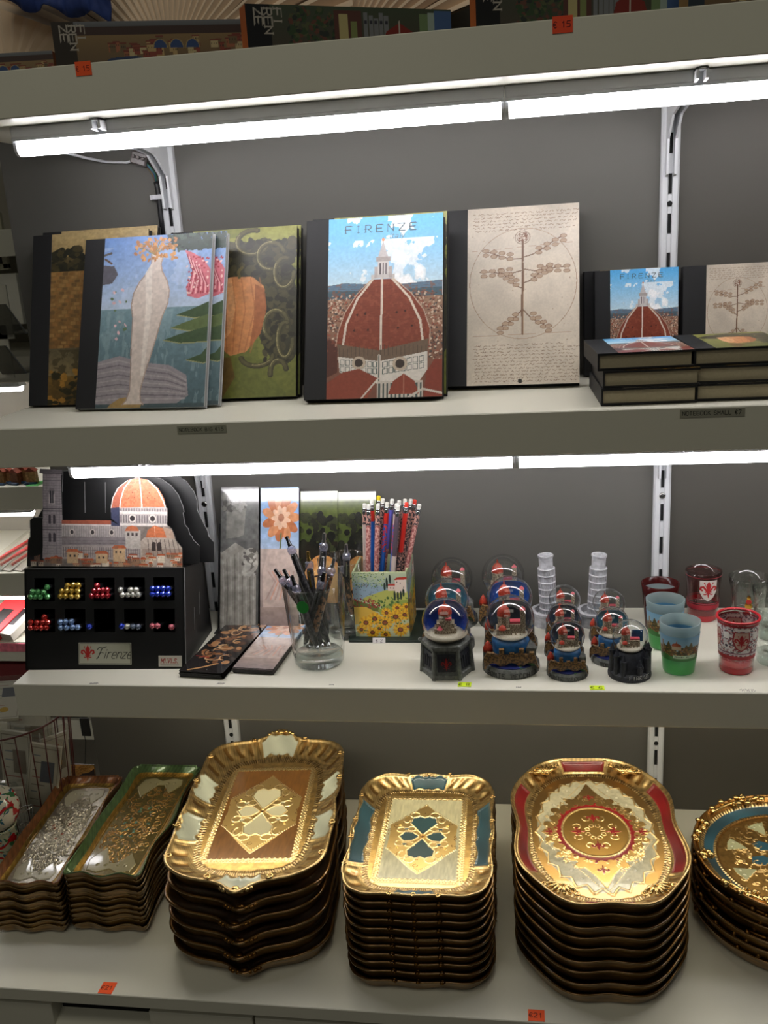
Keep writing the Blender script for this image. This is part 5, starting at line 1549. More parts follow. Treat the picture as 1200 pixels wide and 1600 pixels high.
PL = [((569.5, 787), 1.262, (-.030, .00), ['floral', 'cream'], 'w', 'dark floral pencil at the far left of the box'),
      ((576, 788), 1.250, (-.026, -.02), ['floral', 'rose'], 'w', 'dark rose floral pencil, second from the left'),
      ((581, 781), 1.262, (-.018, -.005), ['red', 'blue'], 'w', 'blue pencil with a red band near its eraser, left group'),
      ((591.5, 775), 1.290, (-.012, .02), ['floral'], 'y', 'pencil with a yellow eraser standing above the others'),
      ((590.5, 788), 1.250, (-.014, -.02), ['floral', 'rose'], 'w', 'floral pencil right below the yellow eraser'),
      ((598, 779), 1.275, (-.014, .01), ['floral'], 'w', 'dark floral pencil right of the yellow eraser'),
      ((605, 785), 1.258, (-.012, -.01), ['red', 'bluefl', 'blue'], 'w', 'blue floral pencil with a red band in the middle'),
      ((613, 780), 1.262, (-.014, -.006), ['violet', 'violet', 'rose'], 'w', 'violet pencil with a rose lower end, leaning in the middle'),
      ((620, 787), 1.252, (.004, -.014), ['cream', 'bluefl', 'blue'], 'w', 'blue and red floral pencil right of the violet one'),
      ((624, 782), 1.278, (.004, .012), ['floral'], 'w', 'floral pencil half hidden behind the plum one'),
      ((622, 790), 1.246, (.006, -.026), ['plum', 'plum', 'cream'], 'w', 'plum pencil with a pale lower part'),
      ((633, 780), 1.280, (.008, .012), ['floral', 'floral'], 'w', 'floral pencil behind the red eraser'),
      ((635.5, 785.5), 1.256, (.009, -.012), ['red', 'red', 'floral'], 'r', 'red pencil with a red eraser on the right'),
      ((642, 780), 1.282, (.014, .015), ['floral'], 'w', 'floral pencil with a white eraser, third from the right'),
      ((648, 781), 1.292, (.022, .022), ['floral'], 'r', 'dark pencil with a dull red eraser at the back right'),
      ((655.5, 788), 1.262, (.014, -.016), ['floral', 'rose', 'rose'], 'w', 'rose floral pencil leaning farthest to the right')]
for uv, y, (bx, by), ms, er, lab in PL:
    pencil(uv, y, (BXc+bx, BYc+by, ZC+bz+w3+0.001), ms, er, lab)

# ================================================================== snow globes
m_globe = glass_mat('globe_glass', (246, 248, 248), .012, 1.38, 2.1)
m_snow = mat('white_glitter', (176, 166, 146), .5, noise=.2, nscale=900)
m_cathw = pat('mini_stone', (196, 182, 158), (120, 100, 84), 700)
m_roof = mat('mini_roof_red', (176, 56, 34), .45, noise=.35, nscale=500)
m_pink = mat('mini_roof_pink', (206, 84, 96), .45)
m_res = mat('resin_grey', (104, 106, 102), .55, noise=.4, nscale=220, bump=.5, bscale=400)
m_resd = mat('resin_dark', (38, 40, 48), .5, noise=.5, nscale=260, bump=.5, bscale=400)
m_bluep = mat('paint_blue', (40, 96, 148), .4, noise=.5, nscale=90)
m_bdark = mat('paint_dusk', (50, 62, 78), .4, noise=.4, nscale=70)
m_bsea = mat('paint_sea', (52, 108, 128), .4, noise=.5, nscale=60)
m_bviv = mat('paint_vivid_blue', (26, 84, 170), .4, noise=.35, nscale=60)
m_navy = mat('paint_navy', (24, 34, 92), .35, noise=.3, nscale=150)
m_tan = pat('mini_bridge', (138, 104, 60), (74, 56, 40), 500)
m_greenp = mat('paint_green', (52, 92, 50), .5, noise=.4, nscale=200)
m_lt = mat('lettering_dark', (24, 24, 26), .6)
m_ltw = mat('lettering_pale', (176, 176, 170), .5)
def minicathedral(r, s, z0, towers=True, variant=0):
    """small church: body, drum, red dome with lantern, side tower"""
    mb = MB()
    mb.box(-0.42*s, 0.5*s, -0.12*s, 0.30*s, z0, z0+0.34*s)
    mb.box(-0.50*s, -0.02*s, -0.26*s, 0.24*s, z0, z0+0.24*s)
    mb.lathe([(0.23*s, z0+0.2*s), (0.23*s, z0+0.62*s), (0.25*s, z0+0.63*s), (0.25*s, z0+0.68*s), (0.22*s, z0+0.69*s)], 8, cx=-0.22*s, ang=PI/8)
    if towers: mb.box(0.36*s, 0.54*s, -0.12*s, 0.06*s, z0, z0+0.90*s, b=.01*s)
    for k in range(6): mb.box(-0.48*s+k*0.16*s, -0.43*s+k*0.16*s, -0.275*s, -0.25*s, z0, z0+0.2*s)
    mb.build('church_wall', m_cathw, r)
    mb = MB()
    mb.lathe([(0.235*s, z0+0.68*s), (0.23*s, z0+0.78*s), (0.19*s, z0+0.92*s), (0.11*s, z0+1.03*s), (0.035*s, z0+1.08*s), (0.035*s, z0+1.16*s), (0.002*s, z0+1.24*s)], 16, cx=-0.22*s)
    mb.lathe([(0.14*s, z0+0.24*s), (0.11*s, z0+0.34*s), (0.01*s, z0+0.41*s)], 12, cx=-0.28*s, cy=-0.26*s)
    mb.build('red_dome', m_roof, r, smooth=True, angle=50)
    mb = MB()
    mb.prism([(0.0, z0+0.34*s), (0.5*s, z0+0.34*s), (0.5*s, z0+0.42*s), (0.0, z0+0.42*s)], -0.02*s, 0.26*s)
    if towers: mb.lathe([(0.14*s, z0+0.90*s), (0.003*s, z0+1.02*s)], 4, cx=0.45*s, cy=-0.03*s, ang=PI/4)
    mb.build('pink_roof', m_pink, r)
def text_arc(txt, rad, h, parent, z, m_, a_mid=-PI/2, name='lettering', spread=1.0, cx=0, cy=0):
    mb = MB(); n = len(txt); step = h*0.86*spread/rad
    for i, ch in enumerate(txt):
        a = a_mid+(i-(n-1)/2)*step
        for st in SF.get(ch, []):
            pts = []
            for q, w_ in st:
                aa = a+(q-2)*h*0.14/rad
                pts.append((cx+rad*math.cos(aa), cy+rad*math.sin(aa), z+(3-w_)*h/6))
            if len(pts) > 1: mb.tube(pts, h*0.06, 4)
    return mb.build(name, m_, parent)
def globe_round(x, y, R_, hb, rbx, label, rz=0, grey=None, bd=None, txt='PONTE VECCHIO', group=None, dark=False, letters=True, sc_=1.0):
    r = empty('snow_globe', (x, y, ZC), rz, label=label, cat='snow globe', group=group)
    zc = hb+R_*0.80
    g = R_
    MB().sphere((0, 0, zc), R_, 48).build('glass_ball', m_globe, r, smooth=True)
    # painted backdrop: rear inner shell
    V = []; F = []; n = 20; m_ = 10
    for i in range(m_+1):
        el = -0.55+1.15*i/m_
        for k in range(n+1):
            a = 0.30+(PI-0.60)*k/n
            V.append((R_*0.93*math.cos(el)*math.cos(a), R_*0.93*math.cos(el)*math.sin(a), zc+R_*0.93*math.sin(el)))
    for i in range(m_):
        for k in range(n): F.append((i*(n+1)+k, i*(n+1)+k+1, (i+1)*(n+1)+k+1, (i+1)*(n+1)+k))
    if not dark:
        mb = MB(); mb.add(V, F); o = mb.build('painted_backdrop', bd or m_bluep, r, smooth=True)
        md = o.modifiers.new('t', 'SOLIDIFY'); md.thickness = 0.0004
    MB().lathe([(R_*0.50, zc-R_*0.84), (R_*0.70, zc-R_*0.70), (R_*0.72, zc-R_*0.64), (R_*0.45, zc-R_*0.60), (0.0005, zc-R_*0.58)], 32).build('snow_floor', m_snow, r, smooth=True)
    minicathedral(r, R_*1.16*sc_, zc-R_*0.62, True)
    # base
    mb = MB(); mb.lathe([(rbx, 0.0), (rbx*1.01, 0.003), (rbx*1.0, hb*0.20), (rbx*0.93, hb*0.27), (rbx*0.80, hb*0.28)], 40)
    mb.build('base_ring', grey or m_res, r, smooth=True, angle=40)
    MB().lathe([(rbx*0.92, hb*0.20), (rbx*0.90, hb*0.31), (rbx*0.7, hb*0.34)], 36).build('river', m_navy, r, smooth=True, angle=40)
    MB().lathe([(R_*0.80, hb*0.25), (R_*0.74, hb*0.7), (R_*0.78, hb*0.92), (R_*0.74, hb*0.97), (R_*0.66, zc-R_*0.72)], 36).build('neck', m_bluep, r, smooth=True)
    mb = MB()
    # bridge with arches in front
    yb_ = -rbx*0.72; w_ = rbx*0.95
    arch = []
    zb_ = hb*0.24
    prof = [(-w_, zb_)]
    for k in range(3):
        c0 = -w_+w_*(2*k+1)/3
        for i in range(9):
            a = PI-PI*i/8; prof.append((c0+w_*0.26*math.cos(a), zb_+hb*0.18*math.sin(a)))
    prof += [(w_, zb_), (w_*0.86, zb_+hb*0.38), (w_*0.3, zb_+hb*0.46), (-w_*0.4, zb_+hb*0.40), (-w_*0.86, zb_+hb*0.52), (-w_, zb_+hb*0.34)]
    mb.prism(prof, yb_, yb_+rbx*0.16)
    for k in range(5): mb.box(-w_*0.8+k*w_*0.36, -w_*0.62+k*w_*0.36, yb_-0.0006, yb_+rbx*0.13, zb_+hb*0.3, zb_+hb*(0.5+0.12*(k % 2)))
    mb.build('bridge', m_tan, r)
    mb = MB(); mb.sphere((w_*0.75, -rbx*0.45, hb*0.34), rbx*0.20, 12, sz=.6); mb.sphere((w_*0.3, -rbx*0.74, hb*0.27), rbx*0.14, 10, sz=.5)
    mb.build('bank', m_greenp, r, smooth=True)
    mb = MB(); mb.lathe([(rbx*0.17, hb*0.25), (rbx*0.17, hb*0.62)], 10, cx=-rbx*0.80, cy=-rbx*0.18); mb.build('corner_tower', m_res, r)
    mb = MB(); mb.lathe([(rbx*0.18, hb*0.62), (rbx*0.165, hb*0.74), (rbx*0.09, hb*0.86), (rbx*0.01, hb*0.95)], 12, cx=-rbx*0.80, cy=-rbx*0.18); mb.build('corner_dome', m_roof, r, smooth=True)
    mb = MB(); mb.box(rbx*0.52, rbx*0.86, -rbx*0.42, -rbx*0.08, hb*0.22, hb*0.78); mb.lathe([(rbx*0.24, hb*0.78), (0.0002, hb*0.98)], 4, cx=rbx*0.69, cy=-rbx*0.25, ang=PI/4); mb.build('side_house', m_res, r)
    if letters: text_arc(txt, rbx*1.012, hb*0.15, r, hb*0.10, m_lt)
    return r
def globe_hex(x, y, R_, hb, rbx, label, rz=0):
    r = empty('snow_globe', (x, y, ZC), rz, label=label, cat='snow globe')
    zc = hb+R_*0.84
    MB().sphere((0, 0, zc), R_, 48).build('glass_ball', m_globe, r, smooth=True)
    V = []; F = []; n = 20; m_ = 12
    for i in range(m_+1):
        el = -0.7+1.5*i/m_
        for k in range(n+1):
            a = 0.10+(PI-0.2)*k/n
            V.append((R_*0.94*math.cos(el)*math.cos(a), R_*0.94*math.cos(el)*math.sin(a), zc+R_*0.94*math.sin(el)))
    for i in range(m_):
        for k in range(n): F.append((i*(n+1)+k, i*(n+1)+k+1, (i+1)*(n+1)+k+1, (i+1)*(n+1)+k))
    mb = MB(); mb.add(V, F); mb.build('blue_backdrop', mat('paint_deep_blue', (24, 62, 160), .4, noise=.25, nscale=60), r, smooth=True)
    MB().lathe([(R_*0.55, zc-R_*0.85), (R_*0.90, zc-R_*0.60), (R_*0.95, zc-R_*0.55), (R_*0.6, zc-R_*0.50), (0.0005, zc-R_*0.48)], 24).build('snow_floor', m_snow, r, smooth=True)
    s = R_*1.12; z0 = zc-R_*0.56
    mb = MB(); mb.box(-0.34*s, 0.34*s, -0.20*s, 0.24*s, z0, z0+0.44*s); mb.box(-0.42*s, -0.20*s, -0.26*s, 0.2*s, z0, z0+0.26*s); mb.box(0.2*s, 0.42*s, -0.26*s, 0.2*s, z0, z0+0.26*s)
    mb.box(-0.20*s, 0.20*s, -0.30*s, 0, z0, z0+0.62*s, b=.01*s); mb.lathe([(0.26*s, z0+0.44*s), (0.26*s, z0+0.80*s)], 8, ang=PI/8)
    mb.build('church_wall', m_cathw, r)
    MB().lathe([(0.27*s, z0+0.80*s), (0.26*s, z0+0.92*s), (0.20*s, z0+1.06*s), (0.10*s, z0+1.15*s), (0.03*s, z0+1.18*s), (0.03*s, z0+1.26*s), (0.002*s, z0+1.34*s)], 16).build('red_dome', m_roof, r, smooth=True, angle=50)
    MB().box(0.02*s, 0.24*s, -0.32*s, -0.1*s, z0+0.62*s, z0+0.70*s).lathe([(0.12*s, z0+0.26*s), (0.003*s, z0+0.42*s)], 10, cx=-0.2*s, cy=-0.3*s).build('pink_roof', m_pink, r)
    # hexagonal plinth with posts
    mb = MB(); mb.lathe([(rbx, 0), (rbx*1.0, hb*0.14), (rbx*0.90, hb*0.18), (rbx*0.84, hb*0.82), (rbx*0.96, hb*0.88), (rbx*0.98, hb*1.0), (rbx*0.7, hb*1.02)], 6, ang=0)
    for k in range(6):
        a = 2*PI*k/6
        mb.tube([(rbx*0.98*math.cos(a), rbx*0.98*math.sin(a), 0.0), (rbx*0.90*math.cos(a), rbx*0.90*math.sin(a), hb*0.9)], [0.0030, 0.0024], 8)
        mb.sphere((rbx*0.98*math.cos(a), rbx*0.98*math.sin(a), hb*1.0), 0.003, 8)
    mb.build('plinth', m_res, r, smooth=True, angle=35)
    mb = MB()
    for k in (3, 4, 5):
        a0_ = 2*PI*k/6; a1_ = 2*PI*(k+1)/6
        am = (a0_+a1_)/2; ap = rbx*0.885*math.cos(PI/6)
        Mx = Matrix.Translation((ap*math.cos(am), ap*math.sin(am), hb*0.5)) @ Matrix.Rotation(am+PI/2, 4, 'Z') @ Matrix.Rotation(-0.06, 4, 'X')
        mb.box(-rbx*0.34, rbx*0.34, -0.0014, 0.001, -hb*0.26, hb*0.26, M=Mx)
        for q in range(4): mb.box(-rbx*0.28+q*rbx*0.16, -rbx*0.20+q*rbx*0.16, -0.0026, -0.001, -hb*0.2, hb*(0.1+0.05*(q % 2)), M=Mx)
    mb.build('relief_panel', m_resd, r)
    a = -PI/2; ap = rbx*0.885*math.cos(PI/6)
    cf = Cv(50, 60, -1.1, 1.1, -1.2, 1.2); cf.Z[:] = 0; fleur(cf, 0, 0, 1.0, None, z=1)
    X, Zc = np.meshgrid(np.linspace(-rbx*0.26, rbx*0.26, 50), np.linspace(hb*0.74, hb*0.22, 60))
    cf.C[:] = (150, 30, 32)
    o = link_mesh('lily_badge', grid_mesh('lily_badge', np.stack([X, np.full_like(X, -ap-0.0036), Zc], -1), cf.C, m_enamel, keep=cf.Z > .5), r)
    return r
def gpos(u, v, R_):
    q = atz(u, v, ZC); return q.x, q.y+R_
RL = 0.0305
x, y = gpos(696, 1065, 0.033); globe_hex(x, y, RL, 0.046, 0.0345, 'large snow globe with a blue backdrop on a grey six-sided plinth, front left', 0.06)
g1x, g1y = x, y
x, y = gpos(798, 1062, 0.037); globe_round(x, y, 0.0318, 0.044, 0.0375, 'large snow globe with church and bell tower, front one of the middle column', 0.05, sc_=1.0, bd=m_bdark); g2x, g2y = x, y
# behind the hexagonal one
q = aty(701, 955, 1.235); globe_round(q.x, 1.219, RL, 0.045, 0.036, 'large snow globe with an orange dome, middle one of the left column', 0, letters=False, bd=m_bsea)
q = aty(706, 915, 1.30); globe_round(q.x, 1.305, RL, 0.045, 0.036, 'large clear snow globe at the back of the left column', 0, letters=False, dark=True)
q = aty(797, 940, 1.225); globe_round(q.x, 1.219, RL, 0.048, 0.037, 'large snow globe with a vivid blue backdrop, second in the middle column', 0.05, letters=False, bd=m_bviv)
q = aty(786, 905, 1.30); globe_round(q.x, 1.305, RL*1.02, 0.048, 0.037, 'large dark snow globe at the back of the middle column', 0, letters=False, dark=True)
# small ones
RS = 0.0222
x, y = gpos(888, 1066, 0.027); globe_round(x, y, RS, 0.0345, 0.0268, 'small snow globe on a grey ring base lettered PONTE VECCHIO, front one', 0.02, sc_=1.0, bd=m_bdark); 
q = aty(881, 982, 1.20); globe_round(q.x, 1.196, RS, 0.0345, 0.0268, 'small snow globe, middle one behind the front small globe', 0, letters=False, bd=m_bdark)
q = aty(882, 935, 1.26); globe_round(q.x, 1.262, RS, 0.034, 0.0268, 'small snow globe at the back beside the left leaning tower', 0, letters=False, dark=True)
q = aty(955, 975, 1.185); globe_round(q.x, 1.178, RS, 0.0345, 0.0268, 'small snow globe lettered PONTE in the second row, left of the green shot glasses', -.25, txt='PONTE', bd=m_bsea)
q = aty(951, 930, 1.25); globe_round(q.x, 1.246, RS, 0.034, 0.0268, 'small snow globe at the back beside the right leaning tower', 0, letters=False, dark=True)
# dark base globe with castle turrets
x, y = gpos(987, 1068, 0.027)
r = empty('snow_globe', (x, y, ZC), 0, label='small snow globe on a dark turreted base lettered FIRENZE, front right', cat='snow globe')
hb = 0.0345; zc = hb+RS*.80; rbx = 0.0272
MB().sphere((0, 0, zc), RS, 48).build('glass_ball', m_globe, r, smooth=True)
MB().lathe([(RS*0.50, zc-RS*0.84), (RS*0.74, zc-RS*0.66), (RS*0.72, zc-RS*0.58), (0.0005, zc-RS*0.54)], 32).build('snow_floor', m_snow, r, smooth=True)
mb = MB(); mb.box(RS*.1, RS*.75, RS*.25, RS*.3, zc-RS*.4, zc+RS*.3); mb.build('blue_backdrop', m_bluep, r)
minicathedral(r, RS*1.10, zc-RS*0.58, False)
MB().lathe([(rbx, 0.0), (rbx*1.01, 0.003), (rbx*0.98, hb*0.2), (rbx*0.86, hb*0.28), (RS*0.85, hb*0.9), (RS*0.72, hb*1.02)], 36).build('base_ring', m_resd, r, smooth=True, angle=35)
mb = MB()
for k, (a, hh) in enumerate(((-2.9, 1.0), (-2.45, .85), (-2.0, .7), (-0.55, .75), (-0.15, 1.0), (0.4, .9), (-1.1, .5))):
    mb.lathe([(0.0040, hb*0.15), (0.0038, hb*hh), (0.0046, hb*hh), (0.0046, hb*(hh+.1)), (0.0035, hb*(hh+.1)), (0.0004, hb*(hh+.35))], 8, cx=rbx*.84*math.cos(a), cy=rbx*.84*math.sin(a))
mb.build('turret', m_resd, r)
text_arc('FIRENZE', rbx*1.015, 0.0050, r, hb*0.20, m_ltw, a_mid=-1.15)

# ================================================================== leaning towers
m_tow = mat('white_resin', (186, 186, 190), .6, noise=.25, nscale=150, bump=.4, bscale=900)
def tower(x, y, label, lean_):
    r = empty('tower_figurine', (x, y, ZC), 0, label=label, cat='figurine')
    MB().lathe([(0.0250, 0), (0.0255, 0.004), (0.0250, 0.016), (0.0262, 0.0175), (0.0262, 0.021), (0.0205, 0.0215), (0.0200, 0.012), (0.0005, 0.0118)], 40).build('round_base', m_tow, r, smooth=True, angle=35)
    mb = MB(); n = 24; z = 0.011; R0 = 0.0119
    Mx = Matrix.Translation((0, 0, 0)) @ Matrix.Rotation(lean_, 4, 'Y')
    prof = [(R0, z)]
    floors = [0.014]+[0.0102]*6
    for h in floors:
        prof += [(R0*.93, z+0.0008), (R0*.93, z+h-0.0020), (R0*1.06, z+h-0.0014), (R0*1.06, z+h-0.0004), (R0*.98, z+h)]
        z += h
    mb.lathe(prof, n, M=Mx)
    for fi in range(7):
        z0 = 0.011+(0 if fi == 0 else 0.014+0.0102*(fi-1)); h = floors[fi]
        for k in range(16):
            a = 2*PI*k/16
            mb.tube([(R0*1.0*math.cos(a), R0*1.0*math.sin(a), z0+0.001), (R0*1.0*math.cos(a), R0*1.0*math.sin(a), z0+h-0.002)], 0.00062, 4, M=Mx)
    mb.build('arcaded_shaft', m_tow, r, smooth=True, angle=35)
    MB().lathe([(R0*.84, z), (R0*.84, z+0.0165), (R0*.94, z+0.017), (R0*.94, z+0.0195), (R0*.72, z+0.0195), (R0*.70, z+0.013), (0.0005, z+0.013)], n, M=Mx).build('belfry', m_tow, r, smooth=True, angle=35)
    return r
q = aty(858, 950, 1.285); tower(q.x, 1.300, 'white leaning tower figurine behind the left small globes', math.radians(-2.2))
q = aty(931, 945, 1.285); tower(q.x, 1.300, 'white leaning tower figurine behind the right small globes', math.radians(3))

# ================================================================== shot glasses
def shot(x, y, rb, rt, h, name, label, wall, foot, foot_h=0.0, base_t=0.016, flare=0.0):
    t = empty('shot_glass', (x, y, ZC), label=label, cat='shot glass')
    wl = 0.0016
    pr_o = [(rb*.94, 0.0004), (rb, 0.002), (rb+(rt-rb)*.3, h*.35), (rb+(rt-rb)*.7, h*.75), (rt+flare, h-0.0004), (rt+flare-wl*.5, h)]
    pr_i = [(rt+flare-wl, h-0.0004), (rb+(rt-rb)*.7-wl, h*.75), (rb+(rt-rb)*.3-wl, h*.38), (rb*.75, base_t+0.001), (0.0004, base_t-0.001)]
    MB().open_lathe(pr_o+pr_i, 48).build('wall', wall, t, smooth=True)
    if foot is not None:
        MB().lathe([(rb*.93, 0.0002), (rb*.985, 0.0018), (rb*.985+(rt-rb)*.05, foot_h), (0.001, foot_h+.0002)], 48).build('thick_foot', foot, t, smooth=True, angle=50)
    return t
def wrap_print(t, cvx, rb, rt, h, z0, z1, a0, a1, keep, material, dr=0.0004):
    A_, Z_ = np.meshgrid(np.linspace(a0, a1, cvx.W), np.linspace(z1, z0, cvx.H))
    R2 = rb+(rt-rb)*(Z_/h)+dr
    P = np.stack([R2*np.cos(A_), R2*np.sin(A_), Z_], -1)
    return link_mesh('print', grid_mesh('print', P, cvx.C, material, keep=keep), t)
m_frostg = glass_mat('frosted_white_glass', (214, 226, 226), .35, 1.45, .8, body=.42, bodycol=(190, 208, 208))
m_frgreen = glass_mat('frosted_green_glass', (190, 244, 186), .35, 1.45, .8, body=.50, bodycol=(140, 240, 146))
m_frblue = attr_mat('frosted_print', rough=.5)
def frost_glass(u, v, lab):
    q = atz(u, v, ZC); rb = 0.0195; rt = 0.0258; h = 0.069; y = q.y+rb
    t = shot(q.x, y, rb, rt, h, 'shot_glass', lab, m_frostg, None)
    MB().open_lathe([(0.0006, 0.0003), (rb*.93, 0.0006), (rb+.0003, 0.002), (rb+(rt-rb)*.31+.0003, h*.31)], 48).build('green_foot', m_frgreen, t, smooth=True)
    c = Cv(420, 150, 0, 100, 0, 42, (120, 170, 200))
    c.grade(0, 42, (130, 176, 206), (168, 190, 196))
    c.mask(c.Y > 18+6*np.sin(c.X*.35)+3*np.sin(c.X*1.3), (96, 84, 44)); 
    c.speck(700, 0, 18, 100, 36, [(150, 110, 54), (70, 66, 36), (120, 70, 40), (176, 140, 80), (54, 60, 40)], .6, 1.6, 3)
    for x0 in (20, 70): c.ell(x0, 15, 4, 5, (170, 84, 50)); c.rect(x0-4, 16, x0+4, 22, (190, 170, 140)); c.rect(x0-14, 9, x0-12, 24, (150, 130, 100)); c.line([(x0, 7), (x0, 11)], .7, (170, 84, 50))
    c.mask(c.Y > 33+1.2*np.sin(c.X*.5), (60, 120, 56))
    for x0 in (26, 76):
        c.rect(x0-9, 31.5, x0+13, 37, (190, 214, 180)); write(c, 'Made in Italy', x0-7.6, 32.7, 2.6, (30, 40, 40), wd=.4, slant=.3, gap=1.25)
    wrap_print(t, c, rb, rt, h, h*.31, h*.80, -PI, PI*1.0, None, attr_mat('glass_decal', rough=.4))
    MB().open_lathe([(rb+(rt-rb)*.2-.002, 0.016), (rb+(rt-rb)*.78-.0020, h*.78)], 40).build('inner_blue', glass_mat('blue_inside', (150, 190, 220), .3, 1.2, .2, body=.5, bodycol=(120, 176, 214)), t, smooth=True)
    return t, q.x, y
frost_glass(1064, 1057, 'frosted shot glass with a town print and green foot, front one of two')
q = aty(1041, 960, 1.195)
p_ = atz(1040, 1019, ZC)
frost_glass(1041, 1018, 'frosted shot glass with a green foot, behind the front green one')
m_maroon = glass_mat('maroon_glass', (120, 40, 40), .2, 1.45, .8, body=.75, bodycol=(96, 30, 28))
q = aty(1029, 975, 1.29)
t = shot(q.x, 1.283, 0.0195, 0.0262, 0.069, 'shot_glass', 'maroon frosted shot glass in front of the right wall rail', m_maroon, None)
MB().lathe([(0.0242, 0.058), (0.0242, 0.0584)], 32).build('frosted_inside', m_frostg, t)
# red lily glasses
m_redrim = mat('red_enamel', (176, 16, 32), .3, coat=.4)
m_redfoot = mat('red_glass_foot', (190, 22, 40), .2, coat=.5)
def lily_glass(x, y, h, lab, busy, rb=0.0205, rt=0.0252):
    t = shot(x, y, rb, rt, h, 'shot_glass', lab, (glass_mat('lily_glass_clear', (252, 248, 248), .03, 1.45, 1.5) if busy else glass_mat('lily_glass_wall', (242, 224, 224), .03, 1.45, 1.4)), m_glassthick, foot_h=0.017)
    MB().lathe([(rb*.95, 0.0003), (rb+.0003, 0.002), (rb+.0004, 0.0095), (rb*.9, 0.0098), (0.001, 0.0098)], 48).build('red_foot', m_redfoot, t, smooth=True, angle=50)
    if busy:
        pts = [((rt+.0004)*math.cos(2*PI*k/48), (rt+.0004)*math.sin(2*PI*k/48), h-.001) for k in range(48)]
        MB().tube(pts, 0.0019, 10, closed=True).build('red_rim', m_redrim, t, smooth=True)
    c = Cv(620, 220, 0, 160, 0, 56, (214, 204, 204)); c.Z[:] = 0
    if busy:
        c.Z[:] = 1
        c.mask((fbm(220, 620, 60, .4, 3, 2) > .60), (150, 60, 66)); c.mask((fbm(220, 620, 90, .4, 7, 2) > .60), (90, 80, 90))
        c.rect(0, 0, 160, 3, (160, 24, 36)); c.rect(0, 50, 160, 56, (170, 28, 42)); c.rect(0, 44.5, 160, 46.5, (110, 60, 80)); c.rect(0, 46.5, 160, 48, (206, 180, 186))
        for x0 in (0, 40, 80, 120, 160):
            c.poly([(x0-10, 10), (x0+10, 10), (x0+12, 24), (x0+7, 37), (x0, 42), (x0-7, 37), (x0-12, 24)], (150, 20, 34)); c.poly([(x0-8.6, 11.4), (x0+8.6, 11.4), (x0+10, 24), (x0+6, 35.5), (x0, 40), (x0-6, 35.5), (x0-10, 24)], (196, 160, 146)); fleur(c, x0, 25.5, 11, (170, 24, 36))
            c.rect(x0+16, 12, x0+24, 22, (226, 220, 216)); c.ell(x0+20, 34, 4, 4, (222, 214, 214)); c.ell(x0+20, 34, 2.2, 2.2, (70, 50, 70))
            c.rect(x0-8, 4.5, x0+10, 8.5, (228, 220, 216)); 
    else:
        for x0 in (80,):
            c.poly([(x0-13, 4), (x0+13, 4), (x0+13, 24), (x0+8, 34), (x0, 40), (x0-8, 34), (x0-13, 24)], (206, 196, 190), z=1)
            fleur(c, x0, 20, 15, (176, 22, 30), z=1)
        c.rect(0, 44, 160, 45.5, (190, 60, 80), z=1); c.rect(0, 47, 160, 55, (170, 34, 52), z=1); c.rect(0, 0, 160, 1.2, (150, 40, 50), z=1)
    ca = -PI/2+0.12
    wrap_print(t, c, rb, rt, h, h*(.30 if busy else .26), h*.94, ca-PI if not busy else -PI, (ca+PI) if not busy else PI, c.Z > .5, attr_mat('glass_decal', rough=.4))
    return t
q = atz(1155, 1056, ZC); lily_glass(q.x, q.y+0.0205, 0.0735, 'busy red and white lily shot glass with a thick red rim, front right', True)
q = atz(1101, 973, ZC); lily_glass(q.x, q.y+0.0205, 0.0735, 'red shot glass with a single lily shield, at the back', False)
# clear shot glasses with gold and red emblem
m_emb = mat('emblem_red', (176, 40, 34), .3); m_embg = mat('emblem_gold', (206, 160, 70), .25, metal=1.0)
for (u, yy, lab, h) in ((1168, 1.300, 'clear shot glass with a red and gold emblem, leftmost at the back right', 0.071), (1207, 1.255, 'clear shot glass with red and gold emblem, middle one at the right edge', 0.071), (1212, 1.175, 'clear shot glass cut off by the right edge, nearest the front', 0.078)):
    q = aty(u, 960, yy); rb = 0.0205; rt = 0.0262
    t = shot(q.x, yy, rb, rt, h, 'shot_glass', lab, m_glass, m_glassthick, foot_h=0.014, flare=0.0015)
    for k, (zz, rr, mm) in enumerate(((0.028, .0045, m_emb), (0.036, .0052, m_embg), (0.042, .0038, m_emb), (0.048, .0028, m_embg))):
        a = -PI/2-0.2; R2 = rb+(rt-rb)*zz/h+.0005
        Mx = Matrix.Translation((R2*math.cos(a), R2*math.sin(a), zz)) @ Matrix.Rotation(a+PI/2, 4, 'Z') @ Matrix.Rotation(PI/2, 4, 'X')
        MB().lathe([(rr, -0.0003), (rr, 0.0006), (rr*.4, 0.0010)], 10, M=Mx).build('emblem', mm, t)
# ================================================================== gilded trays
m_gild = attr_mat('gilded_wood', rough=.33, metal_from_alpha=True, coat=.65, bump=.10, bscale=700)
GOLD = (222, 188, 126); GOLDD = (146, 110, 60); BRONZE = (146, 110, 58); DARKW = (44, 30, 16)

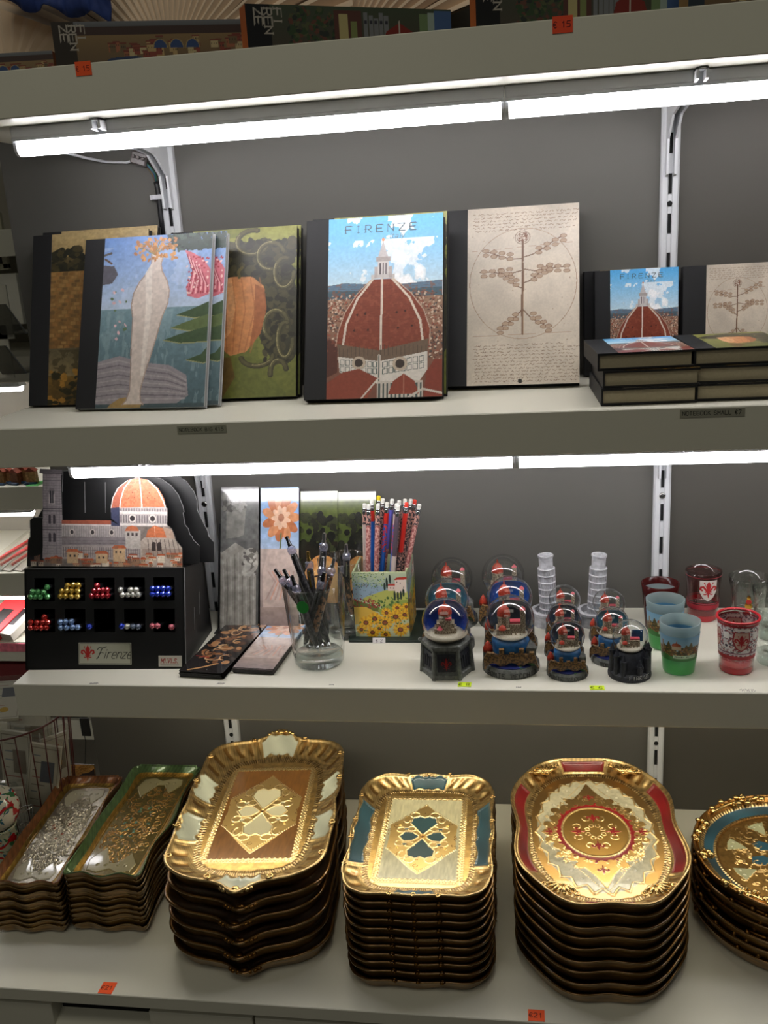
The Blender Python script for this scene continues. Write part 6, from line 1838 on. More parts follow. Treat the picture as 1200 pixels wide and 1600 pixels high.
class TrayShape:
    def __init__(s, a, b, n, D, H, zf, lobe=None, crest=None, N=480):
        s.a, s.b, s.n, s.D, s.H, s.zf = a, b, n, D, H, zf
        s.lobe = lobe or (lambda x, y, th: (0*x, 0*y)); s.crest = crest or (lambda x, y, th: 0*x)
        s.N = N
    def curve(s, d, N):
        th = np.linspace(0, 2*PI, N+1)
        # arc-length-ish spacing for squarish outlines
        c, q = np.cos(th), np.sin(th)
        a, b = s.a-d, s.b-d
        r = (np.abs(c)**s.n+np.abs(q)**s.n)**(-1.0/s.n)
        x = a*c*r; y = b*q*r
        lx, ly = s.lobe(x/s.a, y/s.b, th)
        k = max(0.0, 1-d/s.D)**0.6
        return x+lx*k, y+ly*k, th
    def inner(s, t):
        t = np.asarray(t, float)
        z = s.zf+(s.H-s.zf)*(1-np.clip((t-.06)/.86, 0, 1))**1.55
        z = np.where(t < .10, s.H+0.0012*np.sin(PI*np.clip(t/.10, 0, 1)), z)
        z = z+0.0010*np.exp(-((t-.90)/.035)**2)
        return z
def build_tray(sh, name, parent, rimpaint, floor=None, N=480, nr=34, nf=110, gap=0.012, dark=False):
    D = sh.D
    rows = []; cols = []; al = []
    # floor from centre outward
    xi, yi, thv = sh.curve(D, N)
    if floor is not None:
        fs = np.linspace(0.0, 1.0, nf)
        for f in fs:
            X = xi*f; Y = yi*f
            j = np.clip(((X*1000-floor.x0)/(floor.x1-floor.x0)*(floor.W-1)).round().astype(int), 0, floor.W-1)
            i = np.clip(((-Y*1000-floor.y0)/(floor.y1-floor.y0)*(floor.H-1)).round().astype(int), 0, floor.H-1)
            rows.append(np.stack([X, Y, sh.zf+floor.Z[i, j]], -1)); cols.append(floor.C[i, j]); al.append(floor.M[i, j])
    else:
        for f in (0.0, 0.5, 1.0):
            rows.append(np.stack([xi*f, yi*f, np.full_like(xi, sh.zf)], -1)); cols.append(np.tile(np.array(GOLDD, float)*.6, (N+1, 1))); al.append(np.full(N+1, .8))
    ts = np.linspace(1.0, 0.0, nr)
    for t in ts[1:]:
        X, Y, thv = sh.curve(D*t, N)
        cz = sh.crest(X/sh.a, Y/sh.b, thv)*(1-t)**1.2
        C, M_, Z = rimpaint(t, X, Y, thv)
        rows.append(np.stack([X, Y, sh.inner(t)+cz+Z], -1)); cols.append(C); al.append(M_)
    # outer wall back down and under
    for t in (0.0, 0.015, 0.03, 0.055, 0.08, 0.11, 0.15, 0.22, 0.35, 0.6, 1.0):
        X, Y, thv = sh.curve(D*t, N)
        cz = sh.crest(X/sh.a, Y/sh.b, thv)*(1-t)**1.2
        zst = sh.H*max(0.0, 1-t/.24)**0.8 if t > 0.0 else sh.H-.0012
        z = np.maximum(max(zst, float(sh.inner(max(t, .1)))-gap, 0.0)+cz*(1 if t < .2 else 0), 0.0)
        ex_ = 0.0012*math.sin(PI*min(1, t/.08)) if t < .08 else 0
        rows.append(np.stack([X*(1+ex_), Y*(1+ex_), z], -1))
        col = np.array(GOLD if t <= 0.0 else BRONZE, float)*(1.0)
        nz = 0.75+0.5*np.interp(np.arange(N+1), np.linspace(0, N, 60), np.random.RandomState(int(t*100)+3).rand(60))
        cols.append(col[None, :]*nz[:, None]); al.append(np.full(N+1, .55))
    rows.append(np.stack([xi*0, yi*0, np.zeros_like(xi)], -1)); cols.append(np.tile(np.array(DARKW, float), (N+1, 1))); al.append(np.zeros(N+1))
    P = np.stack(rows); C = np.stack(cols); A = np.stack(al)
    me = grid_mesh(name, P, np.clip(C, 0, 255), m_gild, A=A)
    if parent is None and name is None: return me
    return me

def gold_noise(X, Y, th, t, seed=0, base=GOLD):
    v = 0.86+0.10*np.sin(X*410+seed)*np.cos(Y*370+t*9)+0.08*np.sin(X*1130+Y*930+t*30)
    return np.array(base, float)[None, :]*v[:, None]
def plain_rim(col=GOLDD):
    def f(t, X, Y, th):
        return gold_noise(X, Y, th, t, 1, col), np.full(len(X), .9), np.zeros(len(X))
    return f
def rim_panels(sh, col, spans, t0=.16, t1=.74, flute=True, roughwave=.05):
    """spans: list of (angle centre, half width) in radians, painted panels; between them carved gold"""
    def f(t, X, Y, th):
        C = gold_noise(X, Y, th, t, 2); M_ = np.full(len(X), .95); Z = np.zeros(len(X))
        pos = th
        inpan = np.zeros(len(X), bool); edge = np.zeros(len(X), bool)
        for (c, h) in spans:
            dd = np.abs((pos-c+PI) % (2*PI)-PI)
            wave = roughwave*np.sin(dd/h*PI*2.5)
            inpan |= (dd < h) & (t > t0+wave) & (t < t1+wave)
            edge |= ((np.abs(dd-h) < .022) & (t > t0-.05) & (t < t1+.06)) | ((dd < h) & ((np.abs(t-t0-wave) < .045) | (np.abs(t-t1-wave) < .05)))
        carved = ~inpan & ~edge & (t > .18) & (t < .62)
        if flute:
            fl = np.sin(th*46)
            any_ = np.ones(len(X), bool)
            for (c, h) in spans:
                dd = np.abs((pos-c+PI) % (2*PI)-PI); any_ &= dd > h+.05
            Z = np.where(carved & any_, 0.0011*fl*np.sin(PI*(t-.18)/.44), Z)
            C = np.where((carved & any_ & (fl < -.5))[:, None], np.array(GOLDD, float), C)
        C[inpan] = np.array(col, float)*(0.94+0.05*np.sin(X[inpan]*170+Y[inpan]*90))[:, None]
        M_[inpan] = 0.0
        Z = np.where(edge, 0.0011, Z)
        # small bead band near the floor
        if .76 < t < .97:
            bd = np.sin(th*sh.N*0.36)
            Z = Z+np.where(bd > 0, 0.0006, -0.0002); C = np.where((bd < -.2)[:, None], np.array(GOLDD, float)*.8, C)
        return C, M_, Z
    return f

def scroll(mb, x, y, z, r_, a):
    pts = []
    for i in range(16):
        q = a+i*0.52; rr = r_*(1-0.045*i)
        pts.append((x+rr*math.cos(q), y+rr*math.sin(q), z+0.0006))
    mb.tube(pts, [r_*0.30*(1-0.03*i) for i in range(16)], 7)

# ------------------------------------------------------------ floor drawings (mm, y towards the viewer)
G = dict(met=.95)
def curls(cv, cx, cy, s, col, z=.0007, wd=1.3):
    """symmetrical scrollwork"""
    for dx in (-1, 1):
        for dy in (-1, 1):
            cv.arc(cx+dx*s*.30, cy+dy*s*.62, s*.20, s*.20, 0, 5.4, wd, col, round_z=z, **G)
            cv.arc(cx+dx*s*.62, cy+dy*s*.30, s*.17, s*.17, 1, 6.2, wd, col, round_z=z, **G)
            cv.line([(cx, cy), (cx+dx*s*.25, cy+dy*s*.25), (cx+dx*s*.45, cy+dy*s*.45)], wd, col, round_z=z, **G)
def beads(cv, pts, r_, col, z=.0008):
    for x, y in pts: cv.ell(x, y, r_, r_, col, dome=z, **G)
def line_pts(x0, y0, x1, y1, n): return [(x0+(x1-x0)*i/n, y0+(y1-y0)*i/n) for i in range(n+1)]
def scallop(cv, hx, hy, s, col, z=.0009, wd=1.2):
    nx = max(3, int(round(2*hx/s))); ny = max(3, int(round(2*hy/s)))
    for i in range(nx):
        x = -hx+(i+.5)*2*hx/nx
        for sg in (-1, 1): cv.arc(x, sg*hy, hx/nx, s*.36, 0 if sg > 0 else PI, PI if sg > 0 else 2*PI, wd, col, n=6, round_z=z, **G)
    for i in range(ny):
        y = -hy+(i+.5)*2*hy/ny
        for sg in (-1, 1): cv.arc(sg*hx, y, s*.36, hy/ny, -PI/2 if sg > 0 else PI/2, PI/2 if sg > 0 else 3*PI/2, wd, col, n=6, round_z=z, **G)
def floor_quatre(hx, hy, panel, petal, ground=(204, 166, 100), inner_h=(46, 70), panel_alt=None):
    cv = Cv(int(hx*2*2.6), int(hy*2*2.6), -hx, hx, -hy, hy, ground, met=.95)
    cv.mottle(.18, 26, 5)
    px, py = inner_h
    # small curls band between panel and rim
    r = random.Random(2)
    for i in range(34):
        x = -hx+hx*2*(i+.5)/34
        for sg in (-1, 1): cv.arc(x, sg*(py+5.4), 2.4, 2.0, 0, 5, 1.3, (240, 212, 154), n=7, round_z=.0010, **G)
    for i in range(44):
        y = -hy+hy*2*(i+.5)/44
        for sg in (-1, 1): cv.arc(sg*(px+5.4), y, 2.0, 2.4, 0, 5, 1.3, (240, 212, 154), n=7, round_z=.0010, **G)
    cv.rect(-px, -py, px, py, panel, met=0.0, z=.0003)
    w = cv.win(-px, px, -py, py)
    nz = fbm(cv.H, cv.W, 60, .3, 8, 2)
    mk = (np.abs(cv.X) < px) & (np.abs(cv.Y) < py); cv.C[mk] *= (0.90+.2*nz[mk])[:, None]
    for sx in (-1, 1): beads(cv, line_pts(sx*(px+1.6), -py-1.6, sx*(px+1.6), py+1.6, 62), 1.1, (150, 100, 44))
    for sy_ in (-1, 1): beads(cv, line_pts(-px-1.6, sy_*(py+1.6), px+1.6, sy_*(py+1.6), 42), 1.1, (150, 100, 44))
    scallop(cv, px, py, 7.0, (242, 216, 158), z=.0013, wd=2.0)
    # gold lozenge
    a, b = px*.92, py*.84
    cv.poly([(0, -b*1.04), (a*.36, -b*.72), (a, -b*.34), (a*.96, 0), (a, b*.34), (a*.36, b*.84), (0, b*1.08), (-a*.36, b*.84), (-a, b*.34), (-a*.96, 0), (-a, -b*.34), (-a*.36, -b*.72)], (222, 186, 118), met=.85, z=.0006)
    rq = random.Random(5)
    for _ in range(90):
        u = rq.uniform(-a, a); v = rq.uniform(-b, b)
        if abs(u)/a*.55+abs(v)/b < .92: cv.arc(u, v, rq.uniform(1.5, 3.5), rq.uniform(1.5, 3.5), rq.uniform(0, 3), rq.uniform(3, 6), 1.0, (146, 100, 46), n=7, met=.6)
    for (x0, y0, x1, y1) in ((0, -b, a, -b*.36), (0, -b, -a, -b*.36), (0, b, a, b*.36), (0, b, -a, b*.36)):
        beads(cv, line_pts(x0, y0, x1, y1, 20), .9, (244, 220, 166))
    # heart shaped petals
    for sg, L in ((-1, b*.66), (1, b*.66)):
        pts = [(0, sg*3.5), (a*.18, sg*L*.32), (a*.40, sg*L*.62), (a*.36, sg*L*.86), (a*.16, sg*L*.98), (0, sg*L*.90), (-a*.16, sg*L*.98), (-a*.36, sg*L*.86), (-a*.40, sg*L*.62), (-a*.18, sg*L*.32)]
        cv.poly(pts, petal, met=0.0, z=.0003); cv.line(pts+[pts[0]], 2.2, (242, 216, 158), round_z=.0016, **G)
        for dx in (-1, 1):
            cv.arc(dx*a*.30, sg*L*1.02, a*.15, a*.13, 0, 5.6, 2.0, (242, 216, 158), round_z=.0015, **G)
            cv.arc(dx*a*.52, sg*L*.80, a*.10, a*.16, 0, 4.6, 1.8, (242, 216, 158), round_z=.0014, **G)
            cv.ell(dx*a*.70, sg*b*.34, 2.0, 2.0, (236, 190, 100), dome=.0012, **G)
    for sg in (-1, 1):
        L = a*.80
        pts = [(sg*3.5, 0), (sg*L*.36, -b*.13), (sg*L*.66, -b*.15), (sg*L*.86, 0), (sg*L*.66, b*.15), (sg*L*.36, b*.13)]
        cv.poly(pts, petal, met=0.0, z=.0003); cv.line(pts+[pts[0]], 2.2, (242, 216, 158), round_z=.0016, **G)
        for dy in (-1, 1):
            cv.arc(sg*L*.80, dy*b*.20, a*.13, b*.08, 0, 5.4, 2.0, (242, 216, 158), round_z=.0015, **G)
            cv.arc(sg*L*.42, dy*b*.24, a*.14, b*.07, 0, 5.4, 1.8, (242, 216, 158), round_z=.0014, **G)
            cv.ell(sg*L*.62, dy*b*.23, a*.07, b*.03, petal, met=0, z=.0002)
    cv.ell(0, 0, 4.6, 4.6, (236, 186, 96), ring=.42, z=.0014, **G); cv.ell(0, 0, 2, 2, (96, 56, 24), z=.0004, **G)
    return cv
def floor_oval(hx, hy):
    cv = Cv(int(hx*2*2.8), int(hy*2*2.8), -hx, hx, -hy, hy, (184, 176, 146), met=0.0)
    cv.mottle(.14, 40, 5)
    gold = (204, 164, 98); hi = (238, 206, 144); red = (150, 12, 22)
    cv.mask((cv.X/hx)**2+(cv.Y/hy)**2 > .80, (180, 140, 80), met=.95)
    # zigzag ring
    n = 46; pts = []
    for i in range(n+1):
        a = 2*PI*i/n; k = .93 if i % 2 else .84
        pts.append((hx*k*math.cos(a), hy*k*math.sin(a)))
    cv.line(pts, 2.0, hi, round_z=.0014, **G)
    # dotted diamonds and beads on the cream ground
    for sx in (-1, 1):
        for sy_ in (-1, 1):
            beads(cv, line_pts(0, sy_*hy*.90, sx*hx*.86, sy_*hy*.10, 40), .8, hi)
            for k in (.25, .45, .65): 
                cv.ell(sx*hx*(.18+k*.62), sy_*hy*(.86-k*.62), 2.0, 2.0, (216, 208, 180), dome=.0013, met=0.0)
    # lace mass
    for i in range(28):
        a = 2*PI*i/28; rx = hx*(.68+.06*(i % 2)); ry = hy*(.52+.05*(i % 2))
        cv.ell(rx*math.cos(a), ry*math.sin(a), 6.2, 6.2, gold, z=.0005, **G)
    cv.ell(0, 0, hx*.70, hy*.54, gold, z=.0005, **G)
    for sg in (-1, 1): cv.poly([(-hx*.34, sg*hy*.48), (-hx*.14, sg*hy*.66), (0, sg*hy*.84), (hx*.14, sg*hy*.66), (hx*.34, sg*hy*.48)], gold, z=.0005, **G); cv.poly([(sg*hx*.6, -hy*.16), (sg*hx*.84, 0), (sg*hx*.6, hy*.16)], gold, z=.0005, **G)
    r = random.Random(6)
    for k in range(120):
        a = r.uniform(0, 2*PI); q = r.uniform(.58, .80)
        cv.arc(hx*q*math.cos(a), hy*q*.80*math.sin(a), 2.2, 2.2, r.uniform(0, 3), r.uniform(4, 6.5), 1.3, hi, n=6, round_z=.0013, **G)
    # red scalloped ring
    for i in range(30):
        a = 2*PI*i/30
        cv.ell(hx*.565*math.cos(a), hy*.435*math.sin(a), 3.4, 3.4, red, met=0, z=.0005)
    cv.ell(0, 0, hx*.585, hy*.448, red, met=0, z=.0005); cv.ell(0, 0, hx*.53, hy*.41, hi, z=.0014, **G); cv.ell(0, 0, hx*.50, hy*.385, (190, 148, 78), z=.0006, **G)
    for i in range(24):
        a = 2*PI*(i+.5)/24
        cv.ell(hx*.62*math.cos(a), hy*.475*math.sin(a), 1.8, 1.8, gold if i % 2 else red, met=.9 if i % 2 else 0, z=.0007)
    for k in range(8):
        a = 2*PI*k/8+PI/8
        cv.arc(hx*.30*math.cos(a), hy*.23*math.sin(a), 5.0, 5.0, a, a+5.2, 1.6, hi, round_z=.0013, **G); cv.arc(hx*.13*math.cos(a), hy*.10*math.sin(a), 3.0, 3.0, a, a+5.2, 1.4, hi, round_z=.0012, **G)
    def lily(x, y, s, rot):
        c, n_ = math.cos(rot), math.sin(rot)
        def T(p): return (x+p[0]*c*s-p[1]*n_*s, y+p[0]*n_*s+p[1]*c*s)
        cv.poly([T(p) for p in ((0, -1), (.2, -.5), (.14, .3), (-.14, .3), (-.2, -.5))], red, met=0, z=.0008)
        for d in (-1, 1): cv.line([T(p) for p in ((d*.1, .1), (d*.45, -.25), (d*.72, -.2), (d*.72, .02))], .24*s, red, met=0, z=.0008)
        cv.line([T((-.4, .25)), T((.4, .25))], .16*s, red, met=0, z=.0008); cv.line([T((0, .3)), T((0, .8))], .2*s, red, met=0, z=.0008)
    for k in range(4): lily(hx*.27*math.sin(k*PI/2), -hy*.22*math.cos(k*PI/2), 10.5, k*PI/2)
    for k in range(4): lily((hx*.70)*math.sin(k*PI/2), -hy*.58*math.cos(k*PI/2), 8.8, k*PI/2)
    return cv
def floor_round(hx, hy):
    cv = Cv(int(hx*2*2.8), int(hy*2*2.8), -hx, hx, -hy, hy, (176, 136, 74), met=.9)
    cv.mottle(.2, 40, 5); blue = (46, 88, 106); hi = (226, 192, 130); cream = (178, 178, 140)
    r = random.Random(3)
    for k in range(260):
        a = r.uniform(0, 2*PI); q = r.uniform(.3, .92)
        cv.arc(hx*q*math.cos(a), hy*q*math.sin(a), r.uniform(2, 5), r.uniform(2, 5), r.uniform(0, 3), r.uniform(3, 6), 1.1, hi, n=7, round_z=.0010, **G)
    for k in range(8):
        a = 2*PI*k/8+PI/8
        c, s = math.cos(a), math.sin(a)
        def T(u, v): return (hx*(u*c-v*s), hy*(u*s+v*c))
        cv.poly([T(.60, -.02), T(.86, -.16), T(.90, 0), T(.88, .12), T(.74, .06)], cream, met=0, z=.0005)
        beads(cv, [T(.62+.05*i, -.03-.027*i) for i in range(6)], .7, hi); cv.ell(*T(.82, -.06), 1.8, 1.8, (206, 206, 176), dome=.001, met=0); cv.ell(*T(.82, .04), 1.8, 1.8, (206, 206, 176), dome=.001, met=0)
        cv.poly([T(.28, .10), T(.44, .02), T(.58, .12), T(.50, .24), T(.34, .22)], blue, met=0, z=.0007)
        cv.arc(*T(.50, .10), 5, 5, 0, 5, 1.2, hi, round_z=.0012, **G)
    cv.ell(0, 0, hx*.2, hy*.2, blue, met=0, z=.0006); cv.ell(0, 0, hx*.14, hy*.14, hi, z=.001, **G)
    return cv
def floor_narrow(hx, hy, kind):
    if kind == 'silver':
        cv = Cv(int(hx*2*3), int(hy*2*3), -hx, hx, -hy, hy, (190, 182, 166), met=.88); cv.mottle(.14, 30, 6)
        hi = (222, 212, 196); r = random.Random(8); z = .0017
    else:
        cv = Cv(int(hx*2*3), int(hy*2*3), -hx, hx, -hy, hy, (116, 100, 52), met=.6); cv.mottle(.2, 30, 6)
        hi = (186, 138, 70); r = random.Random(9); z = .001
    for k in range(420 if kind == 'silver' else 240):
        y = r.uniform(-hy*.72, hy*.78); x = r.uniform(-hx*.9, hx*.9)
        if abs(x)/hx+abs(y)/hy*1.0 > 1.35: continue
        cv.arc(x, y, r.uniform(2, 6), r.uniform(2, 6), r.uniform(0, 3), r.uniform(3, 6.4), 1.5, hi, n=8, round_z=z, met=.85)
    if kind == 'silver':
        for k in range(30): cv.ell(r.uniform(-hx, hx)*.7, r.uniform(-hy, hy)*.5, 2.6, 1.6, (176, 110, 90) if k % 4 == 0 else hi, rot=r.uniform(0, 3), dome=.0012, met=.6)
    else:
        for k in range(14): cv.ell(r.uniform(-hx, hx)*.5, r.uniform(-hy, hy)*.3, 3.4, 2.2, (70, 110, 84), rot=r.uniform(0, 3), dome=.0008, met=.1)
    lace = (148, 138, 102) if kind != 'silver' else (186, 180, 160)
    # lace fans at the two ends
    for sg in (-1, 1):
        y0 = sg*hy
        cv.poly([(-hx*.78, y0*.93), (-hx*.40, y0*.97), (0, y0*.90), (hx*.40, y0*.97), (hx*.78, y0*.93), (hx*.86, y0*.80), (hx*.52, y0*.62), (hx*.16, y0*.80), (-hx*.10, y0*.80), (-hx*.52, y0*.52), (-hx*.90, y0*.74)], lace, met=.05, z=.0008)
        for x in (-.5, -.2, .25, .52): cv.ell(hx*x, y0*.84, 2.4, 2.2, lace, dome=.0014, met=.05)
        beads(cv, line_pts(-hx*.55, y0*.5, -hx*.2, y0*.82, 12), .6, lace); beads(cv, line_pts(hx*.2, y0*.82, hx*.5, y0*.6, 10), .6, lace)
    return cv

def put_stack(kind, n, pitch, cx, cy, rz, top_me, low_me, label_fn, group, jit=.002, extra=None, jr=.01, name='gilded_tray', z0=ZD, twist=None):
    r = random.Random(hash(kind) % 97 if False else sum(map(ord, kind)))
    for k in range(n):
        top = (k == n-1)
        jx, jy, ja = ((0, 0, 0) if top else (r.uniform(-jit, jit), r.uniform(-jit, jit), r.uniform(-jr, jr)))
        lab = label_fn(k, n)
        t = empty(name, (cx+jx, cy+jy, z0+pitch*k+0.0002), rz+ja, label=lab, cat='tray', group=group)
        link_mesh('tray_body', top_me if top else low_me, t)
        if top and extra: extra(t)
        elif extra: extra(t, low=True)
def labels(desc_top, desc_low, what):
    def f(k, n):
        if k == n-1: return desc_top
        if k == 0: return '%s, bottom one of %s' % (desc_low, what)
        return '%s, %s from the top of %s' % (desc_low, ORD[n-k], what)
    return f

# ---- tall gold stack with cream panels (left) : finials at both ends
def lobe1(x, y, th):
    k = np.exp(-(x/.17)**2)*0.017+np.exp(-(x/.45)**2)*0.008
    kx = -0.0045*np.cos(y*PI*1.15)*np.exp(-(y/.8)**2)+0.0025*np.sin(np.abs(y)*9)
    return np.sign(x)*kx*(np.abs(x) > .5), np.sign(y)*k*(np.abs(y) > .6)
S1 = TrayShape(0.1115, 0.1680, 4.4, 0.040, 0.0225, 0.004, lobe1, lambda x, y, th: np.where(y > .6, .0030, -.0050)*np.exp(-(x/.24)**2)*(np.abs(y) > .6)+.0016*np.cos(th*8))
sp1 = [(0, .16), (PI, .16), (.46, .11), (-.46, .11), (PI-.46, .11), (PI+.46, .11), (PI/2, .25), (-PI/2, .25)]
sp1 = [(.30, .17), (-.30, .17), (PI-.30, .17), (PI+.30, .17), (PI/2, .27), (-PI/2, .27)]
fl1 = floor_quatre(73, 130, (134, 88, 38), (204, 196, 160), inner_h=(57, 106))
fl1.M = np.where(fl1.M < .05, np.where(fl1.C[..., 0] > 180, 0.0, .35), fl1.M)
T1 = build_tray(S1, 'tray_body', None, rim_panels(S1, (196, 200, 180), sp1), fl1, N=560, gap=.020)
T1l = build_tray(S1, 'tray_body', None, plain_rim((128, 90, 42)), None, N=200, nr=14, gap=.020)
def gmat(low): return mat('dark_gilt_carving', (120, 84, 40), .3, 1.0) if low else mat('gilt_carving', GOLD, rough=.25, metal=1.0, noise=.2, nscale=200)
def scrolls(t, low, pts, z, r_):
    for (x, y, a) in pts:
        mb = MB(); scroll(mb, x, y, z, r_, a); mb.build('carved_scroll', gmat(low), t, smooth=True)
def fin1(t, low=False):
    for sg in (-1, 1):
        mb = MB()
        y0 = sg*0.1800
        for i in range(7):
            a = -1.2+2.4*i/6
            mb.sphere((0.020*math.sin(a), y0+sg*(0.012*math.cos(a)-0.004), (0.0245 if sg > 0 else .0165)+0.001*math.cos(a)), 0.0036, 8, sz=.8)
        mb.sphere((0, y0+sg*0.004, 0.0265 if sg > 0 else .0175), 0.0055, 10, sz=.7)
        mb.build('carved_finial', gmat(low), t, smooth=True)
    if not low:
        scrolls(t, low, ((.101, .122, 0), (-.101, .122, PI), (.101, -.122, 0), (-.101, -.122, PI), (.107, .055, 1), (-.107, .055, 2), (.107, -.055, 4), (-.107, -.055, 3), (.04, .166, 1), (-.04, .166, 2), (.04, -.166, 4), (-.04, -.166, 5)), 0.0225, 0.0052)
put_stack('gold_cream', 6, 0.0246, -0.3820, 1.130, math.radians(5), T1, T1l, labels('large gilded tray with amber centre and cream panels, topmost of the tallest finial stack', 'dark gold finial-edged tray', 'the stack left of centre'), 'large gilded finial trays', jit=.0035, extra=fin1, jr=.025)

# ---- teal stack
def lobe2(x, y, th):
    kx = 0.0016*np.cos(y*PI*3.1)*(np.abs(y) < .72); ky = 0.0016*np.cos(x*PI*3.1)*(np.abs(x) < .72)
    return np.sign(x)*kx*(np.abs(x) > .8), np.sign(y)*ky*(np.abs(y) > .8)
S2 = TrayShape(0.0952, 0.1325, 6.0, 0.030, 0.0165, 0.0035, lobe2, lambda x, y, th: .0006*np.cos(th*12))
sp2 = [(0, .50), (PI, .50), (PI/2, .30), (-PI/2, .30)]
fl2 = floor_quatre(66.5, 104, (196, 188, 150), (50, 82, 88), inner_h=(50, 86))
T2 = build_tray(S2, 'tray_body', None, rim_panels(S2, (50, 86, 98), sp2), fl2, N=560)
T2l = build_tray(S2, 'tray_body', None, plain_rim((128, 92, 46)), None, N=200, nr=14)
def fin2(t, low=False):
    scrolls(t, low, ((.0925, .075, 0), (-.0925, .075, PI), (.0925, .02, 0), (-.0925, .02, PI), (.0925, -.02, 0), (-.0925, -.02, PI), (.0925, -.075, 0), (-.0925, -.075, PI), (.030, .131, 1), (-.030, .131, 2), (.030, -.131, 4), (-.030, -.131, 5), (0, .131, 1), (0, -.131, 4)) if not low else ((.030, -.131, 4), (-.030, -.131, 5), (0, -.131, 4), (.0925, -.02, 0), (.0925, -.075, PI)), 0.0165, 0.0036)
put_stack('teal', 11, 0.0127, -0.1468, 1.0790, math.radians(1), T2, T2l, labels('rectangular gilded tray with teal quatrefoil and teal side panels, topmost of its stack', 'dark gold rectangular tray', 'the teal-panelled stack'), 'rectangular gilded trays with teal panels', jit=.0012, extra=fin2, jr=.006)

# ---- red oval stack
def lobe3(x, y, th):
    r_ = 0.0045*np.cos(4*th)+0.0030*np.cos(8*th)
    top = 0.004*np.exp(-(x/.35)**2)*(np.abs(y) > .6)
    return -r_*np.cos(th)*1.0, -r_*np.sin(th)*1.0+np.sign(y)*top
S3 = TrayShape(0.1115, 0.1605, 2.35, 0.029, 0.0185, 0.004, lobe3, lambda x, y, th: .0008*np.cos(th*8))
sp3 = [(0, .62), (PI, .62), (PI/2, .30), (-PI/2, .30)]
fl3 = floor_oval(84.5, 134.5)
T3 = build_tray(S3, 'tray_body', None, rim_panels(S3, (128, 8, 16), sp3, t0=.20, t1=.66, roughwave=.0), fl3, N=560, gap=.0145)
T3l = build_tray(S3, 'tray_body', None, plain_rim((128, 92, 46)), None, N=220, nr=14, gap=.0145)
def fin3(t, low=False):
    if low: return
    for sa in (1, -1):
        for sb in (1, -1):
            mb = MB()
            a = sb*(PI/2)+sa*0.58
            r_ = (abs(math.cos(a))**2.35+abs(math.sin(a))**2.35)**(-1/2.35)
            x = 0.101*math.cos(a)*r_; y = 0.150*math.sin(a)*r_
            out = math.atan2(y, x)
            for k in range(7):
                aa = out+(-1.25+2.5*k/6)
                p0 = (x-0.010*math.cos(out), y-0.010*math.sin(out)); p1 = (p0[0]+0.0175*math.cos(aa), p0[1]+0.0175*math.sin(aa))
                mb.tube([(p0[0], p0[1], 0.0150), ((p0[0]+p1[0])/2, (p0[1]+p1[1])/2, 0.0185), (p1[0], p1[1], 0.0175)], [0.0012, 0.0026, 0.0021], 8)
                mb.sphere((p1[0], p1[1], 0.0175), 0.0021, 8)
            mb.sphere((x-0.010*math.cos(out), y-0.010*math.sin(out), 0.0162), 0.0030, 10)
            scroll(mb, x+0.020*math.cos(out+PI/2), y+0.020*math.sin(out+PI/2), 0.0175, 0.0042, out)
            scroll(mb, x-0.020*math.cos(out+PI/2), y-0.020*math.sin(out+PI/2), 0.0175, 0.0042, out+2)
            mb.build('carved_shell', gmat(False), t, smooth=True)
put_stack('red', 9, 0.0162, 0.0815, 1.0990, math.radians(3), T3, T3l, labels('oval gilded tray with red rim panels and red lily ornament, topmost of its stack', 'dark gold oval tray', 'the red-panelled oval stack'), 'oval gilded trays with red panels', jit=.0014, extra=fin3, jr=.012)

# ---- blue round stack at the right edge
S4 = TrayShape(0.1270, 0.1270, 2.0, 0.034, 0.0195, 0.004, None, None)
def rim4(t, X, Y, th):
    C = gold_noise(X, Y, th, t, 4, (190, 136, 68)); M_ = np.full(len(X), .95); Z = np.zeros(len(X))
    if .40 < t < .80:
        C[:] = np.array((46, 88, 106), float)*(0.9+.15*np.sin(th*7))[:, None]; M_[:] = 0
    for tc in (.38, .84):
        if abs(t-tc) < .05:
            bd = np.sin(th*150); Z = Z+np.where(bd > 0, .0009, .0002); C = np.tile(np.array(GOLD, float), (len(X), 1))*np.where(bd > -.2, 1, .55)[:, None]; M_[:] = .95
    return C, M_, Z
fl4 = floor_round(93.5, 93.5)
T4 = build_tray(S4, 'tray_body', None, rim4, fl4, N=560)
T4l = build_tray(S4, 'tray_body', None, plain_rim((128, 92, 46)), None, N=220, nr=14, gap=.015)
def fin4(t, low=False):
    r = random.Random(4)
    for c0 in (2.05, 3.0, 4.1, 5.4, 0.2, 1.1):
        mb = MB(); mb.tube([(.119*math.cos(c0+q*.09), .119*math.sin(c0+q*.09), .0185) for q in range(-4, 5)], .0024, 8)
        for k in range(26 if not low else 12):
            a = c0+r.uniform(-.36, .36); rr = r.uniform(.110, .127); s = r.uniform(.0018, .0052)
            mb.sphere((rr*math.cos(a), rr*math.sin(a), .0195+r.uniform(-.002, .0025)), s, 10 if s > .004 else 7, sz=r.uniform(.6, 1))
        mb.build('carved_fruit', gmat(low), t, smooth=True)
put_stack('blue', 6, 0.0166, 0.3380, 1.1190, 0, T4, T4l, labels('round gilded tray with a blue band and carved fruit rim, topmost at the right edge', 'dark gold round tray', 'the round stack at the right edge'), 'round gilded trays with blue bands', jit=.003, extra=fin4, jr=.4)

